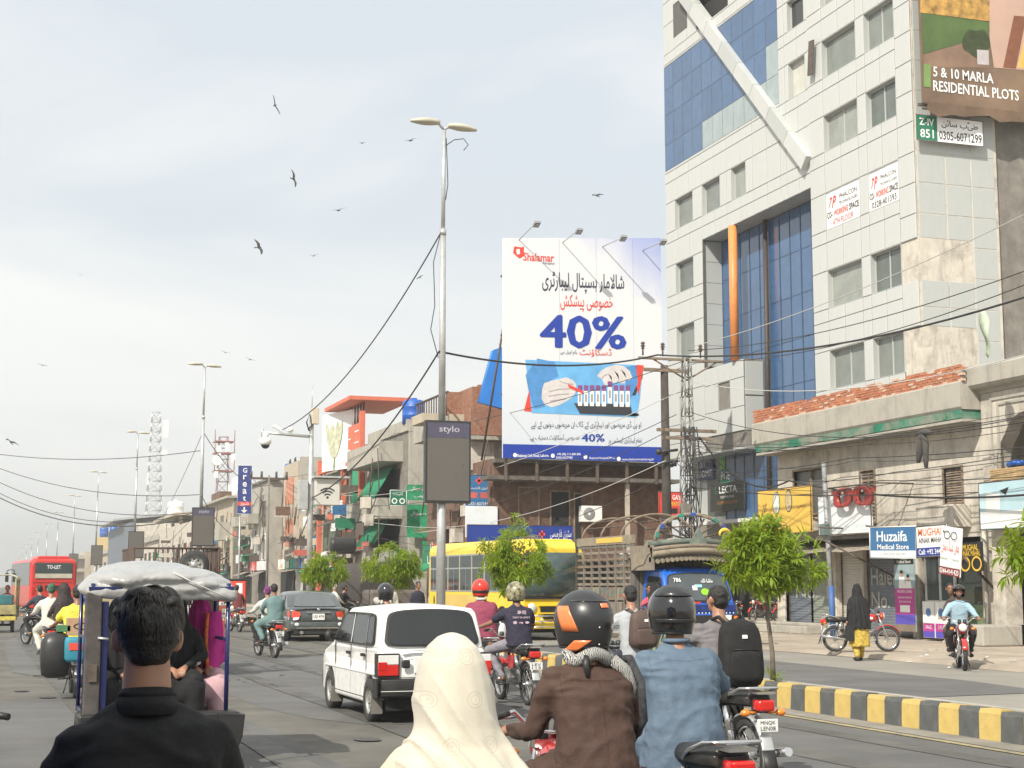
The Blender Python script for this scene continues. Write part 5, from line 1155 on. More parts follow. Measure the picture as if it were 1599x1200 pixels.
m.tube([(X + .05,y,12.6),(X + .25,y - .1,12.75),(X + .5,y - .1,12.8),(X + .62,y - .1,12.65),(X + .5,y - .1,12.5)],.012,5); m.tube([(X + .07,y,12.8),(X + .1,y,12.1),(X + .12,y,11.6),(X + .06,y,11.2)],.012,5); m.tube([(X - .07,y,10.3),(X - .24,y,9.6),(X - .2,y,8.5),(X - .3,y,7.9),(X - .1,y,7.2)],.012,5)
one(m,'loose_cable',M_wire,'loose black cable dangling from top of the nearest lamp pole','cable')
# ------------------------------------------------------------------ camera and wifi pole
X, y = 10.43, 52.4; T = thing('camera_pole','grey surveillance pole with dome camera arm and wifi box','pole',(X,y,0))
m = MB(); m.cyl((X,y,.2),(X,y,7.6),.11,.075,12); m.cyl((X,y,7.6),(X + .01,y,8.5),.015,n=5); m.obj('pole',M_galv,T)
m = MB(); m.cyl((X,y,6.72),(X - 1.75,y,6.82),.055,.045,8); m.cyl((X - 1.7,y,6.65),(X - 1.7,y,6.95),.04,n=6); m.obj('arm',M_galv,T)
m = MB(); m.cyl((X - 1.6,y - .05,6.62),(X - 1.6,y - .05,6.78),.1,n=10); m.ell((X - 1.6,y - .05,6.5),(.21,.21,.17),14,8); d_ = m.obj('dome_camera',M_white,T)
m = MB(); m.ell((X - 1.6,y - .05,6.40),(.155,.155,.15),14,8); g_ = m.obj('dome_glass',M_glassd,None); g_.location = -V(T.location); g_.parent = d_
m = MB(); m.bx(X - 1.2,y - .05,6.98,.34,.14,.1,Matrix.Rotation(.5,3,'Y')); m.obj('bullet_camera',M_white,T,bevel=.01); m = MB(); m.ell((X - .75,y,6.93),(.12,.12,.1),10,6); m.obj('small_dome',M_white,T)
m = MB(); m.box((X - .02,y - .16,7.15),(X + .22,y + .05,7.72)); m.obj('antenna',pm('antenna_beige',(.55,.48,.36),.6,var=.05),T,bevel=.02); m = MB(); m.tube([(X - .1,y - .1,6.9),(X - .2,y - .1,7.2),(X - .1,y - .1,7.5),(X - .02,y - .1,7.1),(X - .15,y - .1,6.95)],.025,5); m.obj('cable_coil',M_wire,T)
m = MB(); m.box((X + .1,y - .35,4.35),(X + .95,y + .1,5.25)); bx_ = m.obj('wifi_box',pm('box_cream',(.55,.54,.5),.5,var=.05),T,bevel=.02)
m = MB(); m.box((X + .02,y - .5,5.28),(X + 1.25,y + .2,5.34)); m.obj('box_roof',M_galv,T); m = MB(); m.box((X - .45,y - .2,4.2),(X - .12,y + .05,5.2)); m.obj('side_cabinet',M_galv,T,bevel=.015)
O = V((X + .52,y - .352,4.6)); f = []
for r_ in (.12,.22,.32):
    for j in range(8):
        a0, a1 = R(45 + 90*j/8), R(45 + 90*(j + 1)/8); f.append([(r_*math.cos(a0),r_*math.sin(a0)),((r_ + .05)*math.cos(a0),(r_ + .05)*math.sin(a0)),((r_ + .05)*math.cos(a1),(r_ + .05)*math.sin(a1)),(r_*math.cos(a1),r_*math.sin(a1))][::-1])
f.append(circ(0,.03,.045,10)); flat(f,M_bprint,T,O + V((0,0,-.02)),RX,UP)
# ------------------------------------------------------------------ masts
def lattice(name,label,c,H,w0,w1,n,mt,dishes=(),flats=()):
    T = thing(name,label,'mast',c); m = MB(); c = V(c)
    def cn(z): w = w0 + (w1 - w0)*z/H; return [c + V((sx*w/2,sy*w/2,z)) for sx,sy in ((-1,-1),(1,-1),(1,1),(-1,1))]
    for k in range(n):
        a, b = cn(H*k/n), cn(H*(k + 1)/n)
        for i in range(4):
            m.cyl(a[i],b[i],w0*.03,n=4); m.cyl(a[i],b[(i + 1) % 4],w0*.018,n=4); m.cyl(b[i],b[(i + 1) % 4],w0*.018,n=4)
    m.obj('lattice',mt,T)
    for (dx,z,r_) in dishes: q = MB(); q.cyl(c + V((dx,-1,z)),c + V((dx,-1.6,z)),r_,n=14); q.obj('dish',M_white,T)
    for (dx,z,h) in flats: q = MB(); q.box((c.x + dx - .25,c.y - 1.2,z),(c.x + dx + .25,c.y - .9,z + h)); q.obj('antenna_panel',M_white,T)
    for z in (.62,.82,.95) if 'red' in label else (): q = MB(); q.box((c.x - 1.25,c.y - 1.2,H*z + c.z - .12),(c.x + 1.25,c.y + 1.2,H*z + c.z)); [q.cyl((c.x + s*1.25,c.y - 1.2,H*z + c.z),(c.x + s*1.25,c.y - 1.2,H*z + c.z + 1.4),.06,n=5) for s in (-1,1)]; q.obj('platform',mt,T)
    return T
lattice('telecom_mast','tall tapering grey lattice mast on the distant roofs',(30,305,12),23,3.0,1.5,12,M_galv,((1.6,15,.6),),((1.5,18 + 12,3.4),(2.0,18 + 12,3.4),(-1.3,9 + 12,1.8)))
M_rw = pm('mast_dull_red',(.30,.12,.11),.6,var=.5,scale=.25)
q = P(348,740,Y=200); lattice('telecom_mast','red and white lattice mast crowded with antennas',(q.x,200,9),11.6,1.7,1.1,8,M_rw,((-1.0,8.4,.62),),((1.1,17.2,1.3),(-1.0,15.2,1.2),(.8,13.4,1.0),(-.7,18.2,1.2),(.3,18.6,1.2)))
# ------------------------------------------------------------------ vertical blue sign on its mast
q = P(382,765,X=19.0); YS = q.y; h = P(382,728,X=19.0).z - P(382,803,X=19.0).z; w = (P(393,765,Y=YS).x - P(371,765,Y=YS).x)
S = board('vertical_sign','tall vertical blue shop sign with white letters and down arrow','sign',q,RX,UP,w,h,.15,pm('sign_deep_blue',(.03,.05,.22),.5,var=.06),M_white)
for k, ch in enumerate('Great'): text(ch,M_wht,S,q,RX,UP,.6,0,h*(.40 - .145*k),h=h*.1,bold=.03)
flat(rect(-w/2 + .05,-h*.33,w/2 - .05,-h*.25),M_red,S,q,RX,UP); text('شوز',M_wht,S,q,RX,UP,.3,0,-h*.29,w=w*.6,rtl=True,lift=.01); flat([[(-.06,-h*.36),(.06,-h*.36),(.06,-h*.43),(-.06,-h*.43)],[(-.25,-h*.42),(.25,-h*.42),(0,-h*.48)]],M_wht,S,q,RX,UP,.008)
m = MB(); m.cyl((q.x - .3,YS + .1,.1),(q.x - .3,YS + .1,q.z - h/2),.06,n=6); m.cyl((q.x,YS + .1,q.z + h*.4),(20.5,YS,q.z),.04,n=5); m.cyl((q.x,YS + .1,q.z + h*.2),(20.5,YS,q.z - 1),.04,n=5); m.obj('mast',M_galv,S)
# ------------------------------------------------------------------ electric poles
def epole(loc,label,H=9.0,arms=True,lean=0,tx=True):
    x, y = loc; T = thing('power_pole',label,'power pole',(x,y,0)); m = MB()
    for k in range(14):
        za, zb_ = H*k/14, H*(k + 1)/14; wa = .27 - .012*k; cs = [(-wa,-wa),(wa,-wa),(wa,wa),(-wa,wa)]
        for i in range(4):
            a = V((x + cs[i][0] + lean*za,y + cs[i][1],za)); b = V((x + cs[i][0]*.96 + lean*zb_,y + cs[i][1]*.96,zb_)); m.cyl(a,b,.028,n=4)
            c_ = V((x + cs[(i + 1) % 4][0]*.96 + lean*zb_,y + cs[(i + 1) % 4][1]*.96,zb_)); m.cyl(a,c_,.016,n=4); m.cyl(b,c_,.016,n=4)
    m.obj('lattice',pm('pole_steel_dull',(.27,.27,.26),.65,.3,var=.2),T)
    m = MB(); tp = x + lean*H
    for (z,l_,d) in ((H - .05,1.75,.07),(H - 2.35,1.35,.1),(H - 2.6,1.1,.1)):
        if z < H - 1: m.obj('cross_arm',M_wood,T); m = MB()
        m.box((tp - l_*.8 - (.3 if z > H - 1 else 0),y - .06,z - d),(tp + l_*.75,y + .06,z))
    m.obj('cross_arm',M_wood,T); m = MB(); m.cyl((tp - 1.2,y,H - .1),(tp,y,H - .75),.03,n=5); m.cyl((tp + 1.1,y,H - .1),(tp,y,H - .75),.03,n=5); m.obj('brace',M_wood,T)
    for dx in (-1.55,-.85,.5):
        q = MB(); q.cyl((tp + dx,y,H),(tp + dx,y,H + .3),.03,n=6); q.lathe([(0,0),(.07,0),(.03,.05),(.09,.08),(.03,.13),(.08,.16),(.04,.22),(0,.22)],(tp + dx,y,H + .22),'Z',10); q.obj('insulator',pm('insulator_brown',(.09,.05,.035),.3,var=.1),T)
    q = MB()
    rr = random.Random(int(x*10))
    for k in range(9):
        a = rr.uniform(0,6.28); c0 = V((x + rr.uniform(-.35,.35) + lean*4,y - .35,rr.uniform(H - 5.5,H - 2.4))); rr_ = rr.uniform(.12,.3); q.tube([c0 + V((rr_*math.cos(t),.1*math.sin(t*2),rr_*1.3*math.sin(t))) for t in [2*PI*j/10 for j in range(10)]],.014,4,close=True)
    for k in range(14): a = rr.uniform(-.3,.3); q.tube([(x + a,y - .3,H - 2.3),(x + a + rr.uniform(-.25,.25),y - .38,H - 4),(x + a + rr.uniform(-.35,.35),y - .35,H - 5.8)],.013,4)
    q.obj('cable_tangle',M_wire,T)
    for k in range(3): q = MB(); z = H - 5.0 - k*.7; q.bx(x + (.3 if k % 2 else -.25),y - .4,z,.28,.16,.42); q.obj('meter_box',M_concd,T)
    return T
epole((21.3,45.2),'steel lattice power pole tangled with cables near the billboard',9.0,lean=.004)
E2_ = (P(1040,640,Y=51).x,51)
m = MB(); m.cyl((E2_[0],51,0),(E2_[0] - .05,51,9.6),.2,.14,10); T = thing('timber_pole','dark timber pole standing at the right edge of the billboard','power pole',(E2_[0],51,0)); m.obj('pole',pm('tarred_timber',(.05,.042,.035),.85,var=.25),T)
m = MB(); m.box((E2_[0] - .9,50.85,9.35),(E2_[0] + .9,50.97,9.47)); m.obj('cross_arm',M_wood,T)
for k, z in enumerate((6.4,6.0)): m = MB(); m.cyl((E2_[0] - .35,50.8,z),(E2_[0] + .35,50.8,z + .1),.05,n=6); m.lathe([(0,-.1),(.1,-.1),(.1,.1),(0,.1)],(E2_[0] - .4 + .6*k,50.8,z),'Z',10); m.obj('insulator',M_blk,T)
q = P(240,0,X=19.5) if False else P(365,790,X=19.2); 
T = thing('power_pole','slim distant power pole in front of the weathered brown building','power pole',(19.2,104,0)); yy = 104
m = MB(); xx = P(421,700,Y=104).x; T.location.x = xx; m.cyl((xx,yy,0),(xx,yy,9.0),.09,.07,8); m.obj('pole',M_concd,T); m = MB(); m.box((xx - 1.3,yy - .05,8.7),(xx + 1.3,yy + .05,8.85)); [m.cyl((xx + d,yy,8.85),(xx + d,yy,9.25),.08,n=6) for d in (-1.2,-.5,.5,1.2)]; m.obj('cross_arm',M_iron,T)
T = thing('service_pole','slim steel pole with a meter box before the roller shutters','pole',(24.3,0,0)); q = P(1301,980,X=24.2); T.location = (24.2,q.y,0); zt2 = P(1291,722,X=24.2).z
m = MB(); m.cyl((24.2,q.y,.1),(24.2,q.y + .3,zt2),.09,.075,8); m.obj('pole',pm('pole_grey_blue',(.28,.29,.29),.6,.3,var=.2,scale=3,streak=.4),T); m = MB(); m.bx(24.05,q.y + .1,3.3,.22,.25,.34); m.obj('meter_box',pm('meter_green',(.12,.17,.15),.6),T,bevel=.01)
m = MB(); m.cyl((24.195,q.y - .002,.12),(24.2,q.y + .05,1.6),.096,n=8); m.obj('painted_base',pm('pole_blue',(.05,.12,.32),.6,var=.2),T)

# ------------------------------------------------------------------ cables
def cable(p0,p1,sag,r=.014,n=18):
    p0, p1 = V(p0), V(p1); m = MB(); m.tube([p0.lerp(p1,t) + V((0,0,-4*sag*t*(1 - t))) for t in [k/n for k in range(n + 1)]],r,5); return m
def cab(label,pts,r=.014,mt=None,group=None):
    m = MB()
    for (a,b,s) in pts: q = cable(a,b,s,r); base = len(m.v); m.v += q.v; m.f += [[i + base for i in f] for f in q.f]; m.sm += q.sm
    return one(m,'cable',mt or M_wire,label,'cable',group)
L0 = V((10.33,36.1,7.35)); L0t = V((10.36,36.1,10.35)); PT = V((21.4,45.2,9.1)); CP = V((10.43,52.3,7.1))
L1 = V((10.43,81.3,9.8))
cab('cable climbing from the camera pole to high on the nearest lamp',[(L0t,P(440,672,Y=55),.8)],.018)
cab('thick cable from the nearest lamp down to the camera pole and street row',[(L0,P(487,778,Y=52.4),.55),(P(487,790,Y=52.4),(20.4,112,5.5),1.2)],.022)
cab('dark cable from the nearest lamp to the lattice power pole and beyond',[(L0,(20.2,45,9.0),.35),((20.2,45,9.0),P(1620,458,X=22),.5)],.028)
cab('heavy black cable sagging off the power pole towards old shops',[((21.7,45.1,6.4),(24.6,44.5,5.0),.75),((24.6,44.5,5.0),P(1640,770,X=24.0),.3)],.03)
rr = random.Random(17)
for k in range(11):
    z0 = 5.7 + rr.uniform(-1.4,.9); x_ = 24.0 + rr.uniform(-1.2,.8); z1 = z0 + rr.uniform(-.7,.5)
    cab('thin service wire crossing the old shop front, wire %s' % ['highest','second','third','fourth','fifth','sixth','seventh','eighth','ninth','tenth','last'][k],[((21.4,45.0,z0 + .4),(x_,38.5,z1),rr.uniform(.1,.5)),((x_,38.5,z1),(x_ + .6,24,z1 + rr.uniform(-.3,.8)),rr.uniform(.1,.4))],rr.choice([.008,.010,.013]),group='service wires over the shops')
for k, (y0_,y1_,yy1) in enumerate(((300,232,0),(512,395,0),(528,440,0),(555,480,0),(610,560,0))):
    q = P(1000,400 + k*60,X=21) ; a_ = V((21.3,45.0,[9.3,9.2,8.8,8.2,7.2][k])); b_ = P(1650,[310,405,425,540,640][k],X=20.5)
    cab('pale wire running right from the power pole in front of the clad building, %s' % ['highest','upper','middle','lower','lowest'][k],[(a_,b_,.3 + .1*k)],.012,M_wirel if k in (0,3) else M_wire,'wires before the clad building')
for k, (ya_,yb_) in enumerate(((622,0),(690,0),(730,0),(770,0),(795,0),(858,0))):
    a_ = V((21.3 - .2*k,45.1,[8.9,7.9,7.1,6.6,5.6,5.0][k])); b_ = V((19.2,75,[9.2,6.2,5.6,5.0,4.6,3.8][k]))
    cab('wire passing under the billboard to the street row, %s' % ['highest','second','third','fourth','fifth','lowest'][k],[(a_,b_,.35 + .12*k),(b_,(19.0,104,8.9 - .2*k),.5)],.013,M_wirel if k % 3 == 1 else M_wire,'wires below the billboard')
for k in range(5):   # long sagging bundle crossing the road on the far left
    a_ = P(-40,[704,716,733,748,755][k],Y=100); b_ = V((10.3,81.3,[8.6,6.3,5.4,5.4,5.2][k]))
    cab('long cable sagging across the sky at far left, %s of five' % ['topmost','second','middle','fourth','lowest'][k],[(a_,b_,.5 + .3*k if k != 4 else 1.4)],.02 if k != 4 else .03,group='cables across the road')
cab('cable from second street lamp over to the red and white mast',[((10.43,81.3,9.6),(19.0,104,9.0),1.6),((10.4,81,6.2),(19.0,118,5.5),1.0)],.02)
cab('stay wires dropping from second street lamp',[((10.43,81.3,9.6),(14,150,5),.5),((10.43,81.3,5.6),(13.5,160,3),.5)],.015)

# ------------------------------------------------------------------ trees on the median
M_leaf = pm('leaf_green',(.20,.30,.03),.55,var=.35,scale=3.5); M_leaf.node_tree.nodes['Principled BSDF'].inputs['Specular IOR Level'].default_value = .3
def leafy(mt):
    n = mt.node_tree.nodes; l = mt.node_tree.links; b = n['Principled BSDF']; o = [x for x in n if x.type == 'OUTPUT_MATERIAL'][0]; t = n.new('ShaderNodeBsdfTranslucent'); t.inputs[0].default_value = (.38,.46,.03,1); mx = n.new('ShaderNodeMixShader'); mx.inputs[0].default_value = .45; l.new(b.outputs[0],mx.inputs[1]); l.new(t.outputs[0],mx.inputs[2]); l.new(mx.outputs[0],o.inputs[0])
leafy(M_leaf)
M_bark = pm('bark',(.15,.125,.095),.9,var=.3,scale=9,bump=.4,bscale=30)
def leaf(m,p,d,L,w,droop):
    d = d.normalized(); s = d.cross(V((0,0,1)));
    if s.length < .1: s = V((1,0,0))
    s.normalize(); pts = [p]; q = p.copy(); dd = d.copy(); idx = []
    for k in range(3):
        q = q + dd*(L/3); dd = (dd + V((0,0,-droop))).normalized(); pts.append(q.copy())
    tw = s*math.cos(.3) + d.cross(s)*.3
    i0 = len(m.v); m.v += [pts[0],pts[1] - tw*w,pts[1] + tw*w,pts[2] - tw*w*.75,pts[2] + tw*w*.75,pts[3]]
    m.f += [[i0,i0 + 1,i0 + 2],[i0 + 1,i0 + 3,i0 + 4,i0 + 2],[i0 + 3,i0 + 5,i0 + 4]]; m.sm += [True]*3
def tree(loc,label,seed,H=2.66,rad=.78,hz=.62,crown_z=1.95,top=None):
    rr = random.Random(seed); x, y, z0 = loc; T = thing('tree',label,'tree',(x,y,z0),group='young long leaved trees on the median')
    m = MB(); ln = rr.uniform(-.06,.06); base = V((x,y,z0)); fork = V((x + ln,y + rr.uniform(-.05,.05),crown_z - .28))
    m.tube([base,base.lerp(fork,.3) + V((.015,0,0)),base.lerp(fork,.65) + V((-.02,.01,0)),fork],[.042,.034,.03,.028],8); tips = []
    for k in range(11):
        a = k*2.4 + rr.uniform(-.3,.3); e = rr.uniform(.15,1.2); q = fork + V((math.cos(a)*math.cos(e)*rad*.8,math.sin(a)*math.cos(e)*rad*.8,math.sin(e)*hz*1.05 + .12)); m.tube([fork + V((0,0,rr.uniform(-.1,.2))),fork.lerp(q,.5) + V((0,0,.08)),q],[.018,.013,.006],5); tips.append(q)
    m.obj('trunk',M_bark,T)
    m = MB(); c = V((x + ln,y,crown_z)); n = 0
    cl = []
    while len(cl) < 330:
        v = V((rr.uniform(-1,1),rr.uniform(-1,1),rr.uniform(-1,1)));
        if v.length > 1 or v.length < .3: continue
        bump_ = 1 + .55*noise.noise(v.normalized()*1.7 + V((seed,0,0)))
        q = c + V((v.x*rad*bump_,v.y*rad*bump_,v.z*hz*bump_*(1.0 if v.z > 0 else .85)))
        if noise.noise(q*2.3 + V((seed*3,0,0))) < -.14: continue
        cl.append((q,v))
    for k in range(7): a = rr.uniform(0,6.28); q = c + V((math.cos(a)*rad*1.02,math.sin(a)*rad*1.02,rr.uniform(-.5,.1)*hz)); cl.append((q,V((math.cos(a),math.sin(a),-.2))))
    if top:
        for k in range(5): cl.append((c + V((rr.uniform(-.06,.06),0,hz + k*top/5)),V((0,0,1))))
    for q, v in cl:
        ax = (v + V((rr.uniform(-.4,.4),rr.uniform(-.4,.4),rr.uniform(0,.6)))).normalized(); nl = rr.randint(11,17)
        for j in range(nl):
            a = j*2.4; e = rr.uniform(-.35,.7); s1 = ax.orthogonal().normalized(); s2 = ax.cross(s1); d = (s1*math.cos(a) + s2*math.sin(a))*math.cos(e) + ax*math.sin(e + .3)
            leaf(m,q + d*.01 + ax*rr.uniform(-.05,.07),d,rr.uniform(.11,.22),rr.uniform(.010,.022),rr.uniform(.12,.45))
    props(m.obj('crown',M_leaf,T),kind='stuff')
    m = MB()
    for k in range(26): a = rr.uniform(0,6.28); leaf(m,V((x + rr.uniform(-.06,.06),y + rr.uniform(-.1,.1),z0 + rr.uniform(0,.16))),V((math.cos(a),math.sin(a),rr.uniform(.2,1.3))),rr.uniform(.1,.22),.012,.3)
    if crown_z < 2.2: props(m.obj('undergrowth',M_leaf,T),kind='stuff')
    return T
tree((10.46,19.5,.27),'young bright green tree beside the end of the striped kerb',1,rad=.62,hz=.5,crown_z=2.0)
tree((10.46,13.15,.27),'young tree cut off by the right edge of the picture',2,crown_z=1.92,rad=.62,hz=.42)
tree((10.46,30.6,.27),'young tree with spiky top in front of the yellow bus',3,crown_z=2.15,rad=.72,hz=.62,top=.35)
tree((10.46,40.9,.27),'young tree between the lamp post and the dark grey sedan',4,crown_z=2.1,rad=.7,hz=.5,top=.1)
tree((10.46,50.2,.27),'young tree at the foot of the surveillance pole',5,crown_z=2.05,rad=.7,hz=.55)
# agave-like plants on the median behind the riders
M_aga = pm('agave_leaf',(.17,.22,.13),.6,var=.2,scale=6)
for k, (y_,L,lab) in enumerate(((23.6,1.0,'spiky grey green agave plant, the larger, behind brown backpack rider'),(22.3,.8,'spiky agave plant right of the brown backpack rider'),(34,.7,'low shrub on the median near the lamp base'))):
    m = MB(); rr = random.Random(k + 40)
    for j in range(70): a = rr.uniform(0,6.28); e = rr.uniform(.2,1.35); leaf(m,V((10.46,y_,.28)),V((math.cos(a)*math.cos(e),math.sin(a)*math.cos(e),math.sin(e))),L*rr.uniform(.6,1),.014,.12)
    one(m,'agave_plant',M_aga,lab,'plant')
# ------------------------------------------------------------------ birds
M_bird = pm('kite_brown',(.045,.035,.028),.8,var=.3,scale=12)
def bird(px,py,wpx,roll,pitch,yaw,label,D=150):
    q = P(px,py,Y=D); span = wpx*D/2400*1.5; T = thing('bird',label,'bird',q,group='kites circling in the sky'); 
    Rm = Euler((pitch,roll,yaw)).to_matrix(); m = MB(Matrix.Translation(q) @ Rm.to_4x4()); s = span
    m.loft([m.ering((0,0,0),.001,.001,8)] and [[V((.03*s*k2*math.cos(a),yy*s,.035*s*k2*math.sin(a))) for a in [2*PI*j/8 for j in range(8)]] for yy,k2 in ((.22,.2),(.18,1),(.08,1.5),(-.05,1.5),(-.16,.7),(-.2,.5))])
    m.loft([[(-.05*s,-.34*s,0),(.05*s,-.34*s,0),(.02*s,-.16*s,.005*s),(-.02*s,-.16*s,.005*s)],[(-.05*s,-.34*s,.008*s),(.05*s,-.34*s,.008*s),(.02*s,-.16*s,.015*s),(-.02*s,-.16*s,.015*s)]],smooth=False); m.obj('body',M_bird,T)
    for sd in (-1,1):
        w = MB(Matrix.Translation(q) @ Rm.to_4x4()); up_, lo_ = [], []
        for t, le, te, dz in ((0,.10,-.1,0),(.25,.14,-.09,.05),(.5,.11,-.10,.08),(.75,.03,-.13,.08),(.95,-.07,-.15,.07),(1.0,-.13,-.16,.07)):
            x = sd*t*.5*s; up_.append([V((x,le*s,dz*s + .012*s)),V((x,te*s,dz*s + .004*s))]); 
        w.loft([[a[0],a[1],a[1] + V((0,0,-.006*s)),a[0] + V((0,0,-.014*s))] for a in up_]); w.obj('wing',M_bird,T)
for k, b in enumerate(((429,165,22,1.1,.5,.5,'kite banking highest, upper left of the lamp'),(458,280,20,1.35,.3,-.4,'kite banking in mid sky below the highest'),(404,387,19,1.1,.4,-.6,'dark kite level with the billboard top, left'),(641,220,16,-.35,.2,.3,'thin kite silhouette just left of the lamp head'),(565,224,10,-.2,.3,.4,'tiny kite silhouette left of the lamp head'),(529,329,17,-.3,.1,.2,'gliding kite with flat wings in mid sky'),(490,400,11,-.3,.1,.2,'small gliding kite under the flat winged one'),(655,434,10,-.6,.3,.3,'small kite beside the slanting cable'),(932,306,18,-.2,.5,.3,'kite right of the lamp above the billboard'),(17,691,16,.3,.6,.6,'dark kite low at the far left edge'),(66,571,10,.2,.3,.1,'small kite low left over the road'),(352,551,10,.2,.1,.1,'small kite above the second street lamp'),(390,562,12,.3,.3,.2,'small kite right of the second street lamp'),(125,430,6,.3,.3,.2,'speck of a kite in left sky'))): bird(*b)
for k, (px,py) in enumerate(((474,722),(482,719))):
    q = P(px - 21,py + 2,X=20.6); m = MB(); m.ell(q + V((0,0,.1)),(.09,.22,.1),8,6,Matrix.Rotation(.5,3,'X')); m.ell(q + V((0,-.15,.25)),(.06,.07,.06),8,5); m.cyl(q + V((0,.1,.05)),q + V((0,.35,0)),.04,.02,5)
    one(m,'perched_bird',M_bird,'bird perched on the parapet corner of grey block, %s' % ('left' if k == 0 else 'right'),'bird','birds perched on the parapet')
# ------------------------------------------------------------------ vehicles: shared pieces (local axes: +Y forward, ground at 0)
M_rim = pm('wheel_steel',(.42,.42,.40),.45,.6,var=.15,scale=8,dirt=.5,dcol=(.22,.19,.15),dscale=8)
M_chr = pm('chrome',(.62,.62,.62),.16,.95,var=.05)
M_tail = pm('tail_lamp_red',(.55,.015,.012),.15,var=.08,scale=9,coat=.6); M_amb = pm('indicator_amber',(.75,.22,.02),.15,var=.08,coat=.6); M_clr = pm('clear_lamp',(.7,.7,.68),.12,var=.05,coat=.6)
M_plate = pm('number_plate',(.75,.75,.73),.4,var=.03,dirt=.2); M_carw = pm('car_white',(.80,.80,.78),.3,var=.03,coat=.5,dirt=.1,dcol=(.6,.56,.5),dscale=1.0)
M_cargy = pm('car_dark_grey',(.075,.09,.09),.25,.35,var=.06,coat=.7,dirt=.25,dcol=(.16,.15,.13),dscale=1.2); M_trim = pm('black_trim',(.018,.018,.018),.5,var=.2,dirt=.2,dcol=(.08,.075,.065),dscale=4)
M_busy = pm('bus_yellow',(.82,.58,.035),.35,var=.05,coat=.4,dirt=.25,dcol=(.5,.36,.12),dscale=1); M_busr = pm('bus_red',(.55,.025,.02),.35,var=.07,coat=.3,dirt=.2,dcol=(.25,.06,.04)); M_trkb = pm('truck_blue',(.015,.13,.60),.35,var=.08,coat=.4,dirt=.2,dcol=(.06,.12,.25))
M_under = pm('underbody',(.02,.02,.02),.9,var=.2)
def attach(T,m,name,mt,**k): return m.obj(name,mt,T,world=False,**k)
def wheel(T,x,y,r,w,name='wheel',side=1,mt=None,spokes=8,rimr=.62):
    """side = +1 when the outside faces +X"""
    m = MB(); pr = [(r*rimr,-w/2),(r*.93,-w/2),(r,-w*.34),(r,w*.34),(r*.93,w/2),(r*rimr,w/2),(r*rimr,-w/2)]
    m.lathe(pr,(0,0,0),'X',28)
    for k in range(28):
        a = 2*PI*k/28; m.bx(0,math.cos(a)*r*.997,math.sin(a)*r*.997,w*.72,r*.05,r*.02,Matrix.Rotation(a + PI/2,3,'X'))
    wh = m.obj(name,M_blkm,T,world=False); wh.location = (x,y,r)
    q = MB(); s = side; q.lathe([(0,s*w*.30),(r*.16,s*w*.30),(r*.2,s*w*.22),(r*rimr*.82,s*w*.16),(r*rimr*.95,s*w*.34),(r*rimr*1.0,s*w*.46),(r*rimr,s*w*.2),(r*rimr,-s*w*.4),(0,-s*w*.4)],(0,0,0),'X',24)
    for k in range(spokes):
        a = 2*PI*(k + .5)/spokes; q.bx(s*w*.235,math.cos(a)*r*rimr*.55,math.sin(a)*r*rimr*.55,.02,r*.2,r*.1,Matrix.Rotation(a,3,'X'))
    rm = q.obj('rim',mt or M_rim,None); rm.parent = wh; KIDS.setdefault(wh.name,[]).append(rm)
    q = MB()
    for k in range(spokes): a = 2*PI*k/spokes; q.cyl((s*w*.2,math.cos(a)*r*rimr*.62,math.sin(a)*r*rimr*.62),(s*w*.225,math.cos(a)*r*rimr*.62,math.sin(a)*r*rimr*.62),r*.055,n=8)
    rm = q.obj('vent_hole',M_under,None); rm.parent = wh; KIDS.setdefault(wh.name,[]).append(rm)
    return wh
def arch(yc,r,z0,n=9,rev=False):
    """points of a wheel arch, from front to back when going along -Y"""
    o = [(yc + r*math.cos(a),z0 + r*math.sin(a)) for a in [PI*k/(n - 1) for k in range(n)]]
    return o if not rev else o[::-1]
def body(T,W,low,up,name,mt,belt,th=.16,plan=.10,crown=.04,bev=.035,tuck=.0):
    """low / up: closed (y,z) outlines of the lower body and the greenhouse"""
    ys = [p[0] for p in low]; ymid = (max(ys) + min(ys))/2; yh = (max(ys) - min(ys))/2
    def S(x,y,z):
        u = abs(x)/W; e = ((y - ymid)/yh); y2 = y - math.copysign(plan*u**3*min(1,abs(e))**4,e) if True else y
        x2 = x*(1 - .05*max(0,abs(e) - .55)**2/.2); z2 = z
        if z > belt: x2 *= 1 - th*(z - belt); z2 = z - crown*u**2*min(1,(z - belt)/.35)
        elif z > belt - .3: z2 = z - crown*.4*u**2*((z - belt + .3)/.3)
        else: x2 *= 1 - tuck*max(0,(.5 - z))
        return V((x2,y2,z2))
    m = MB(); xs = [-1,-.93,-.75,-.4,0,.4,.75,.93,1]
    for outl, k in ((low,1.0),(up,.985)):
        if not outl: continue
        rings = [[S(x*W*k,y,z) for y,z in outl] for x in xs]; ids = [[m.av(p) for p in r_] for r_ in rings]; n = len(outl)
        for A, B in zip(ids,ids[1:]):
            for i in range(n): m.f.append([A[i],A[(i + 1) % n],B[(i + 1) % n],B[i]]); m.sm.append(True)
        for r_, fl in ((ids[0],1),(ids[-1],0)): m.f.append(r_[::-1] if fl else r_); m.sm.append(False)
    o = attach(T,m,name,mt,bevel=bev,seg=4)
    return o, S
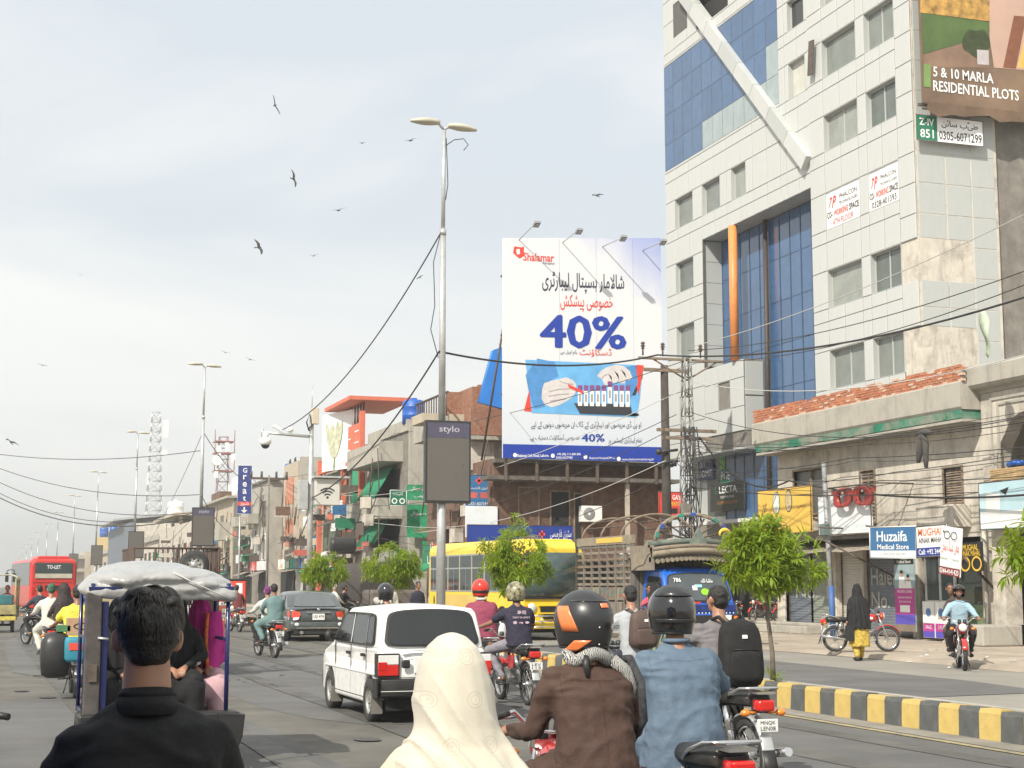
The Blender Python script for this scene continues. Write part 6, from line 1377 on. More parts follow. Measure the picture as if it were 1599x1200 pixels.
def skin(T,S,pts,name,mt,off=.008,nrm=None,par=None,nx=6):
    """a patch that follows the body: pts = 4 corners (x,y,z) in unshaped space, off along nrm"""
    a, b, c, d = [V(p) for p in pts]; m = MB(); rows = []; nx = 12
    for j in range(nx + 1):
        row = []
        for i in range(nx + 1):
            u, v = -math.cos(PI*i/nx), -math.cos(PI*j/nx); u, v = u*(1 - .07*abs(v)**9), v*(1 - .09*abs(u)**9); u, v = (u + 1)/2, (v + 1)/2
            row.append(S(*(a.lerp(b,u).lerp(d.lerp(c,u),v))) + V(nrm)*off)
        rows.append(row)
    m.loft(rows,closed=False); return attach(T,m,name,mt) if par is None else attach(par,m,name,mt)
def lp(T,name,mt,*boxes,bevel=0,rot=None):
    m = MB()
    for a, b in boxes: m.box(a,b,rot)
    return attach(T,m,name,mt,bevel=bevel)
def plate(T,x,y,z,w,h,lines,face=-1,bg=None,ink=None):
    m = MB(); m.box((x - w/2,y - .006,z - h/2),(x + w/2,y + .006,z + h/2)); p = attach(T,m,'number_plate',bg or M_plate,bevel=.004)
    for k, s in enumerate(lines):
        cu = None; text(s,ink or M_bprint,None,(x,y + face*.007,z),(-face,0,0),(0,0,1),.1,0,(h*.22 - k*h*.46) if len(lines) > 1 else 0,w=w*.84,h=h*(.36 if len(lines) > 1 else .6),lift=.003)
        o = COL.objects[-1]; o.parent = p; KIDS.setdefault(p.name,[]).append(o)
    return p
# ------------------------------------------------------------------ white hatchback
def white_hatch():
    T = thing('parked_car','boxy white hatchback with black rear bumper and roof aerial','car',(5.12,19.67,0),R(0.5)); T.name = 'hatchback_car'
    W = .70; ra, fa = -1.17, 1.0
    low = [(-1.60,.40),(-1.655,.5),(-1.64,.70),(-1.60,.88),(-1.5,.90),(.92,.90),(1.45,.79),(1.6,.70),(1.65,.5),(1.63,.24)] + [(fa + .33,.22)] + arch(fa,.31,.26)[1:-1] + [(fa - .33,.22),(ra + .33,.22)] + arch(ra,.31,.26)[1:-1] + [(ra - .33,.26)]
    up = [(-1.57,.88),(-1.50,1.12),(-1.40,1.35),(-1.28,1.395),(-.5,1.415),(.15,1.39),(.30,1.34),(.95,.88)]
    B, S = body(T,W,low,up,'body',M_carw,.90,th=.22,plan=.09,crown=.045,bev=.05)
    # glass: rear, sides, front
    gl = glassy('car_glass',(.02,.023,.024),.04,.6)
    skin(T,S,[(-.60,-1.562,.925),(.60,-1.562,.925),(.56,-1.415,1.33),(-.56,-1.415,1.33)],'rear_window',gl,.022,(0,-1,.3))
    skin(T,S,[(-.635,-1.568,.905),(.635,-1.568,.905),(.60,-1.405,1.352),(-.60,-1.405,1.352)],'window_seal',M_trim,.014,(0,-1,.3))
    skin(T,S,[(.60,.90,.93),(-.60,.90,.93),(-.56,.34,1.33),(.56,.34,1.33)],'windscreen',gl,.012,(0,.6,.6))
    for s in (-1,1):
        X = W*.985*s
        def sq(y0,y1,y2,y3,z0,z1,nm,mt,off): skin(T,S,[(X,y0,z0),(X,y1,z0),(X,y2,z1),(X,y3,z1)],nm,mt,off,(s,0,.15),nx=2)
        sq(-.18,.78,.30,-.16,.93,1.31,'side_window',gl,.008); sq(-.98,-.26,-.24,-.92,.93,1.315,'side_window',gl,.008); sq(-1.30,-1.04,-.98,-1.22,.95,1.30,'quarter_window',gl,.009)
        sq(-1.36,.88,.36,-1.27,.905,1.345,'window_trim',M_trim,.003); sq(-.235,-.20,-.18,-.215,.93,1.32,'door_pillar',M_carw,.011); sq(-1.02,-1.0,-.94,-.96,.93,1.32,'chrome_strip',M_chr,.014)
        for y in (-.22,-1.02,.66): lp(T,'door_gap',M_under,((s*(W - .004) - .005,y - .004,.30 if y != -1.02 else .58),(s*(W - .004) + .005,y + .004,.895)))
        lp(T,'sill_line',M_under,((s*W - .004,-.86,.285),(s*W + .004,.66,.293))); lp(T,'body_crease',M_carw,((s*W - .01,-1.45,.575),(s*W + .006,1.3,.59)))
        for y in (-.12,-.90): lp(T,'door_handle',M_trim,((s*W - .015,y,.77),(s*W + .022,y + .12,.81)),bevel=.008)
        wheel(T,s*.63,ra,.262,.15,side=s,spokes=8); wheel(T,s*.63,fa,.262,.15,side=s,spokes=8)
        m = MB(); m.prism([(s*.70,.62),(s*.70,.50),(s*.60,.50),(s*.60,.62)],0,.001) if False else None
        lp(T,'mud_flap',pm('dusty_rubber',(.16,.15,.135),.85,var=.2),((s*.66 - .08,ra - .30,.12),(s*.66 + .06,ra - .285,.36)),((s*.66 - .08,fa - .32,.12),(s*.66 + .06,fa - .305,.32)))
        m = MB(); m.ell((s*.80,.62,.98),(.055,.05,.075),10,6); m.cyl((s*.66,.66,.94),(s*.78,.64,.96),.02,n=6); attach(T,m,'wing_mirror',M_trim)
        # tail lamp
        yb = -1.615
        lp(T,'lamp_surround',M_trim,((s*.685 - .008 - (0 if s > 0 else 0),yb - .028,.55),(s*.685 + (.015*s if True else 0),yb + .16,.83)),((s*.44,yb - .032,.55),(s*.695,yb + .03,.835)))
        L = lp(T,'tail_light',M_tail,((s*.455,yb - .05,.575),(s*.70,yb - .02,.70)),bevel=.006)
        lp(T,'tail_light_reversing',M_clr,((s*.455,yb - .047,.705),(s*.70,yb - .018,.815)),bevel=.006); lp(T,'tail_light_corner',M_tail,((s*.60,yb - .055,.64),(s*.705,yb - .015,.735)),bevel=.004)
        lp(T,'headlight',M_clr,((s*.40,1.60,.56),(s*.64,1.655,.70)),bevel=.01)
    m = MB(); m.loft([[S(x*1.01,y,z) for y,z in ((-1.64,.30),(-1.73,.33),(-1.745,.53),(-1.60,.545),(-1.58,.30))] for x in (-.70,-.66,-.4,0,.4,.66,.70)]); attach(T,m,'rear_bumper',M_trim,bevel=.012)
    for s in (-1,1): lp(T,'bumper_side',M_trim,((s*.715 - .012,-1.66,.31),(s*.715 + .012,-1.47,.54)),bevel=.008)
    m = MB(); m.loft([[S(x,y,z) for y,z in ((1.6,.28),(1.70,.30),(1.71,.48),(1.6,.5))] for x in (-.7,-.66,-.4,0,.4,.66,.7)]); attach(T,m,'front_bumper',M_trim,bevel=.012)
    lp(T,'bumper_line',M_carw,((-.69,-1.752,.395),(.69,-1.744,.402)))
    lp(T,'hatch_gap',M_under,((-.62,-1.668,.548),(.62,-1.655,.555)),((-.43,-1.66,.86),(.43,-1.625,.866))); lp(T,'hatch_recess',pm('car_white_inset',(.74,.74,.72),.35,var=.04,coat=.3),((-.27,-1.668,.60),(.33,-1.655,.80)),bevel=.008)
    lp(T,'hatch_handle',M_trim,((-.42,-1.70,.66),(-.32,-1.655,.76)),bevel=.02); lp(T,'badge_bar',M_trim,((.02,-1.675,.83),(.12,-1.64,.875)),bevel=.005)
    plate(T,.02,-1.68,.70,.36,.17,['LEH','7423'])
    m = MB(); m.cyl((-.38,.12,1.39),(-.40,.02,1.78),.006,.003,5); attach(T,m,'aerial',M_blk)
    lp(T,'underbody',M_under,((-.58,-1.55,.16),(.58,1.5,.30))); m = MB(); m.cyl((.35,-1.6,.22),(.35,-1.72,.22),.025,n=8); attach(T,m,'exhaust_pipe',M_iron)
    m = MB(); m.tube([(.0,-1.66,.93),(.05,-1.62,1.0),(.33,-1.575,1.05)],.008,4); attach(T,m,'rear_wiper',M_trim)
    m = MB()
    for x in (-.3,.3): m.ell((x,-.25,1.05),(.2,.07,.22),10,6)
    lp(T,'rear_lamp_trim',M_chr,((-.44,-1.66,.812),(-.30,-1.655,.818)))
    return T
white_hatch()
# ------------------------------------------------------------------ dark grey sedan
def sedan(x,y,rz,label,mt=M_cargy):
    T = thing('sedan_car',label,'car',(x,y,0),rz); W = .86; ra, fa = -1.25, 1.30
    low = [(-2.05,.30),(-2.17,.48),(-2.20,.70),(-2.16,.93),(-1.98,.99),(-1.3,.97),(1.0,.93),(1.75,.84),(2.1,.70),(2.18,.5),(2.12,.22),(fa + .36,.20)] + arch(fa,.345,.3)[1:-1] + [(fa - .36,.2),(ra + .36,.2)] + arch(ra,.345,.3)[1:-1] + [(ra - .36,.26)]
    up = [(-1.72,.96),(-1.05,1.33),(-.75,1.42),(-.2,1.47),(.2,1.45),(.45,1.40),(1.35,.90)]
    B, S = body(T,W,low,up,'body',mt,.96,th=.30,plan=.14,crown=.04); gl = MATS['car_glass']
    skin(T,S,[(-.66,-1.66,1.0),(.66,-1.66,1.0),(.54,-1.02,1.36),(-.54,-1.02,1.36)],'rear_window',glassy('sedan_glass',(.10,.115,.12),.1,.8),.012,(0,-.5,.9)); skin(T,S,[(.64,1.2,.98),(-.64,1.2,.98),(-.54,.55,1.36),(.54,.55,1.36)],'windscreen',gl,.012,(0,.5,.9))
    for s in (-1,1):
        X = W*.985*s
        for q in ((-.05,1.0,.42,-.05),(-1.0,-.12,-.12,-.82)): skin(T,S,[(X,q[0],1.0),(X,q[1],1.0),(X,q[2],1.38),(X,q[3],1.38)],'side_window',gl,.01,(s,0,.3),nx=2)
        wheel(T,s*.77,ra,.31,.2,side=s,spokes=10); wheel(T,s*.77,fa,.31,.2,side=s,spokes=10)
        m = MB(); m.loft([[S(s*.86*a,yy,z) + V((0,-.012,0)) for a,yy,z in pts] for pts in ([(1.0,-1.9,.90),(.99,-2.1,.90),(.84,-2.19,.90),(.66,-2.19,.86)],[(1.02,-1.9,.80),(1.01,-2.13,.80),(.84,-2.215,.79),(.64,-2.215,.78)],[(1.01,-1.95,.70),(1.0,-2.15,.70),(.84,-2.22,.70),(.68,-2.22,.70)])],closed=False); attach(T,m,'tail_light',pm('sedan_tail',(.62,.05,.02),.15,var=.15,scale=12,coat=.6))
        m = MB(); m.loft([[S(s*.86*a,yy,z) + V((0,-.016,0)) for a,yy,z in pts] for pts in ([(1.012,-2.0,.705),(.84,-2.22,.705),(.68,-2.22,.705)],[(1.0,-2.03,.63),(.84,-2.225,.62),(.72,-2.225,.64)])],closed=False); attach(T,m,'tail_light_reversing',M_clr)
        m = MB(); m.ell((s*.98,.75,1.0),(.1,.06,.07),10,6); attach(T,m,'wing_mirror',mt)
        m = MB(); m.ell((s*.63,-2.225,.50),(.07,.012,.05),12,5); attach(T,m,'reflector',M_clr)
    lp(T,'boot_gap',M_under,((-.60,-2.235,.60),(.60,-2.215,.608)),((-.72,-2.2,.955),(.72,-2.1,.962))); lp(T,'chrome_bar',M_chr,((-.35,-2.235,.83),(.35,-2.21,.86)),bevel=.006); plate(T,0,-2.235,.715,.36,.18,['LEJ 474'])
    m = MB(); m.ell((0,-2.225,.925),(.05,.012,.04),12,6); attach(T,m,'emblem',M_chr)
    m = MB(); m.loft([[S(xx,yy,z) for yy,z in ((-2.18,.30),(-2.29,.36),(-2.29,.55),(-2.18,.60))] for xx in (-.86,-.8,-.5,0,.5,.8,.86)]); attach(T,m,'rear_bumper',mt,bevel=.02); lp(T,'bumper_strip',M_chr,((-.66,-2.297,.385),(.66,-2.285,.41)))
    lp(T,'bumper_lower',M_under,((-.7,-2.24,.22),(.7,-2.1,.34))); m = MB(); [m.cyl((s*.5,-2.2,.27),(s*.5,-2.33,.27),.05,n=10) for s in (-1,)]; attach(T,m,'exhaust_pipe',M_chr); lp(T,'underbody',M_under,((-.7,-2.0,.17),(.7,2,.3)))
    return T
sedan(9.25,46.9,R(-1.5),'dark grey sedan seen from behind, left of the white hatchback')

# ------------------------------------------------------------------ buses
def rpoly(w,h,r,n=4):
    o = []
    for cx_, cy_, a0 in ((w/2 - r,h - r,0),(-w/2 + r,h - r,90),(-w/2 + r,r*.3,180),(w/2 - r,r*.3,270)):
        for k in range(n + 1): a = R(a0 + 90*k/n); o.append((cx_ + r*math.cos(a),cy_ + (r if cy_ > h/2 else r*.3)*math.sin(a)))
    return o
def yellow_bus():
    # comes towards us: local +Y points to world -Y
    T = thing('minibus','yellow minibus driving towards the camera behind the old truck','bus',(15.75,47.6,0),PI + .085); W, Lh = 1.05, 3.9
    m = MB(); rings = []
    for (y,k,z0,z1) in ((-Lh,.94,.42,2.92),(-Lh + .12,1,.36,2.98),(Lh - 1.0,1,.34,3.02),(Lh - .45,1,.34,3.0),(Lh - .12,.985,.34,2.9),(Lh + .12,.97,.34,2.75)):
        rings.append([(a*k,y + (.0 if b > z1*.55 else .0),z0 + b) for a,b in rpoly(2*W,z1 - z0,.26)])
    m.loft(rings,smooth=False); attach(T,m,'body',M_busy,bevel=.05,seg=3)
    m = MB(); m.loft([[(a,y,2.86 + b) for a,b in ((-W*.86,0),(-W*.8,.16),(W*.8,.16),(W*.86,0))] for y in (-Lh + .2,Lh - .3)],smooth=False); attach(T,m,'roof_panel',M_busy,bevel=.05)
    gl = glassy('bus_glass',(.035,.05,.05),.06,.6); fr = pm('window_frame_grey',(.36,.38,.38),.45,.3,var=.08)
    for s in (-1,1):
        yy = -3.65
        for k, wd in enumerate((.62,1.05,1.05,1.05,1.05,1.05,.95)):
            lp(T,'window',fr,((s*W - .012,yy,1.42),(s*W + .012,yy + wd - .04,2.62)))
            w_ = lp(T,'pane',gl,((s*W - .014,yy + .04,1.47),(s*W + .018,yy + wd/2 - .04,2.15)),((s*W - .014,yy + wd/2,1.47),(s*W + .018,yy + wd - .08,2.15)),((s*W - .014,yy + .04,2.20),(s*W + .018,yy + wd - .08,2.57)))
            yy += wd
        wheel(T,s*.9,-2.2,.42,.24,side=s,spokes=8); wheel(T,s*.9,2.55,.42,.24,side=s,spokes=8)
        m = MB(); m.cyl((s*(W - .01),-2.2,.46),(s*(W + .006),-2.2,.46),.54,n=24); m.cyl((s*(W - .01),2.55,.46),(s*(W + .006),2.55,.46),.54,n=24); attach(T,m,'wheel_arch',M_under)
        lp(T,'side_panel',pm('bus_yellow_faded',(.62,.44,.12),.5,var=.1,scale=2),((s*W + .001,-2.2,.95),(s*W + .008,.6,1.33))); m = MB(); m.ell((s*(W + .004),-3.3,1.12),(.012,.06,.17),10,8); attach(T,m,'emblem',M_trim)
        lp(T,'lower_strip',M_trim,((s*W + .001,-3.7,.42),(s*W + .012,3.7,.5)))
        m = MB(); m.lathe([(0,0),(.13,0),(.15,-.03),(.15,-.06)],(s*.72,Lh + .16,.95),'Y',16); attach(T,m,'headlight',M_clr); lp(T,'indicator',M_amb,((s*.88 - .06,Lh + .08,.9),(s*.88 + .06,Lh + .15,1.02)),bevel=.01)
        m = MB(); m.tube([(s*.95,Lh - .1,2.5),(s*1.25,Lh + .25,2.4),(s*1.25,Lh + .25,2.1)],.02,5); m.box((s*1.25 - .09,Lh + .22,1.75),(s*1.25 + .09,Lh + .28,2.15)); attach(T,m,'wing_mirror',M_trim)
    m = MB(); m.loft([[(-.96,Lh + .17,1.30),(.96,Lh + .17,1.30)],[(-.95,Lh + .165,1.9),(.95,Lh + .165,1.9)],[(-.92,Lh + .14,2.6),(.92,Lh + .14,2.6)]],closed=False); attach(T,m,'windscreen',glassy('bus_screen',(.05,.08,.078),.05,.7,.2),solid=.02)
    lp(T,'windscreen_divider',M_trim,((-.98,Lh + .12,1.22),(.98,Lh + .175,1.30))); lp(T,'grille',M_trim,((-.45,Lh + .13,.84),(.45,Lh + .19,1.0)),((-.35,Lh + .13,.62),(.35,Lh + .19,.76))); lp(T,'grille_rim',M_busy,((-.52,Lh + .12,1.01),(.52,Lh + .2,1.05)),((-.52,Lh + .12,.78),(.52,Lh + .2,.82)))
    lp(T,'front_bumper',M_busy,((-1.0,Lh + .1,.34),(1.0,Lh + .28,.56)),bevel=.03)
    m = MB(); [m.cyl((x,Lh + .34,.36),(x,Lh + .34,.72),.02,n=5) for x in (-.9,-.5,0,.5,.9)]; [m.cyl((-.95,Lh + .34,z),(.95,Lh + .34,z),.022,n=5) for z in (.4,.56,.72)]; attach(T,m,'bull_bar',M_chr)
    for s in (-1,1): m = MB(); m.tube([(s*.1,Lh + .2,1.28),(s*.4,Lh + .21,1.36),(s*.75,Lh + .2,1.33)],.012,4); attach(T,m,'wiper',M_trim)
    lp(T,'dashboard',M_trim,((-.9,Lh - .3,1.1),(.9,Lh,1.32))); lp(T,'underbody',M_under,((-.85,-3.6,.22),(.85,3.7,.42)))
yellow_bus()
def red_bus():
    T = thing('bus','tall red coach seen from behind at far left with a lettered rear window','bus',(3.1,96.2,0),R(4.5)); W, Lh = 1.27, 5.5
    m = MB(); m.loft([[(a*k,y,.35 + b) for a,b in rpoly(2*W,h,.3)] for (y,k,h) in ((-Lh - .05,.93,2.62),(-Lh + .12,1,2.74),(Lh - .3,1,2.74),(Lh,.93,2.6))],smooth=False); attach(T,m,'body',M_busr,bevel=.06,seg=3)
    m = MB(); m.loft([[(a,y,3.04 + b) for a,b in ((-.95,0),(-.85,.2),(.85,.2),(.95,0))] for y in (-Lh + .2,-Lh + 3)],smooth=False); attach(T,m,'roof_unit',M_busr,bevel=.06)
    wn_ = lp(T,'rear_window',MATS['bus_glass'],((-1.02,-Lh - .10,2.05),(1.02,-Lh - .02,2.85)),bevel=.02)
    lp(T,'window_strip',pm('dusty_cream',(.45,.42,.33),.6,var=.15),((-1.0,-Lh - .115,2.0),(1.0,-Lh - .07,2.25)))
    text('TO-LET',M_wht,None,(0,-Lh - .105,2.62),(1,0,0),(0,0,1),.4,w=.75,h=.2,bold=.01,name='window_lettering'); o = COL.objects[-1]; o.parent = T; KIDS[T.name].append(o)
    lp(T,'side_glass',MATS['bus_glass'],((-W - .012,-Lh + .2,1.6),(-W + .01,Lh - .5,2.9)),((W - .01,-Lh + .2,1.6),(W + .012,Lh - .5,2.9)))
    for z in (1.75,1.3,.85): lp(T,'panel_line',M_under,((-1.1,-Lh - .075,z),(1.1,-Lh - .05,z + .015)))
    lp(T,'engine_grille',M_trim,((-.45,-Lh - .085,1.35),(.45,-Lh - .05,1.6))); 
    for s in (-1,1):
        lp(T,'tail_light',M_tail,((s*1.1 - .07,-Lh - .09,1.1),(s*1.1 + .07,-Lh - .05,1.5)),bevel=.01); wheel(T,s*1.1,-3.6,.5,.28,side=s); wheel(T,s*1.1,3.6,.5,.28,side=s)
        m = MB(); m.tube([(s*1.2,Lh - .1,2.6),(s*1.5,Lh + .1,2.5),(s*1.5,Lh + .1,2.3)],.03,5); m.box((s*1.5 - .1,Lh,1.8),(s*1.5 + .1,Lh + .1,2.35)); attach(T,m,'wing_mirror',M_trim)
    lp(T,'rear_bumper',M_busr,((-1.2,-Lh - .12,.35),(1.2,-Lh,.62)),bevel=.03); plate(T,0,-Lh - .13,.5,.4,.16,['LES 9104']); lp(T,'underbody',M_under,((-1.1,-5.3,.3),(1.1,5.3,.4)))
red_bus()
# ------------------------------------------------------------------ old cargo truck, blue cab, decorated wooden body
def cargo_truck():
    T = thing('cargo_truck','decorated blue cargo truck with slatted wooden body coming towards the camera','truck',(16.75,37.6,0),PI); W = .96
    yF = 2.75
    low = [(1.15,.55),(1.1,1.15),(1.12,1.22),(2.72,1.2),(2.86,1.0),(2.88,.42),(2.45,.40)] + arch(2.0,.46,.42)[1:-1] + [(1.5,.42),(1.15,.5)]
    up = [(1.12,1.19),(1.14,1.95),(1.25,2.06),(1.9,2.10),(2.28,2.04),(2.42,1.92),(2.74,1.19)]
    B, S = body(T,W,low,up,'cab',M_trkb,1.2,th=.10,plan=.05,crown=.03,bev=.04); gl = MATS['bus_screen']
    skin(T,S,[(.86,2.71,1.26),(-.86,2.71,1.26),(-.80,2.44,1.90),(.80,2.44,1.90)],'windscreen',glassy('truck_screen',(.07,.085,.09),.08,.7,.2),.014,(0,.9,.3)); skin(T,S,[(.90,2.73,1.22),(-.90,2.73,1.22),(-.84,2.43,1.94),(.84,2.43,1.94)],'window_seal',M_trim,.007,(0,.9,.3))
    for s in (-1,1):
        X = W*.985*s; skin(T,S,[(X,1.5,1.24),(X,2.52,1.24),(X,2.34,1.86),(X,1.5,1.90)],'side_window',M_dark,.008,(s,0,.1),nx=2)
        lp(T,'door_gap',M_under,((s*W - .004,1.42,.55),(s*W + .004,1.43,1.2)),((s*W - .004,2.6,.6),(s*W + .004,2.61,1.2))); lp(T,'door_handle',M_chr,((s*W,1.5,1.05),(s*W + .03,1.63,1.08)))
        wheel(T,s*.84,2.0,.40,.22,side=s,spokes=6); wheel(T,s*.84,-1.9,.40,.26,side=s,spokes=6)
        lp(T,'headlight',M_clr,((s*.62 - .13,2.87,.72),(s*.62 + .13,2.91,.90)),bevel=.01); lp(T,'indicator',M_amb,((s*.86 - .06,2.86,.74),(s*.86 + .07,2.9,.88)),bevel=.01); lp(T,'side_marker',M_amb,((s*W + .0,2.55,.70),(s*W + .02,2.7,.80)),bevel=.01)
        m = MB(); m.tube([(s*.95,2.5,1.6),(s*1.15,2.7,1.7),(s*1.15,2.7,1.4)],.012,5); m.box((s*1.15 - .07,2.68,1.25),(s*1.15 + .07,2.72,1.6)); attach(T,m,'wing_mirror',M_trim)
    lp(T,'front_panel',pm('truck_navy',(.01,.03,.16),.4,var=.3,scale=6),((-.88,2.80,.98),(.88,2.895,1.16))); m = MB(); [m.ell((-.8 + 1.6*k/17,2.905,.95),(.016,.012,.02),6,4) for k in range(18)]; attach(T,m,'bead_row',M_wht)
    for (x,z,w,h,mt) in ((.10,1.06,.24,.05,M_tail),(-.62,1.06,.24,.05,M_tail),(.6,1.08,.14,.05,M_tail)): lp(T,'reflector_strip',mt,((x,2.9,z + .12),(x + w,2.92,z + .12 + h)))
    lp(T,'grille',M_trim,((-.45,2.87,.68),(.45,2.9,.9))); lp(T,'front_bumper',pm('bumper_steel',(.3,.3,.3),.4,.5,var=.2),((-.98,2.88,.40),(.98,3.02,.58)),bevel=.02)
    for k, s in enumerate((-1,1)): m = MB(); m.tube([(s*.08,2.78,1.22),(s*.4,2.775,1.29),(s*.7,2.76,1.27)],.01,4); attach(T,m,'wiper',M_trim)
    # stickers on the screen
    def st(x,z,pts,mt,dy=.0): m = MB(); y = 2.74 - (z - 1.2)*.42 + .03; m.face([(x + a,y - b*.40,z + b) for a,b in pts]); attach(T,m,'sticker',mt)
    st(-.16,1.47,circ(0,0,.115,14,.085),pm('sticker_green',(.25,.55,.03),.5)); st(.12,1.56,rect(-.08,-.05,.05,.06),M_wht); st(0,1.60,rect(-.1,-.02,.1,.05),pm('sticker_sky',(.3,.6,.62),.5))
    for (s_,x,z,w_) in (('786',.55,1.76,.2),('ماشاءاللہ',-.25,1.74,.32)):
        text(s_,M_wht,None,(x,2.74 - (z - 1.2)*.42 + .035,z),(-1,0,0),V((0,-.4,1)),.2,w=w_,h=.11,bold=.008,rtl=(x < 0),name='screen_lettering'); o = COL.objects[-1]; o.parent = T; KIDS[T.name].append(o)
    # wooden body
    XB = 1.06; y0, y1 = -3.0, 1.02; mw = [pm('painted_wood_%d' % k,c,.85,var=.3,scale=7,bump=.3,dirt=.65,dcol=(.14,.12,.1),dscale=3.5) for k,c in enumerate([(.24,.20,.155),(.19,.16,.13),(.27,.23,.165),(.16,.15,.135),(.21,.15,.105)])]
    lp(T,'load_floor',M_wood,((-XB,y0,.72),(XB,y1,.84))); lp(T,'chassis',M_under,((-.4,-2.9,.5),(.4,2.2,.7)))
    rr = random.Random(9); nb = 7
    for s in (-1,1):
        for k in range(nb + 1):
            y = y0 + (y1 - y0)*k/nb; lp(T,'post',rr.choice(mw),((s*XB - .03,y - .035,.8),(s*XB + .035,y + .035,2.92)))
        for z in (1.62,1.78,1.94,2.10,2.28,2.46,2.62): lp(T,'slat',rr.choice(mw),((s*XB - .02,y0,z),(s*XB + .02,y1,z + .065)))
        lp(T,'top_board',mw[2],((s*XB - .03,y0 - .05,2.70),(s*XB + .045,y1 + .05,2.92))); lp(T,'lettered_strip',M_yel,((s*XB + (.046 if s > 0 else -.056),-1.4,2.75),(s*XB + (.056 if s > 0 else -.046),.4,2.88)))
        for k in range(nb):
            ya = y0 + (y1 - y0)*k/nb + .045; yb = y0 + (y1 - y0)*(k + 1)/nb - .045; f = s*XB
            lp(T,'side_board',mw[k % 5],((f - .015,ya,1.24),(f + .015,yb,1.58))); lp(T,'side_board',mw[(k + 2) % 5],((f - .015,ya,.86),(f + .015,yb,1.20)))
            for j in range(3): lp(T,'side_stripe',[mw[3],M_concd,mw[0],M_iron][(j + k) % 4],((f + s*.016 - .002,ya + .04 + j*.15,.9),(f + s*.016 + .002,ya + .13 + j*.15,1.18)))
            fm = MB(); yc = (ya + yb)/2; xx = f + s*.019
            fm.face([(xx,yc + .06*math.cos(t),1.44 + .05*math.sin(t)) for t in [2*PI*j/10 for j in range(10)]]); fm.face([(xx,yc - .12,1.36),(xx,yc,1.40),(xx,yc + .12,1.36),(xx,yc,1.33)]); attach(T,fm,'painted_motif',pm('motif_red',(.42,.08,.05),.7,var=.3) if k % 2 else pm('motif_teal',(.03,.22,.17),.7,var=.3))
            fm = MB(); xx = f + s*.021; fm.face([(xx,yc - .05,1.40),(xx,yc + .05,1.40),(xx,yc + .04,1.52),(xx,yc - .04,1.52)]); attach(T,fm,'painted_motif',MATS.get('motif_teal') or pm('motif_teal',(.03,.22,.17),.7,var=.3))
    for k in range(9): x = -XB + .1 + k*.25; lp(T,'headboard',mw[k % 5],((x - .11,y1 - .02,.8),(x + .11,y1 + .02,2.3)))
    lp(T,'inner_load',M_dark,((-XB + .1,y1 - .1,.85),(XB - .1,y1 - .05,2.6))) 
    lp(T,'load_sacks',pm('sack_white',(.6,.58,.52),.9,var=.1),((-.9,-.6,1.6),(.99,.8,2.5)),bevel=.12); lp(T,'load_bulk',pm('load_brown',(.07,.055,.042),.95,var=.4,scale=3),((-.98,-2.9,.85),(.98,-.65,2.3)),((-.98,-.65,.85),(.98,.8,1.6)),bevel=.1)
    # hoops
    for y in (-2.6,-1.2,.2):
        m = MB(); m.tube([(XB*math.cos(a),y,2.88 + .62*math.sin(a)) for a in [PI*k/14 for k in range(15)]],.03,5); attach(T,m,'hoop',M_wood)
    m = MB(); 
    for a in (.5,.9,1.57,2.2,2.6): m.cyl((XB*math.cos(a),-2.6,2.88 + .62*math.sin(a)),(XB*math.cos(a),.2,2.88 + .62*math.sin(a)),.018,n=4)
    attach(T,m,'roof_rails',M_iron)
    # crown over the cab: visor with scallops, arch and pediment
    prf = lambda x, z, y: V((x,y - .30*(x/1.15)**2,z - .10*(x/1.15)**2))
    for (z0,z1,yy,mt) in ((2.30,2.42,2.62,mw[3]),(2.42,2.56,2.75,mw[2]),(2.56,2.66,2.68,mw[0]),(2.66,2.80,2.56,pm('crown_teal',(.12,.15,.13),.75,var=.4,scale=5,dirt=.6,dcol=(.25,.2,.14),dscale=4))):
        m = MB(); m.loft([[prf(x,z0,yy),prf(x,z1,yy + .03),prf(x,z1,yy - .12),prf(x,z0,yy - .12)] for x in [-1.15 + 2.3*k/14 for k in range(15)]]); attach(T,m,'crown_moulding',mt)
    m = MB()
    for k in range(19): x = -1.02 + 2.04*k/18; c = prf(x,2.30,2.66); m.cyl(c + V((0,0,0)),c + V((0,.02,0)),.062,n=10)
    attach(T,m,'scallop_trim',mw[2]); m = MB(); m.loft([[prf(x,2.42,2.7),prf(x,2.42,1.0)] for x in [-1.12 + 2.24*k/10 for k in range(11)]],closed=False); attach(T,m,'crown_floor',M_wood,solid=.03)
    for s in (-1,1): lp(T,'crown_side',mw[0],((s*1.12 - .03,1.0,2.0),(s*1.12 + .03,2.4,2.62))); m = MB(); m.prism([(1.2,2.0),(1.2,2.45),(2.35,2.45),(2.1,2.35),(1.9,2.15),(1.5,2.1)],s*1.15 - .02,s*1.15 + .02,'YZ'); attach(T,m,'crown_bracket',mw[2])
    m = MB(); m.tube([(1.02*math.cos(a),2.3,2.72 + .68*math.sin(a)) for a in [PI*k/18 for k in range(19)]],.05,6); attach(T,m,'crown_arch',mw[0])
    for k in range(9): a = PI*(k + .7)/9.4; m = MB(); m.bx(1.02*math.cos(a),2.36,2.72 + .68*math.sin(a),.14,.03,.08,Matrix.Rotation(-a + PI/2,3,'Y')); attach(T,m,'arch_plaque',[MATS['motif_teal'],pm('plaque_blue',(.03,.08,.35),.6),mw[2]][k % 3])
    for k in range(7): a = PI*(k + 1)/8; m = MB(); m.cyl((0,2.25,2.75),(.95*math.cos(a),2.25,2.72 + .62*math.sin(a)),.022,n=4); attach(T,m,'arch_spoke',M_iron)
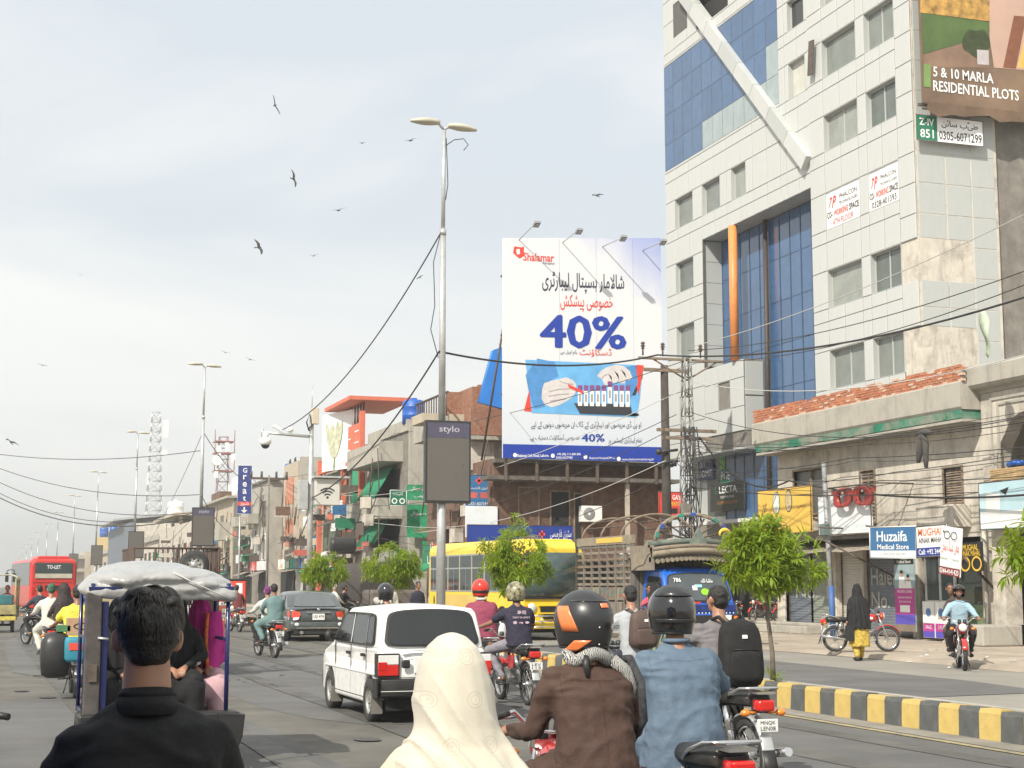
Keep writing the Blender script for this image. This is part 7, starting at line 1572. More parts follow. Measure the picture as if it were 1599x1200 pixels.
    m = MB(); m.loft([[(-.24,2.66,2.66),(0,2.68,3.06),(.24,2.66,2.66),(0,2.7,2.6)],[(-.24,2.6,2.66),(0,2.6,3.06),(.24,2.6,2.66),(0,2.6,2.6)]],smooth=False); attach(T,m,'pediment',MATS['crown_teal'],bevel=.01)
    m = MB(); m.tube([(-.80 + .14*math.cos(a),2.5,2.90 + .12*math.sin(a)) for a in [R(-20) + R(220)*k/10 for k in range(11)]],[.02 + .028*math.sin(PI*k/10) for k in range(11)],8); attach(T,m,'yellow_ornament',M_yp)
    for k, (x,y,z,r_) in enumerate(((.2,1.7,2.62,.36),(-.35,1.5,2.62,.3))): m = MB(); m.ell((x,y,z),(r_,r_,.22),12,6); attach(T,m,'canvas_roll',pm('canvas_grey',(.30,.28,.25),.9,var=.2,bump=.2))
    return T
cargo_truck()
# ------------------------------------------------------------------ dark canvas covered lorry with a star, behind the trees
T = thing('military_truck','dark canvas covered lorry with a white star on its hood','truck',(14.6,60.5,0),PI)
M_cnv = pm('dark_canvas',(.045,.038,.034),.9,var=.15,bump=.3,bscale=15)
m = MB(); m.loft([[(1.25*math.cos(a)*k,y,1.5 + 1.05*math.sin(a)*k2) for a in [PI*j/12 for j in range(13)]] + [(-1.25*k,y,.9),(1.25*k,y,.9)] for (y,k,k2) in ((-3.5,1,1),(1.2,1,1),(2.1,.95,.85),(2.5,.9,.5))]); attach(T,m,'canvas_cover',M_cnv,bevel=.04)
m = MB(); c = V((.1,2.36,2.06)); R5 = [(.19 if k % 2 == 0 else .08) for k in range(10)]; m.face([c + V((R5[k]*math.sin(PI*k/5),.1,R5[k]*math.cos(PI*k/5))) for k in range(10)][::-1]); attach(T,m,'star',M_wht)
lp(T,'bonnet',pm('olive_brown',(.12,.10,.085),.6,var=.15),((-1.0,2.4,.6),(1.0,3.8,1.45)),bevel=.12); lp(T,'chassis',M_under,((-1,-3.4,.5),(1,3.6,.9)))
for s in (-1,1):
    for y in (-2.2,2.9): wheel(T,s*1.0,y,.48,.28,side=s)
    m = MB(); m.cyl((s*.75,3.8,1.05),(s*.75,3.86,1.05),.13,n=14); attach(T,m,'headlight',M_clr)
# ------------------------------------------------------------------ red poster van, pickup with rack
T = thing('van','small van with a red poster across its back, beyond the teal rider','van',(9.0,63.0,0),R(-2)); W = .78
m = MB(); m.loft([[(a*k,y,.35 + b) for a,b in rpoly(2*W,h,.18)] for (y,k,h) in ((-1.7,.95,1.45),(-1.6,1,1.52),(1.2,1,1.5),(1.8,.94,.9))],smooth=False); attach(T,m,'body',pm('van_maroon',(.25,.04,.03),.4,var=.1,dirt=.3),bevel=.04)
lp(T,'poster',M_red,((-.72,-1.76,.98),(.72,-1.72,1.78))); m = MB(); m.face([(-.1,-1.765,1.05),(.25,-1.765,1.05),(.3,-1.765,1.5),(.1,-1.765,1.62),(-.1,-1.765,1.45)]); attach(T,m,'poster_figure',M_bprint); m = MB(); m.face([(.35,-1.765,1.3),(.6,-1.765,1.3),(.6,-1.765,1.7),(.35,-1.765,1.7)]); attach(T,m,'poster_print',M_wht); m = MB(); m.face([(-.65,-1.765,1.55),(-.15,-1.765,1.55),(-.15,-1.765,1.7),(-.65,-1.765,1.7)]); attach(T,m,'poster_print',M_wht)
lp(T,'number_strip',M_plate,((-.7,-1.78,.84),(.6,-1.73,.97))); text('0321-8371-8542',M_bprint,None,(-.05,-1.782,.905),(1,0,0),(0,0,1),.1,w=1.15,h=.09,bold=.006,name='strip_lettering'); o = COL.objects[-1]; o.parent = T; KIDS[T.name].append(o)
lp(T,'tailgate',pm('van_red',(.35,.08,.05),.5,var=.15),((-.72,-1.77,.5),(.72,-1.73,.82))); plate(T,0,-1.79,.63,.34,.16,['LWC 118'],bg=pm('plate_green',(.3,.45,.3),.5)); lp(T,'rear_bumper',pm('bumper_silver',(.4,.4,.4),.4,.4,var=.1),((-.78,-1.86,.34),(.78,-1.72,.48)),bevel=.02); lp(T,'roof_edge',M_trim,((-.75,-1.75,1.8),(.75,-1.6,1.87)))
for s in (-1,1): wheel(T,s*.68,-1.1,.3,.16,side=s); wheel(T,s*.68,1.2,.3,.16,side=s)
T = thing('pickup_truck','white pickup with tall iron rack and a spare tyre tied at its back','pickup',(3.25,30.2,0),R(0)); W = .72
m = MB(); m.loft([[(a*k,y,.5 + b) for a,b in rpoly(2*W,h,.12)] for (y,k,h) in ((.5,1,1.0),(.6,1,1.22),(1.5,.97,1.2),(1.85,.94,.5))],smooth=False); attach(T,m,'cab',M_carw,bevel=.04)
lp(T,'load_bed',M_carw,((-W,-1.6,.55),(W,.5,.62)),((-W,-1.6,.62),(-W + .04,.5,1.05)),((W - .04,-1.6,.62),(W,.5,1.05)),((-W,-1.62,.6),(W,-1.57,1.05)),bevel=.01); lp(T,'rear_screen',M_glassd,((-.55,.48,1.25),(.55,.51,1.6)))
lp(T,'side_flap',pm('flap_red',(.34,.05,.05),.6,var=.15),((W + .03,-1.75,.30),(W + .16,-1.6,1.0)),bevel=.01)
m = MB(); zt3, zb3 = 2.30, 1.05
for x in (-.92,-.46,0,.46,.92): m.cyl((x*(W + .04)/.92,-1.62,zb3),(x*(W + .04)/.92,-1.62,zt3),.022,n=6)
for s in (-1,1):
    for k in range(11): y = -1.62 + k*.21; m.cyl((s*(W + .04),y,zb3),(s*(W + .06),y,zt3 + .0),.018,n=5)
    for z in (zt3,zb3 + .02,1.5): m.cyl((s*(W + .04),-1.62,z),(s*(W + .06),.55,z),.022,n=5)
for z in (zt3,1.5): m.cyl((-W - .04,-1.62,z),(W + .04,-1.62,z),.022,n=5)
for k in range(9): x = .1 + k*.075; m.cyl((x,-1.60,zb3),(x,-1.60,zt3),.014,n=4)
attach(T,m,'iron_rack',pm('rack_brown',(.07,.045,.035),.7,var=.3)); sp = wheel(T,.22,-1.75,.27,.17,name='spare_tyre',side=-1); sp.rotation_euler = (0,0,R(82)); sp.location = (.30,-1.75,2.0)
for s in (-1,1): wheel(T,s*.62,-1.0,.28,.16,side=s); wheel(T,s*.62,1.2,.28,.16,side=s); lp(T,'tail_light',M_tail,((s*.6 - .06,-1.66,.66),(s*.6 + .06,-1.62,.86)))
# ------------------------------------------------------------------ unseen lorry left of the viewpoint, added to shade the near rider and road
T = thing('added_shade_lorry','added canvas lorry, unseen past the left edge, shading the man in black polo','truck',(-1.65,1.2,0))
m = MB(); m.loft([[(1.1*a,y,z) for a,z in ((-1,.9),(-1,2.7),(-.8,3.0),(0,3.12),(.8,3.0),(1,2.7),(1,.9))] for y in (-3.6,-1.6,.4,2.4)]); attach(T,m,'canvas_cover',M_cnv,bevel=.04)
lp(T,'cab',M_trkb,((-1.05,2.45,.5),(1.05,4.0,2.5)),bevel=.15); lp(T,'windscreen',M_glassd,((-.9,3.99,1.5),(.9,4.02,2.3))); lp(T,'chassis',M_under,((-1,-3.5,.6),(1,3.8,.9)))
for s in (-1,1):
    for y in (-2.4,3.1): wheel(T,s*.92,y,.48,.26,side=s)
# ------------------------------------------------------------------ motorcycles
M_eng = pm('engine_alloy',(.30,.30,.29),.45,.7,var=.25,scale=14,dirt=.5,dcol=(.1,.09,.08),dscale=9); M_seat = pm('seat_vinyl',(.022,.022,.022),.38,var=.25,scale=5,bump=.15,dirt=.25,dcol=(.09,.08,.07),dscale=5)
M_bred = pm('bike_red',(.45,.018,.015),.2,var=.06,coat=.7); M_bblk = pm('bike_black',(.015,.015,.016),.2,var=.1,coat=.7); M_spk = pm('spoke_steel',(.45,.45,.44),.35,.8,var=.1)
def bike(name='motorcycle',label='',loc=(0,0,0),rz=0,paint=None,num='LEN 08',mir=False,group='motorcycles in the traffic'):
    paint = paint or M_bred; T = thing(name,label,'motorcycle',loc,rz,group)
    def wh(y):
        m = MB(); r = .29; m.lathe([(r - .055,-.03),(r - .02,-.042),(r,-.02),(r,.02),(r - .02,.042),(r - .055,.03),(r - .055,-.03)],(0,0,0),'X',28); 
        for k in range(36): a = 2*PI*k/36; m.bx(0,math.cos(a)*r,math.sin(a)*r,.05,.02,.008,Matrix.Rotation(a + PI/2,3,'X'))
        w = m.obj('wheel',M_blkm,T,world=False); w.location = (0,y,r)
        q = MB(); q.lathe([(r - .075,-.02),(r - .05,-.026),(r - .05,.026),(r - .075,.02),(r - .065,0),(r - .075,-.02)],(0,0,0),'X',28); o = q.obj('rim',M_chr,None); o.parent = w; KIDS.setdefault(w.name,[]).append(o)
        q = MB()
        for k in range(18):
            a = 2*PI*k/18; b_ = a + (.35 if k % 2 else -.35); q.cyl((.03*(1 if k % 2 else -1),.04*math.cos(b_),.04*math.sin(b_)),(0,(r - .07)*math.cos(a),(r - .07)*math.sin(a)),.003,n=4,cap=False)
        q.cyl((-.05,0,0),(.05,0,0),.045,n=10); q.cyl((-.09,0,0),(.09,0,0),.012,n=6); o = q.obj('spokes',M_spk,None); o.parent = w; KIDS.setdefault(w.name,[]).append(o)
    wh(-.60); wh(.62)
    A = lambda m, n, mt, **k: attach(T,m,n,mt,**k)
    m = MB(); pts = [(-.60 + .335*math.cos(a),.29 + .335*math.sin(a)) for a in [R(30) + R(165)*k/10 for k in range(11)]]; m.loft([[(-.055,y,z - .015),(-.04,y,z + .006),(.04,y,z + .006),(.055,y,z - .015)] for y,z in pts],closed=False); A(m,'rear_mudguard',M_galv,solid=.004)
    m = MB(); m.loft([[(-.055,y,z),(.055,y,z)] for y,z in ((-.925,.36),(-.96,.27),(-.985,.18))],closed=False); A(m,'mud_flap',M_blk,solid=.006)
    m = MB(); pts = [(.62 + .325*math.cos(a),.29 + .325*math.sin(a)) for a in [R(20) + R(125)*k/8 for k in range(9)]]; m.loft([[(-.05,y,z - .015),(-.035,y,z + .006),(.035,y,z + .006),(.05,y,z - .015)] for y,z in pts],closed=False); A(m,'front_mudguard',paint,solid=.004)
    m = MB()
    for s in (-1,1): m.cyl((s*.085,.62,.29),(s*.085,.40,.86),.019,n=8)
    m.box((-.11,.37,.83),(.11,.45,.87)); A(m,'front_fork',M_chr)
    m = MB(); m.tube([(0,.38,.84),(0,.20,.60),(0,.16,.33),(0,-.12,.27)],.02,7); m.tube([(0,.36,.80),(0,.05,.70),(0,-.35,.68),(0,-.80,.70)],.02,7)
    for s in (-1,1): m.tube([(s*.06,-.1,.68),(s*.09,-.35,.42),(s*.07,-.60,.29)],.014,6); m.tube([(s*.09,-.12,.3),(s*.10,-.6,.29)],.016,6)
    A(m,'frame',M_blk)
    for s in (-1,1): m = MB(); m.cyl((s*.13,-.58,.31),(s*.13,-.46,.66),.028,n=8); m.cyl((s*.13,-.52,.48),(s*.13,-.46,.67),.034,n=8); A(m,'shock_absorber',M_chr)
    m = MB(); m.bx(0,.08,.36,.17,.26,.2); m.cyl((0,.14,.4),(0,.30,.46),.075,n=12); [m.cyl((0,.17 + .022*k,.41 + .009*k),(0,.178 + .022*k,.413 + .009*k),.095,n=12) for k in range(6)]; m.cyl((-.12,.02,.33),(.12,.02,.33),.085,n=14); A(m,'engine',M_eng,bevel=.01)
    m = MB(); m.tube([(.05,.28,.40),(.09,.32,.25),(.12,.15,.19),(.14,-.3,.25),(.15,-.45,.28)],.018,7); m.cyl((.15,-.30,.255),(.165,-.95,.345),.03,.036,10); A(m,'exhaust',M_chr)
    m = MB(); m.loft([[V((x*(1 if i % 1 == 0 else 1),y,z)) for x,z in [(w*math.copysign(abs(math.cos(a))**.8,math.cos(a)),.755 + dz + h*math.copysign(abs(math.sin(a))**.8,math.sin(a))) for i,a in enumerate([2*PI*j/14 for j in range(14)])]] for (y,w,h,dz) in ((-.03,.02,.02,0),(-.01,.085,.055,0),(.10,.115,.085,.01),(.25,.125,.10,.02),(.36,.105,.085,.025),(.42,.05,.05,.02),(.43,.01,.01,.02))]); A(m,'fuel_tank',paint)
    m = MB(); m.bx(.128,.2,.76,.006,.16,.05); m.bx(-.128,.2,.76,.006,.16,.05); A(m,'tank_badge',M_wht)
    m = MB(); m.loft([[(-w,y,.70),(-w*1.05,y,.74 + dz),(-w*.8,y,.785 + dz),(w*.8,y,.785 + dz),(w*1.05,y,.74 + dz),(w,y,.70)] for y,w,dz in ((.02,.07,0),(-.05,.11,.0),(-.25,.13,0),(-.45,.135,.015),(-.70,.13,.02),(-.78,.10,.015))]); A(m,'seat',M_seat,bevel=.02,seg=3)
    for s in (-1,1): m = MB(); m.prism([(-.28,.5),(-.05,.47),(-.02,.66),(-.30,.68)],s*.10,s*.12,'YZ'); A(m,'side_cover',paint,bevel=.01)
    m = MB(); m.tube([(-.13,-.45,.72),(-.165,-.60,.78),(-.165,-.78,.83),(-.12,-.86,.835),(.12,-.86,.835),(.165,-.78,.83),(.165,-.60,.78),(.13,-.45,.72)],.013,7); m.bx(0,-.84,.80,.16,.14,.02); A(m,'grab_rail',M_chr)
    m = MB(); m.loft([[(x*w,y,z) for x,z in ((-1,.66),(-1,.745),(1,.745),(1,.66))] for y,w in ((-.80,.07),(-.90,.075),(-.925,.06))]); A(m,'tail_light',M_tail,bevel=.015)
    m = MB(); m.bx(0,-.80,.70,.13,.05,.12); A(m,'tail_bracket',M_blk)
    for s in (-1,1):
        m = MB(); m.cyl((s*.05,-.83,.645),(s*.12,-.84,.645),.01,n=6); m.ell((s*.155,-.85,.645),(.045,.035,.03),10,6); A(m,'rear_indicator',M_amb); m = MB(); m.ell((s*.2,.47,.80),(.04,.03,.03),10,6); A(m,'front_indicator',M_amb)
    m = MB(); m.box((-.09,-.925,.50),(.09,-.915,.60)); A(m,'number_plate',M_plate,bevel=.003); 
    for j, s_ in enumerate(num.split()): text(s_,M_bprint,None,(0,-.926,.55),(1,0,0),(0,0,1),.05,0,.02 - .042*j,w=.13,h=.033,lift=.002); o = COL.objects[-1]; o.parent = T; o.name = 'plate_lettering'; KIDS[T.name].append(o)
    m = MB(); m.lathe([(0,.07),(.075,.06),(.088,0),(.075,-.06),(.03,-.1),(0,-.1)],(0,.50,.82),'Y',16); A(m,'headlight_shell',paint); m = MB(); m.lathe([(0,.085),(.05,.08),(.078,.062),(.078,.05)],(0,.50,.82),'Y',16); A(m,'headlight',M_clr)
    m = MB(); m.tube([(-.35,.24,1.00),(-.24,.32,1.02),(-.12,.40,.92),(0,.41,.90),(.12,.40,.92),(.24,.32,1.02),(.35,.24,1.00)],.011,7); [m.tube([(s*.24,.34,1.03),(s*.30,.34,1.12),(s*.30,.34,1.18)],.006,5) for s in (-1,1) if mir]; [m.cyl((s*.2,.38,.99),(s*.34,.33,.98),.006,n=5) for s in (-1,1)]; A(m,'handlebar',M_chr)
    for s in (-1,1):
        m = MB(); m.cyl((s*.28,.295,1.012),(s*.37,.225,.997),.018,n=8); A(m,'grip',M_blk); 
        if mir: m = MB(); m.ell((s*.30,.34,1.20),(.05,.012,.035),10,6); A(m,'mirror',M_blk)
        m = MB(); m.cyl((s*.08,.0,.27),(s*.24,.0,.26),.016,n=6); m.cyl((s*.08,-.42,.36),(s*.2,-.42,.36),.014,n=6); A(m,'foot_peg',M_blk)
    m = MB(); m.cyl((-.05,.44,.88),(-.05,.42,.97),.035,n=10); m.cyl((.05,.44,.88),(.05,.42,.97),.035,n=10); A(m,'gauge',M_blk)
    m = MB(); m.bx(.10,-.28,.31,.012,.60,.07); A(m,'chain_guard',M_blk); m = MB(); m.tube([(-.1,.0,.27),(-.16,-.1,.05)],.01,5); A(m,'side_stand',M_blk)
    return T

from mathutils.bvhtree import BVHTree
def seams(T,lines,mt=None,nm='seam',r=.0014,frm=-1,off=.0005):
    s = [c for c in KIDS[T.name] if c.name.split('.')[0] == 'shirt'][0].data; bv = BVHTree.FromPolygons([v.co for v in s.vertices],[p.vertices for p in s.polygons])
    for ln in lines:
        pts = []
        for (a,b) in zip(ln,ln[1:]):
            for k in range(8):
                x, z = a[0] + (b[0] - a[0])*k/8, a[1] + (b[1] - a[1])*k/8; h = bv.ray_cast(V((x,frm*1.5,z)),V((0,-frm,0)))
                if h[0]: pts.append(h[0] + h[1]*off)
        if len(pts) > 3: m = MB(); m.tube(pts,r,5); attach(T,m,nm,mt or s.materials[0])
# ------------------------------------------------------------------ people: one continuous mesh from joined volumes
def blob(T,name,shapes,mt,vox=.02,smooth=4,wrinkle=0,wsc=9,cut=None,wf=None,fac=.6):
    m = MB()
    for s in shapes:
        if s[0] == 'c':
            _, p0, p1, r0, r1 = s; p0, p1 = V(p0), V(p1); m.cyl(p0,p1,r0,r1,12); m.ell(p0,(r0,)*3,12,8); m.ell(p1,(r1,)*3,12,8)
        elif s[0] == 'e': m.ell(s[1],s[2],16,12,Euler(s[3]).to_matrix() if len(s) > 3 else None)
        elif s[0] == 'l': m.loft([m.ering(c,rx,ry,18,tl,.85) for (c,rx,ry,tl) in s[1]])
    me = m.mesh(name); o = bpy.data.objects.new(name,me); COL.objects.link(o)
    r_ = o.modifiers.new('r','REMESH'); r_.mode = 'VOXEL'; r_.voxel_size = vox; r_.use_smooth_shade = True
    if smooth: s_ = o.modifiers.new('s','SMOOTH'); s_.iterations = smooth; s_.factor = fac
    dg = bpy.context.evaluated_depsgraph_get(); me2 = bpy.data.meshes.new_from_object(o.evaluated_get(dg)); bpy.data.objects.remove(o); bpy.data.meshes.remove(me)
    if wrinkle or wf:
        nr = [v.normal.copy() for v in me2.vertices]
        for v, n_ in zip(me2.vertices,nr):
            d = 0
            if wrinkle: p = v.co; a = noise.noise(V((p.x*wsc*.6,p.y*wsc*.6,p.z*wsc + 2*noise.noise(p*4))) + V((7,1,2))); d = wrinkle*((1 - abs(a)*2.6) - .5) + wrinkle*.5*noise.noise(p*wsc*2.3)
            if wf: d += wf(v.co)
            v.co += n_*d
    if cut:
        b = bmesh.new(); b.from_mesh(me2); bmesh.ops.delete(b,geom=[v for v in b.verts if cut(v.co)],context='VERTS'); b.to_mesh(me2); b.free()
    me2.name = name; me2.materials.clear(); me2.materials.append(mt); me2.polygons.foreach_set('use_smooth',[True]*len(me2.polygons))
    q = bpy.data.objects.new(name,me2); link(q,T); return q
M_skin = pm('skin',(.36,.19,.12),.5,var=.08,scale=12); M_skin.node_tree.nodes['Principled BSDF'].inputs['Subsurface Weight'].default_value = .12; M_skin.node_tree.nodes['Principled BSDF'].inputs['Subsurface Radius'].default_value = (.02,.008,.004)
M_skd = pm('skin_brown',(.25,.125,.075),.5,var=.08,scale=12); M_hair = pm('black_hair',(.012,.010,.009),.45,var=.3,scale=30,bump=.5,bscale=120)
def cloth(name,c,rough=.85,**k): return pm('cloth_' + name,c,rough,var=k.pop('var',.1),scale=k.pop('scale',5),bump=k.pop('bump',.25),bscale=k.pop('bscale',35),**k)
def lerp3(a,b,t): return V(a).lerp(V(b),t)
POSES = {
 'ride': dict(pel=(0,-.20,.84),waist=(0,-.19,.99),chest=(0,-.14,1.18),neck=(0,-.10,1.365),head=(0,-.06,1.52),sh=(.185,-.11,1.305),el=(.29,.01,1.08),ha=(.33,.22,1.035),hip=(.10,-.18,.83),kn=(.23,.25,.70),an=(.17,.02,.34),toe=(.18,.20,.28)),
 'pillion': dict(pel=(0,-.55,.87),waist=(0,-.54,1.02),chest=(0,-.51,1.21),neck=(0,-.48,1.395),head=(0,-.45,1.55),sh=(.18,-.49,1.335),el=(.25,-.39,1.10),ha=(.17,-.20,1.0),hip=(.10,-.53,.86),kn=(.26,-.12,.74),an=(.20,-.34,.42),toe=(.22,-.18,.36)),
 'stand': dict(pel=(0,0,.92),waist=(0,0,1.06),chest=(0,.01,1.27),neck=(0,.0,1.47),head=(0,.03,1.62),sh=(.18,0,1.41),el=(.24,-.03,1.13),ha=(.25,.06,.88),hip=(.09,0,.9),kn=(.10,.03,.5),an=(.10,-.02,.09),toe=(.11,.14,.04)),
 'walk': dict(pel=(0,0,.90),waist=(0,.01,1.04),chest=(0,.03,1.25),neck=(0,.04,1.45),head=(0,.07,1.60),sh=(.18,.03,1.39),el=(.23,-.02,1.12),ha=(.22,.1,.9),hip=(.09,0,.88),kn=(.09,.12,.5),an=(.09,.12,.09),toe=(.09,.27,.05)),
 'sit': dict(pel=(0,0,.12),waist=(0,-.02,.27),chest=(0,-.01,.46),neck=(0,.0,.64),head=(0,.03,.79),sh=(.18,0,.58),el=(.24,.06,.32),ha=(.08,.28,.22),hip=(.1,.02,.10),kn=(.14,.44,.12),an=(.13,.46,-.32),toe=(.13,.6,-.38)),
}
def hand_shapes(w,dirv,s,curl=1.0,r=.009):
    """palm, four bent fingers and a thumb; w wrist, dirv forward"""
    w = V(w); d = V(dirv).normalized(); side = d.cross(V((0,0,1))).normalized(); dn = V((0,0,-1)); o = [('c',w,w + d*.05,.026,.03),('e',w + d*.055,(.04,.045,.02))]
    for k in range(4):
        b = w + d*.085 + side*(-.03 + .02*k); L = (.030,.036,.038,.028)[k]; a = b + (d + dn*.4*curl).normalized()*L; c = a + (d*.2*(2 - curl) + dn*curl).normalized()*L*.8; e = c + (d*-.4*curl + d*.8*(1 - curl) + dn*.7).normalized()*L*.6; o += [('c',b,a,r,r*.95),('c',a,c,r*.95,r*.85),('c',c,e,r*.85,r*.75)]
    t = w + d*.02 - side*s*.03; a = t + (d - side*s*.8 + dn*.3).normalized()*.04; o += [('c',t,a,.013,.011),('c',a,a + (d + dn*.6).normalized()*.03,.011,.009)]
    return o
def person(label,loc,rz,pose='ride',shirt=None,trousers=None,skin=None,hair=True,vox=.02,sc=1.0,headrot=0,over={},cat='person',fat=1.0,shalwar=False,kameez=0,sleeve=1.0,group=None,wr=.006,shoes=True,fine=False,hat=None,beard=False,arms=(None,None),hem=None,name='person',neckw=1.0,headtilt=0,wf=None,legs_apart=None,nohand=False):
    T = thing(name,label,cat,loc,rz,group); p = {k: V(v) for k,v in POSES[pose].items()}; p.update({k: V(v) for k,v in over.items()}); T.scale = (sc,)*3; skin = skin or M_skin
    for k_ in ('sh','shL','shR'):
        if k_ in p: p[k_].z -= .045
    def sd(k,s): q = p[k + ('L' if s < 0 else 'R')] if (k + ('L' if s < 0 else 'R')) in p else p[k]; return V((s*abs(q.x) if (k + ('L' if s < 0 else 'R')) not in p else q.x,q.y,q.z))
    H = p['head']; Hm = Matrix.Translation(H) @ Matrix.Rotation(headrot,4,'Z') @ Matrix.Rotation(headtilt,4,'X')
    def h(x,y,z): return Hm @ V((x,y,z))
    er = (0,0,headrot)
    B = [('e',h(0,-.005,.025),(.073,.092,.088),er),('e',h(0,.02,-.035),(.055,.066,.075),er),('e',h(0,.06,-.075),(.03,.026,.026),er),('c',h(0,.085,.005),h(0,.103,-.028),.009,.013),('e',h(0,.082,.03),(.05,.012,.012),er),('e',h(0,.083,-.056),(.024,.012,.009),er),
         ('c',h(0,-.02,-.05),p['neck'] + V((0,0,-.03)),.052*neckw,.06*neckw),('c',p['neck'],p['chest'],.06,.09),('c',p['chest'],p['pel'],.09,.09)]
    for s in (-1,1):
        B += [('e',h(s*.081,-.006,-.003),(.012,.023,.034),(0,s*.18,headrot + s*-.6)),('e',h(s*.034,.06,-.02),(.022,.022,.02),er)]
        S_, E_, Hh = sd('sh',s), sd('el',s), sd('ha',s)
        B += [('c',p['neck'] + V((0,0,-.08)),S_ + V((-s*.02,0,-.01)),.03,.03),('c',S_ + V((-s*.02,0,-.02)),E_,.032,.034),('c',E_,Hh,.034,.024)]
        if not nohand: B += hand_shapes(Hh,(Hh - E_)*V((.4,1,.5)) if True else 0,s,1.0,.0095) if fine else [('e',Hh + (Hh - E_).normalized()*.055,(.04,.05,.03))]
        Hp, K, A_, To = sd('hip',s), sd('kn',s), sd('an',s), sd('toe',s)
        B += [('c',p['pel'],Hp,.08,.07),('c',Hp,K,.065,.045),('c',K,A_,.042,.032),('c',A_,To,.034,.026)]
    bvox = min(vox,.012) if not fine else .008
    blob(T,'body',B,skin,bvox,3,fac=.5)
    for s in (-1,1): m = MB(); m.ell(h(s*.031,.083,.008),(.013,.006,.006),10,6,Matrix.Rotation(headrot,3,'Z')); attach(T,m,'eye',M_dark)
    if hair:
        hs = [('e',h(0,-.014,.036),(.083,.099,.089),er),('e',h(0,-.045,-.01),(.072,.066,.078),er)]
        blob(T,'hair',hs,hair if hair is not True else M_hair,min(vox,.010),2,.005,26,cut=lambda c: ((Hm.inverted() @ c).y > .055 and (Hm.inverted() @ c).z < .07) or ((Hm.inverted() @ c).y > -.012 and (Hm.inverted() @ c).z < .012))
        if beard: blob(T,'beard',[('e',h(0,.035,-.07),(.058,.055,.05),er)],M_hair,.012,1,.004,30,cut=lambda c: (Hm.inverted() @ c).z > -.045 or (Hm.inverted() @ c).y < 0)
    f = fat; ch, wa, pe, ne = p['chest'], p['waist'], p['pel'], p['neck']
    if shirt:
        bt_ = lerp3(pe,wa,-.35) if not kameez else pe + V((0,.02,-.10 - kameez))
        rings = [((bt_.x,bt_.y,bt_.z),.19*f + kameez*.12,.15*f + kameez*.2,0),(pe,.185*f,.145*f,0),(wa,.172*f,.125*f,0),(lerp3(wa,ch,.55),.18*f,.125*f,0),(ch + V((0,0,.04)),.19*f,.122*f,0),(lerp3(ch,ne,.62),.18*f,.105,0),(ne + V((0,-.005,-.045)),.115,.085,0),(ne + V((0,0,.0)),.064,.062,0),(ne + V((0,0,.015)),.06,.06,0)]
        S = [('l',rings)]
        for s in (-1,1):
            S_, E_, Hh = sd('sh',s), sd('el',s), sd('ha',s); S += [('c',ne + V((s*.045,-.012,-.04)),S_ + V((-s*.03,0,.0)),.046,.060),('c',S_ + V((-s*.018,0,-.012)),lerp3(S_,E_,.5),.072*f,.064),('c',lerp3(S_,E_,.5),lerp3(S_,E_,1.0 if sleeve > .5 else .62),.064,.056 if sleeve > .5 else .06)]
            if sleeve > .5: S += [('c',E_,lerp3(E_,Hh,.93),.056,.038)]
        if kameez:
            for s in (-1,1): Hp, K = sd('hip',s), sd('kn',s); S += [('c',Hp + V((0,0,-.02)),lerp3(Hp,K,.75),.12,.095)]
        blob(T,'shirt',S,shirt,vox,4,wr,9,wf=wf)
    if trousers:
        L_ = []
        for s in (-1,1):
            Hp, K, A_ = sd('hip',s), sd('kn',s), sd('an',s); a, b, c = (.125,.10,.065) if shalwar else (.10,.07,.052); L_ += [('c',pe + V((0,0,-.02)),Hp,.125,a),('c',Hp,K,a,b),('c',K,lerp3(K,A_,.92),b,c)]
        blob(T,'trousers',L_,trousers,vox,4,wr*1.2,10)
    if shoes:
        for s in (-1,1): A_, To = sd('an',s), sd('toe',s); m = MB(); d = (To - A_); d.z = 0; q = d.to_track_quat('Y','Z').to_matrix(); m.ell(A_.lerp(To,.62) + V((0,0,-.02)),(.047,.135,.045),12,8,q); attach(T,m,'shoe',shoes if shoes is not True else M_trim)
    T['_h'] = 0; del T['_h']
    return T, Hm
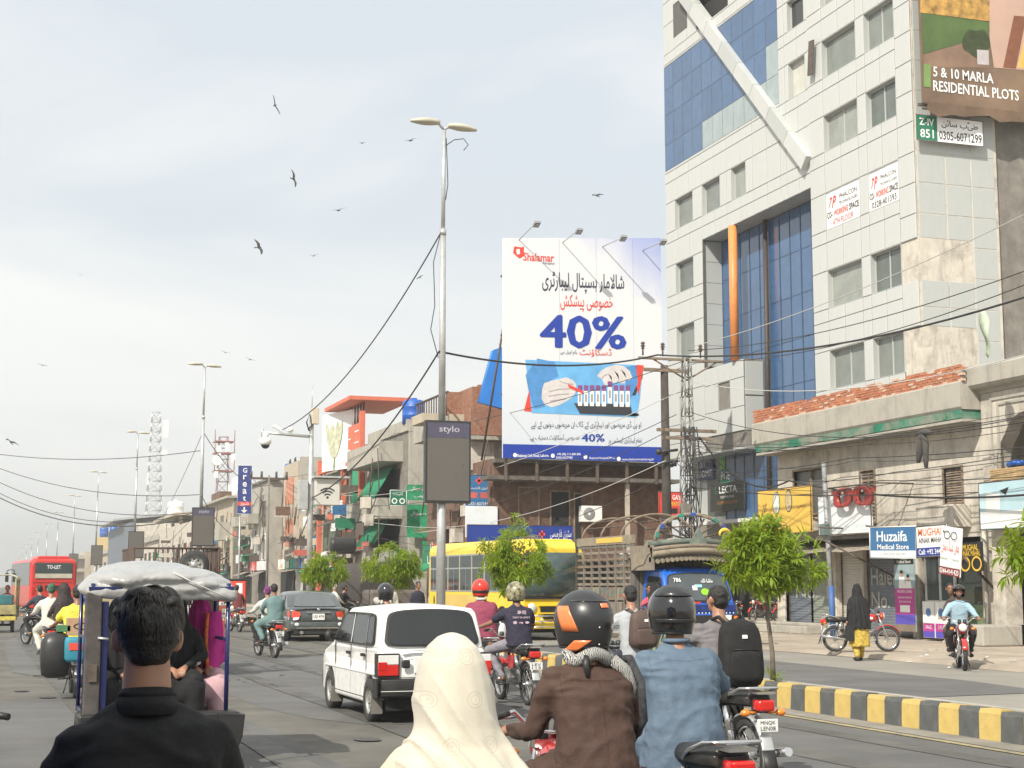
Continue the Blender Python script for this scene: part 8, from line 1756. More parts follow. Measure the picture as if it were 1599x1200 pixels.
def helmet(T,Hm,mt,visor=True,open_=False,stripe=None,scale=1.0,rimmt=None):
    m = MB(); rings = []; n = 28; s = scale
    c0 = V((0,.012,.035))
    for j in range(13):
        t = PI/2 - (PI*.80)*j/12; ring = []
        for i in range(n):
            a = 2*PI*i/n; rx, ry, rz_ = .128*s, .155*s, .135*s
            q = V((max(.001,math.cos(t))*math.cos(a)*rx,max(.001,math.cos(t))*math.sin(a)*ry,math.sin(t)*rz_))
            if math.sin(t) < 0: q.x = math.cos(a)*rx*(1 - .28*(-math.sin(t))**2*.9); q.y = math.sin(a)*ry*(1 - .30*(-math.sin(t))**2); q.z = math.sin(t)*rz_*1.22
            ring.append(Hm @ (c0 + q))
        rings.append(ring)
    vs = [[m.av(p) for p in r_] for r_ in rings]
    for j in range(12):
        for i in range(n):
            a = 2*PI*(i + .5)/n; t = PI/2 - (PI*.80)*(j + .5)/12
            if math.sin(a) > .62 and -.42 < math.sin(t) < .36 and math.sin(t) < .4: continue
            if open_ and math.sin(a) > .25 and math.sin(t) < .3: continue
            m.f.append([vs[j][i],vs[j][(i + 1) % n],vs[j + 1][(i + 1) % n],vs[j + 1][i]]); m.sm.append(True)
    o = attach(T,m,'helmet',mt,solid=.012)
    g = MB(); rr_ = rings[-1]; g.tube([p for p in rr_],.009,6,close=True); e = g.obj('rim',rimmt or M_trim,None); e.parent = o; KIDS.setdefault(o.name,[]).append(e)
    if visor:
        g = MB(); rows = []
        for t in (.40,.2,0,-.2,-.42): rows.append([Hm @ (c0 + V((math.sqrt(1 - t*t)*math.cos(a)*.134*s,math.sqrt(1 - t*t)*math.sin(a)*.161*s,t*.135*s))) for a in [R(28) + R(124)*k/12 for k in range(13)]])
        g.loft(rows,closed=False); e = g.obj('visor',M_glassd,None); e.parent = o; KIDS.setdefault(o.name,[]).append(e)
    return o
def backpack(T,c,w,h,d,mt,lab,mt2=None,cp=None,name='backpack',tilt=0):
    """a bag worn on the back: thing of its own, placed by world matrix of the wearer"""
    M0 = Matrix.Translation(V(T.location)) @ Matrix.Rotation(T.rotation_euler.z,4,'Z') @ Matrix.Scale(T.scale.x,4); w0 = M0 @ V(c)
    B = thing(name,lab,'backpack',w0 - V((0,0,h/2)),T.rotation_euler.z); q = Matrix.Rotation(tilt,3,'X')
    def rb(cx_,cy_,cz,sx,sy,sz,nm,mt_,bev): m = MB(); m.bx(0,0,0,sx,sy,sz); m.v = [q @ (v + V((cx_,cy_,cz))) + V((0,0,h/2)) for v in m.v]; return attach(B,m,nm,mt_,bevel=bev,seg=4)
    m = MB(); rings = []
    for j in range(15):
        t = -1 + 2*j/14; k = (1 - abs(t)**5)**.5; kk = .25 + .75*k; rings.append([q @ (v + V((0,-d*.1*(1 - t*t),0))) + V((0,0,h/2)) for v in m.ering((0,0,t*h/2),w/2*kk*(1 - .08*t),d/2*kk*(1 - .2*t),22,0,.55)])
    m.loft(rings); attach(B,m,'main_bag',mt)
    m = MB(); rings = []
    for j in range(11):
        t = -1 + 2*j/10; kk = .3 + .7*(1 - abs(t)**5)**.5; rings.append([q @ v + V((0,0,h/2)) for v in m.ering((0,-d*.46,t*h*.24 - h*.17),w*.38*kk,d*.22*kk,18,0,.55)])
    m.loft(rings); attach(B,m,'front_pocket',mt2 or mt)
    m = MB(); m.tube([q @ V((-w*.40,-d*.30,-h*.1)) + V((0,0,h/2)),q @ V((-w*.42,-d*.34,h*.28)) + V((0,0,h/2)),q @ V((0,-d*.38,h*.40)) + V((0,0,h/2)),q @ V((w*.42,-d*.34,h*.28)) + V((0,0,h/2)),q @ V((w*.40,-d*.30,-h*.1)) + V((0,0,h/2))],.004,5); m.tube([q @ V((-w*.3,-d*.60,h*.06)) + V((0,0,h/2)),q @ V((w*.3,-d*.60,h*.06)) + V((0,0,h/2))],.004,5); attach(B,m,'zip',M_trim)
    m = MB(); m.tube([V((-.04,d*.2,h*.98)),V((-.03,d*.15,h*1.05)),V((.03,d*.15,h*1.05)),V((.04,d*.2,h*.98))],.008,6); attach(B,m,'handle',mt)
    rb(0,-d*.56,h*.24,.045,.01,.03,'badge',M_wht,.002)
    for s in (-1,1): m = MB(); m.tube([V((s*.09,d*.35,h*.93)),V((s*.11,d*.75,h*1.02)),V((s*.12,d*1.3,h*.98)),V((s*.135,d*1.9,h*.75)),V((s*.15,d*1.3,h*.3)),V((s*w*.42,d*.3,h*.12))],.016,6); attach(B,m,'strap',mt)
    return B
# ------------------------------------------------------------------ riders, passengers, walkers
C_brown = cloth('brown_kameez',(.066,.036,.026),.85)
C_blue = cloth('slate_blue_kameez',(.10,.145,.20),.8); C_blz = cloth('grey_blazer',(.155,.145,.15),.85); C_black = cloth('black_polo',(.010,.010,.011),.9); C_cream = cloth('cream',(.66,.58,.42),.8)
C_wine = cloth('wine_shirt',(.25,.045,.085),.85); C_nav = cloth('navy_tee',(.022,.02,.04),.85); C_gr = cloth('light_grey',(.36,.38,.40),.85); C_jean = cloth('dark_jeans',(.03,.035,.05),.85); C_yel = cloth('yellow_tee',(.72,.62,.06),.8); C_teal = cloth('teal_kameez',(.13,.21,.21),.85); C_sky = cloth('sky_shirt',(.30,.44,.52),.8); C_blt = cloth('black_trousers',(.015,.015,.017),.85); C_aby = cloth('black_abaya',(.010,.010,.011),.85); C_pink = cloth('pink_dupatta',(.45,.02,.22),.8); C_mst = cloth('mustard_print',(.48,.34,.06),.8,var=.45,scale=22); C_wht = cloth('off_white',(.55,.54,.48),.85); C_sil = cloth('grey_trousers',(.22,.21,.24),.85)
M_helm = pm('helmet_matt_black',(.022,.023,.025),.38,var=.1,coat=.25); M_helg = pm('helmet_gloss_black',(.012,.012,.013),.12,var=.05,coat=.9); M_helr = pm('helmet_red',(.65,.03,.015),.2,var=.05,coat=.7); M_camo = pm('helmet_camo',(.34,.31,.18),.3,var=.1,scale=9,dirt=1,dcol=(.012,.012,.01),dscale=15,dlow=.44,coat=.4); M_horg = pm('helmet_orange',(.75,.20,.06),.3,var=.08,coat=.4)
GR = 'motorcycles in the traffic'
def rider_on(b_loc,b_lab,p_lab,rz=0,paint=None,num='LEN 08',bname=True,**k):
    b = None
    if bname: b = bike('motorcycle',b_lab,b_loc,rz,paint,num)
    T, Hm = person(p_lab,b_loc,rz,**k); return b, T, Hm
# --- man in black polo, back of his head towards us
b, T, Hm = rider_on((.40,4.20,0),'motorcycle hidden under the man in the black polo','man in black polo seen from behind, short thick black hair',sc=.985,shirt=C_black,trousers=C_blt,vox=.011,fat=1.0,fine=False,wr=.007,neckw=1.15,sleeve=.4,hair=False,paint=M_bblk,group='people on motorcycles',
    over=dict(neck=(0,-.10,1.385),chest=(0,-.14,1.20),sh=(.18,-.11,1.31),el=(.25,.0,1.05),head=(0,-.075,1.53)))
hb = [('e',Hm @ V((0,-.010,.045)),(.085,.100,.086)),('e',Hm @ V((0,-.042,.005)),(.077,.066,.068)),('e',Hm @ V((.01,.02,.085)),(.074,.08,.055)),('e',Hm @ V((0,-.058,-.028)),(.060,.044,.040))]
for k in range(16): a = rnd.uniform(0,6.28); t = rnd.uniform(.2,1.1); hb.append(('e',Hm @ V((.075*math.cos(a)*math.cos(t),-.01 + .09*math.sin(a)*math.cos(t),.05 + .083*math.sin(t))),(.03,.034,.02),(rnd.uniform(-.4,.4),rnd.uniform(-.4,.4),a)))
blob(T,'hair',hb,M_hair,.007,2,.004,30,cut=lambda c: (c - Hm.translation).y > .055 and (c - Hm.translation).z < .06 or ((c - Hm.translation).y > -.032 and (c - Hm.translation).z < .028))
m = MB(); rr = random.Random(2); o = Hm.translation
for k in range(5200):       # strands lying over the scalp, swept from the crown
    u = rr.uniform(0,2*PI); v = rr.uniform(-.75,1.5); d = V((math.cos(u)*math.cos(v),math.sin(u)*math.cos(v),math.sin(v)))
    if d.y > .5 and d.z < .2: continue
    if d.y > -.35 and d.z < .18: continue
    def surf(d,e): q = V((d.x*.086,d.y*.101 - .012,d.z*.088 + .042)); 
    r0 = V((.087,.102,.090)); c0 = V((0,-.012,.043)); p0 = c0 + V((d.x*r0.x,d.y*r0.y,d.z*r0.z)) + d*(.004 + .006*noise.noise(d*3))
    if d.z < -.1: p0 = V((p0.x*(1 + .1*d.z),p0.y + .004,p0.z - .012))
    tng = V((-d.x*.1 + .25*noise.noise(d*2 + V((9,0,0))),-.25 if d.z > .3 else 0,0)) + V((d.x,d.y,0))*max(0,d.z)*.9 + V((.5*noise.noise(d*2.5),0,-1 + .9*max(0,d.z))); tng = (tng - d*tng.dot(d)).normalized(); L = rr.uniform(.018,.038) if d.z > -.2 else rr.uniform(.008,.014); side = tng.cross(d).normalized()*.0011
    p1 = p0 + tng*L*.5 + d*.003; p2 = p0 + tng*L + d*(-.001 + rr.uniform(0,.006)); i0 = len(m.v)
    for q in (p0 - side,p0 + side,p1 + side*.8,p1 - side*.8,p2): m.v.append(o + q)
    m.f += [[i0,i0 + 1,i0 + 2,i0 + 3],[i0 + 3,i0 + 2,i0 + 4]]; m.sm += [False,False]
attach(T,m,'hair_strands',pm('hair_strand',(.018,.014,.012),.38,var=0))
m = MB(); n_ = V((0,-.10,1.385)); m.loft([[V(n_) + V((.074*math.cos(a),.070*math.sin(a) - .006,-.008 + .014*(1 if math.sin(a) < 0 else -.2))) for a in [2*PI*k/24 for k in range(24)]],[V(n_) + V((.068*math.cos(a),.064*math.sin(a) - .004,.020 + .008*(-math.sin(a)))) for a in [2*PI*k/24 for k in range(24)]],[V(n_) + V((.088*math.cos(a),.086*math.sin(a) - .010,-.040)) for a in [2*PI*k/24 for k in range(24)]]],cap=False); attach(T,m,'collar',C_black,solid=.004)
# --- woman under a cream shawl
b = bike('motorcycle','motorcycle beneath the woman in the cream shawl',(1.32,4.85,0),0,M_bred,'LEO 17',group=GR)
T, Hm = person('woman on a motorcycle under a long cream embroidered shawl',(1.335,4.9,0),0,pose='pillion',sc=.885,fat=.9,shirt=C_cream,trousers=C_cream,hair=False,vox=.02,group='people on motorcycles')
M_shawl = pm('cream_shawl',(.58,.54,.44),.75,var=.04,scale=2,bump=.12,bscale=160); M_shawl.node_tree.nodes['Principled BSDF'].inputs['Sheen Weight'].default_value = .2
n = M_shawl.node_tree.nodes; l = M_shawl.node_tree.links; bs_ = n['Principled BSDF']; old = bs_.inputs['Base Color'].links[0].from_socket
tcn = n.new('ShaderNodeTexCoord'); vo = n.new('ShaderNodeTexVoronoi'); vo.voronoi_dimensions = '2D'; vo.inputs['Scale'].default_value = 7.5; vo.inputs['Randomness'].default_value = .6; sp_ = n.new('ShaderNodeSeparateXYZ'); mpn = n.new('ShaderNodeCombineXYZ'); l.new(tcn.outputs['Object'],sp_.inputs[0]); l.new(sp_.outputs[0],mpn.inputs[0]); l.new(sp_.outputs[2],mpn.inputs[1]); l.new(mpn.outputs[0],vo.inputs[0])
cr = n.new('ShaderNodeValToRGB'); els = cr.color_ramp.elements; els[0].position = 0; els[0].color = (.7,)*3 + (1,); els[1].position = .05; els[1].color = (0,)*3 + (1,)
for p_, v_ in ((.09,0),(.11,.8),(.135,0),(.17,0),(.19,.9),(.215,0)): e = els.new(p_); e.color = (v_,)*3 + (1,)
l.new(vo.outputs['Distance'],cr.inputs[0]); mx = n.new('ShaderNodeMixRGB'); mx.inputs[2].default_value = (.30,.24,.17,1); mu = n.new('ShaderNodeMath'); mu.operation = 'MULTIPLY'; mu.inputs[1].default_value = .4; l.new(cr.outputs[0],mu.inputs[0]); l.new(mu.outputs[0],mx.inputs[0]); l.new(old,mx.inputs[1]); l.new(mx.outputs[0],bs_.inputs['Base Color'])
def veil(T,rings,mt,vox=.016,wf=None,name='veil'):
    return blob(T,name,[('l',rings)],mt,vox,5,0,wf=wf)
hx, hy = 0.0, -.47
rg = []
for (z,rx,ry,dx,dy) in ((.62,.40,.33,.02,-.04),(.85,.39,.30,.02,-.04),(1.00,.35,.27,.02,-.03),(1.09,.29,.235,.015,-.03),(1.155,.215,.19,.008,-.02),(1.21,.165,.155,.01,-.02),(1.27,.140,.15,.008,-.01),(1.34,.133,.152,.003,.0),(1.41,.126,.148,0,.01),(1.48,.108,.132,-.002,.01),(1.53,.082,.104,-.004,.01),(1.565,.046,.06,-.004,.01),(1.578,.012,.015,-.004,.01)): rg.append(((hx + dx,hy + dy,z + (.125 if z > 1.1 else .1)),rx,ry,0))
def fold(c):
    x, z = c.x, c.z; k = min(1,max(0,(1.6 - z)/.3)); a = math.sin((x*1.0 + (z - 1.1)*.62)*34 + 1.5*noise.noise(c*3)); b_ = math.sin((x - (z - 1.1)*.45)*55 + 2*noise.noise(c*4 + V((3,0,0)))); a2 = math.sin(math.atan2(c.y + .5,c.x)*7 + z*5 + 2*noise.noise(c*2))
    return k*(.0085*(1 - abs(a))**1.7*2.6 + .0035*b_*noise.noise(c*3 + V((0,5,0)))*2 + .007*a2*min(1,max(0,1.25 - z)*3))
veil(T,rg,M_shawl,.008,fold,'shawl')
# --- brown kameez rider with orange marked full face helmet
b, T, Hm = rider_on((2.77,7.12,0),'red motorcycle under the rider in the brown kameez','broad man in brown kameez wearing a black and orange full face helmet',sc=.955,shirt=C_brown,trousers=C_brown,shalwar=True,kameez=.06,vox=.010,fat=1.16,wr=.010,group='people on motorcycles',over=dict(sh=(.20,-.11,1.30),el=(.27,-.03,1.00),ha=(.31,.22,.98)),hair=True)
H = helmet(T,Hm @ Matrix.Rotation(.35,4,'Z'),M_helm,scale=1.05); H2 = Hm @ Matrix.Rotation(.35,4,'Z')
def hpatch(T,Hm,a0,a1,t0,t1,mt,nm,e=1.0,n=8,sc_=1.05,skew=0):
    g = MB(); rows = []
    for j in range(5):
        t = t0 + (t1 - t0)*j/4; row = []
        for k in range(n + 1):
            a = R(a0 + (a1 - a0)*k/n + skew*j); st, ct = math.sin(t), math.cos(t); q = V((ct*math.cos(a)*.128,ct*math.sin(a)*.155,st*.135))*sc_
            if st < 0: q = V((math.cos(a)*.128*sc_*(1 - .252*st*st),math.sin(a)*.155*sc_*(1 - .30*st*st),st*.135*sc_*1.22))
            row.append(Hm @ (V((0,.012,.035)) + q*(1.055*e)))
        rows.append(row)
    g.loft(rows,closed=False); return attach(T,g,nm,mt,solid=.003)
hpatch(T,H2,178,214,-.35,.45,M_horg,'helmet_stripe',skew=-6); hpatch(T,H2,172,208,-1.05,-.62,M_horg,'helmet_stripe',skew=8); hpatch(T,H2,262,286,.38,.55,M_horg,'helmet_stripe'); hpatch(T,H2,190,350,.62,.68,M_helg,'helmet_ridge')
q_ = H2 @ V((.050,-.172,-.005)); m = MB(); nn = (H2.to_3x3() @ V((.33,-.94,.1))).normalized(); rt_ = V((0,0,1)).cross(nn).normalized(); up_ = nn.cross(rt_)
m.face([q_ + rt_*.045*math.cos(t) + up_*.022*math.sin(t) + nn*.002 for t in [2*PI*k/20 for k in range(20)]]); attach(T,m,'helmet_badge',pm('badge_silver',(.5,.5,.5),.4,.3)); text('LUCKY',M_bprint,None,q_ + nn*.003,rt_,up_,.05,w=.07,h=.02,bold=.002,name='badge_lettering'); o = COL.objects[-1]; o.parent = T; KIDS[T.name].append(o)
for dx, dz in ((-.05,-.005),(-.035,-.09)): m = MB(); m.ell(H2 @ V((dx,-.165 if dz > -.05 else -.145,dz)),(.004,.004,.004),6,4); attach(T,m,'rivet',M_wht)
C_scf = cloth('checked_scarf',(.38,.38,.36),.85,var=.0); n = C_scf.node_tree.nodes; l = C_scf.node_tree.links; ck = n.new('ShaderNodeTexWave'); ck.inputs['Scale'].default_value = 42; ck.inputs['Distortion'].default_value = 9; ck.inputs['Detail'].default_value = 3; rp = n.new('ShaderNodeValToRGB'); rp.color_ramp.elements[0].position = .42; rp.color_ramp.elements[0].color = (.06,.06,.06,1); rp.color_ramp.elements[1].position = .55; rp.color_ramp.elements[1].color = (.45,.45,.42,1); tcn = n.new('ShaderNodeTexCoord'); l.new(tcn.outputs['Object'],ck.inputs[0]); l.new(ck.outputs[0],rp.inputs[0]); l.new(rp.outputs[0],n['Principled BSDF'].inputs['Base Color'])
m = MB(); m.tube([V((.105*math.cos(a),-.10 + .095*math.sin(a),1.365 + .02*math.sin(a*3))) for a in [2*PI*k/20 for k in range(20)]],.034,10,close=True); m.tube([V((.10,-.17,1.35)),V((.16,-.20,1.30)),V((.2,-.19,1.22)),V((.21,-.18,1.15))],[.035,.03,.03,.02],8); sc_ = attach(T,m,'scarf',C_scf)
m = MB(); m.tube([V((-.05,-.20,1.37)),V((-.06,-.22,1.33)),V((-.055,-.235,1.27))],[.022,.018,.010],6); attach(T,m,'helmet_strap',M_blk)
m = MB(); m.tube([V((.17,.0,1.34)),V((.215,-.13,1.355)),V((.235,-.22,1.24)),V((.25,-.22,1.05)),V((.24,-.1,.95))],.022,6); attach(T,m,'bag_strap',cloth('bag_strap_print',(.04,.04,.045),.8,var=.5,scale=40))
seams(T,[[(-.17,1.27),(-.06,1.255),(.06,1.255),(.17,1.27)],[(-.17,1.263),(-.06,1.248),(.06,1.248),(.17,1.263)],[(0,1.25),(.004,1.0),(-.004,.72)],[(-.185,1.30),(-.19,1.2),(-.17,1.12)],[(.185,1.30),(.19,1.2),(.17,1.12)],[(-.25,.70),(0,.68),(.25,.70)]])
# --- slate blue kameez rider
b, T, Hm = rider_on((3.74,8.22,0),'red motorcycle with chrome grab rail under the slate blue rider','heavy man in slate blue kameez wearing a glossy black helmet',sc=.97,shirt=C_blue,trousers=C_blue,shalwar=True,kameez=.09,vox=.011,fat=1.30,wr=.010,group='people on motorcycles',over=dict(sh=(.20,-.11,1.29),el=(.36,.03,1.10),ha=(.33,.22,1.03)),num='LEL 6126')
helmet(T,Hm @ Matrix.Rotation(.1,4,'Z'),M_helg,scale=1.02); hpatch(T,Hm,200,340,-.42,-.30,M_helm,'helmet_ridge',1.01); hpatch(T,Hm,185,355,.55,1.25,M_helm,'helmet_top',1.0)
seams(T,[[(-.18,1.275),(0,1.26),(.18,1.275)],[(-.21,1.29),(-.215,1.2),(-.19,1.12)],[(.21,1.29),(.215,1.2),(.19,1.12)]])
m = MB(); m.tube([V((.072*math.cos(a),-.105 + .068*math.sin(a),1.375)) for a in [2*PI*k/20 for k in range(20)]],.014,6,close=True); attach(T,m,'collar',C_blue)
# --- blazer rider
b, T, Hm = rider_on((5.86,11.95,0),'black motorcycle with silver mudguard under the grey blazer rider','bareheaded man in grey blazer carrying a large black backpack',sc=1.0,shirt=C_blz,trousers=C_blt,vox=.012,fat=1.25,wr=.013,kameez=.0,group='people on motorcycles',headrot=.35,over=dict(sh=(.21,-.11,1.30),elL=(-.44,.08,1.12),el=(.33,.05,1.10),pel=(0,-.26,.84),chest=(0,-.12,1.18)),paint=M_bblk,num='MNQK LEN08',hair=True)
backpack(T,(.04,-.38,1.08),.37,.58,.2,cloth('backpack_black',(.010,.010,.010),.8,bump=.35,bscale=120),'large black backpack on the back of the man in the grey blazer',tilt=-.05)
m = MB(); m.loft([m.ering((0,-.24,.72),.24,.17,16),m.ering((0,-.25,.85),.235,.165,16),m.ering((0,-.24,.98),.2,.14,16)],cap=False); attach(T,m,'blazer_skirt',C_blz,solid=.01)
# --- brown backpack rider
b, T, Hm = rider_on((7.30,17.2,0),'dark motorcycle under the brown backpack rider','bareheaded young man in light grey shirt wearing a brown backpack',sc=1.0,shirt=C_gr,trousers=C_jean,vox=.015,fat=1.0,beard=True,group='people on motorcycles',paint=M_bblk,num='LER 44')
backpack(T,(.03,-.36,1.12),.33,.46,.2,cloth('backpack_brown',(.085,.055,.045),.7,bump=.3,bscale=100),'brown backpack on the back of the man in the light grey shirt')
# --- navy tee rider with camouflage helmet
b, T, Hm = rider_on((7.12,20.9,0),'red motorcycle with amber indicators under the navy tee rider','man in printed navy tee and camouflage helmet holding the next rider',sc=1.0,shirt=C_nav,trousers=C_sil,vox=.015,fat=1.05,fine=True,sleeve=.4,group='people on motorcycles',skin=M_skd,num='LEV 115',over=dict(elL=(-.34,.10,1.10),haL=(-.46,.42,1.02),elR=(.28,.0,1.08),haR=(.33,.22,1.03),kn=(.30,.25,.72)))
helmet(T,Hm,M_camo,scale=1.0)
for (s_,w_,z,h_) in (('寿司',.13,1.26,.055),('TAKE IT OR LEAVE IT',.26,1.19,.025),('__________',.2,1.05,.006),('Sushi Time',.17,1.01,.02)): text(s_,pm('pale_pink_print',(.6,.45,.52),.7,var=0),None,(0,-.292 + (1.26 - z)*.12,z),(1,0,0),V((0,.1,1)),.1,w=w_,h=h_,bold=.002,name='shirt_print',lift=.012); o = COL.objects[-1]; o.parent = T; KIDS[T.name].append(o)
m = MB()
for k in range(3): c = V((-.09 + .09*k,-.29,1.12)); m.face([c + V((.03*math.cos(t),0,(.022 if k != 2 else .016)*(math.sin(t) if k != 1 or math.sin(t) < 0 else .3*math.sin(t)))) for t in [2*PI*j/14 for j in range(14)]])
attach(T,m,'shirt_print',MATS['pale_pink_print'])
# --- wine shirt rider with red helmet
b, T, Hm = rider_on((7.45,23.6,0),'motorcycle mostly hidden behind the white hatchback','man in wine red shirt and red helmet beside the yellow minibus',sc=1.03,shirt=C_wine,trousers=C_jean,vox=.015,fat=1.2,sleeve=.4,group='people on motorcycles')
helmet(T,Hm,M_helr,scale=.98); hpatch(T,Hm,180,360,-.55,-.25,M_trim,'helmet_band',1.0,sc_=.98)
m = MB(); m.tube([V((.07*math.cos(a),-.10 + .065*math.sin(a),1.38)) for a in [2*PI*k/14 for k in range(14)]],.022,6,close=True); attach(T,m,'neck_cloth',C_wht)
m = MB(); m.ell((7.62,22.95,.92),(.07,.06,.14),10,8); m.tube([(7.6,22.95,1.03),(7.58,23.0,1.1)],.015,5); one(m,'plastic_bag',pm('plastic_film',(.55,.57,.58),.25,var=.1),'small translucent bag hanging between two riders','bag')
# --- helmeted man beyond the hatchback and other distant riders
b, T, Hm = rider_on((6.15,24.6,0),'motorcycle hidden behind the roof of the white hatchback','rider in black helmet whose head shows over the hatchback roof',shirt=C_jean,trousers=C_blt,vox=.02,group='people on motorcycles',sc=.99); helmet(T,Hm,M_helg)
# --- teal pillion pair
b = bike('motorcycle','green plated motorcycle left of the dark grey sedan',(6.15,35.7,0),R(8),pm('bike_green',(.05,.16,.10),.3,coat=.4),'LEX 3',group=GR)
T, Hm = person('man in teal kameez riding pillion beside the grey sedan',(6.15,35.7,0),R(8),pose='pillion',shirt=C_teal,trousers=C_teal,shalwar=True,kameez=.06,vox=.02,group='people on motorcycles',skin=M_skd)
T, Hm = person('driver in cream shirt and purple headcloth in front of the teal pillion',(6.13,35.75,0),R(8),pose='ride',shirt=C_wht,trousers=C_blt,vox=.022,group='people on motorcycles',sc=.98,hair=cloth('purple_cap',(.14,.03,.14)))
b, T, Hm = rider_on((8.35,55,0),'motorcycle in front of the red poster van','man in maroon kameez riding in front of the red poster van',rz=R(6),shirt=cloth('maroon_kameez',(.15,.035,.035)),trousers=C_wht,shalwar=True,vox=.03,group='people on motorcycles',skin=M_skd)
b = bike('motorcycle','motorcycle crossing beyond the grey sedan',(12.1,54.0,0),R(-75),M_bblk,'LE 9',group=GR)
T, Hm = person('bearded man in black riding across behind the grey sedan',(12.1,54.0,0),R(-75),shirt=C_black,trousers=C_blt,vox=.025,beard=True,group='people on motorcycles'); T, Hm = person('woman in pale patterned shawl riding pillion behind the man in black',(12.1,54.0,0),R(-75),pose='pillion',shirt=C_wht,trousers=C_wht,vox=.025,group='people on motorcycles',hair=C_wht)
T, Hm = person('distant man in navy top near the back of the yellow minibus',(12.4,45.5,0),R(200),pose='stand',shirt=C_nav,trousers=C_blt,vox=.03,skin=M_skd); T, Hm = person('distant person in striped red cap beyond the hatchback roof',(11.9,47.0,0),R(170),pose='stand',shirt=C_wht,trousers=C_jean,vox=.03,skin=M_skd,hair=cloth('red_cap',(.45,.08,.06)))
# --- left cluster
b, T, Hm = rider_on((1.30,24.2,0),'loaded motorcycle of the yellow shirt vendor','man in bright yellow tee on a loaded motorcycle',sc=1.0,shirt=C_yel,trousers=C_jean,skin=M_skd,vox=.018,sleeve=.4,fat=1.1,group='people on motorcycles')
text('SERVICE CREW',M_bprint,None,(0,-.285,1.24),(1,0,0),(0,.1,1),.1,w=.24,h=.05,name='shirt_print',lift=.02); o = COL.objects[-1]; o.parent = T; KIDS[T.name].append(o)
m = MB(); m.box((1.12,23.30,.92),(1.54,23.62,1.17)); T_ = thing('carton','brown cardboard carton on the rack behind the yellow shirt vendor','carton',(1.33,23.46,.92)); m.obj('box',pm('cardboard',(.42,.26,.15),.8,var=.08),T_,bevel=.008)
m = MB(); ring = [2*PI*k/18 for k in range(18)]; m.f = []; 
for k in range(18): a, b_ = ring[k], ring[(k + 1) % 18]; m.face([(1.34 + .13*math.cos(a),23.295,1.05 + .05*math.sin(a)),(1.34 + .13*math.cos(b_),23.295,1.05 + .05*math.sin(b_)),(1.34 + .11*math.cos(b_),23.295,1.05 + .036*math.sin(b_)),(1.34 + .11*math.cos(a),23.295,1.05 + .036*math.sin(a))])
m.obj('oval_logo',M_bprint,T_)
m = MB(); m.loft([m.ering((.98,23.42,z),rx,ry,16,0,.7) for z,rx,ry in ((.32,.12,.12),(.36,.19,.2),(.6,.215,.23),(.82,.21,.22),(.93,.16,.17),(.97,.08,.08))]); one(m,'tyre_sack',M_blk,'bulging dark sack slung on left side of the vendor motorcycle','sack')
m = MB(); m.loft([m.ering((1.24,23.22,z),rx,ry,16,0,.5) for z,rx,ry in ((.55,.12,.10),(.6,.15,.12),(.85,.15,.12),(.90,.13,.1))]); T_ = thing('shopping_bag','teal and red printed bag hanging under the carton','bag',(1.24,23.22,.55)); m.obj('bag',pm('bag_teal',(.03,.22,.30),.6,var=.2),T_); m = MB(); m.face([(1.15,23.09,.72),(1.33,23.09,.72),(1.33,23.09,.82),(1.15,23.09,.82)]); m.obj('bag_print',M_red,T_)
m = MB(); m.box((.98,23.3,.97),(1.18,23.5,1.07)); one(m,'green_parcel',pm('parcel_green',(.06,.17,.07),.7,var=.3),'small green parcel beside the carton','parcel',bevel=.01)
b, T, Hm = rider_on((1.25,32.9,0),'motorcycle carrying the couple at the left','man in pale grey shirt and green cap riding at left',shirt=C_wht,trousers=C_wht,shalwar=True,vox=.022,group='people on motorcycles',hair=cloth('green_cap',(.05,.11,.07)),sc=1.02)
T, Hm = person('woman in black patterned shawl and cream dress sitting sideways on motorcycle',(1.22,32.9,0),R(35),pose='pillion',shirt=cloth('black_floral',(.03,.022,.022),.8,var=.8,scale=30),trousers=C_cream,vox=.02,fat=1.15,shalwar=True,kameez=.1,hair=cloth('black_shawl',(.018,.014,.014)),group='people on motorcycles',over=dict(kn=(.16,-.18,.7),an=(.16,-.3,.3),toe=(.18,-.2,.24)))
veil(T,[((0,-.52,.78),.24,.20,0),((0,-.52,1.0),.25,.19,0),((0,-.5,1.28),.24,.15,0),((0,-.47,1.42),.13,.13,0),((0,-.46,1.58),.11,.125,0),((0,-.46,1.68),.05,.06,0)],MATS['cloth_black_floral'],.02,name='shawl'); m = MB(); m.ell((0,-.46,.84),(.3,.27,.16),14,8); m.ell((-.12,-.40,.66),(.17,.2,.22),12,8); attach(T,m,'skirt',C_cream); m = MB(); m.ell((-.05,-.62,.98),(.1,.08,.06),10,6); attach(T,m,'yellow_hem',C_yel)
b, T, Hm = rider_on((1.35,44.5,0),'motorcycle ahead of the sideways seated woman','man in dark shirt riding ahead at left',rz=R(25),shirt=C_jean,trousers=C_blt,vox=.03,group='people on motorcycles',paint=M_bblk)
T, Hm = person('man in blue checked shirt bending forward at left',(2.75,51.5,0),R(-60),pose='stand',shirt=cloth('blue_check',(.10,.16,.26),.8,var=.7,scale=26),trousers=C_jean,vox=.03,over=dict(chest=(0,.18,1.2),neck=(0,.28,1.38),head=(0,.38,1.50),sh=(.18,.24,1.32),waist=(0,.08,1.05)))
T, Hm = person('man in white shirt partly hidden by the blue checked man',(3.35,53.0,0),R(20),pose='stand',shirt=C_wht,trousers=C_blt,vox=.03)
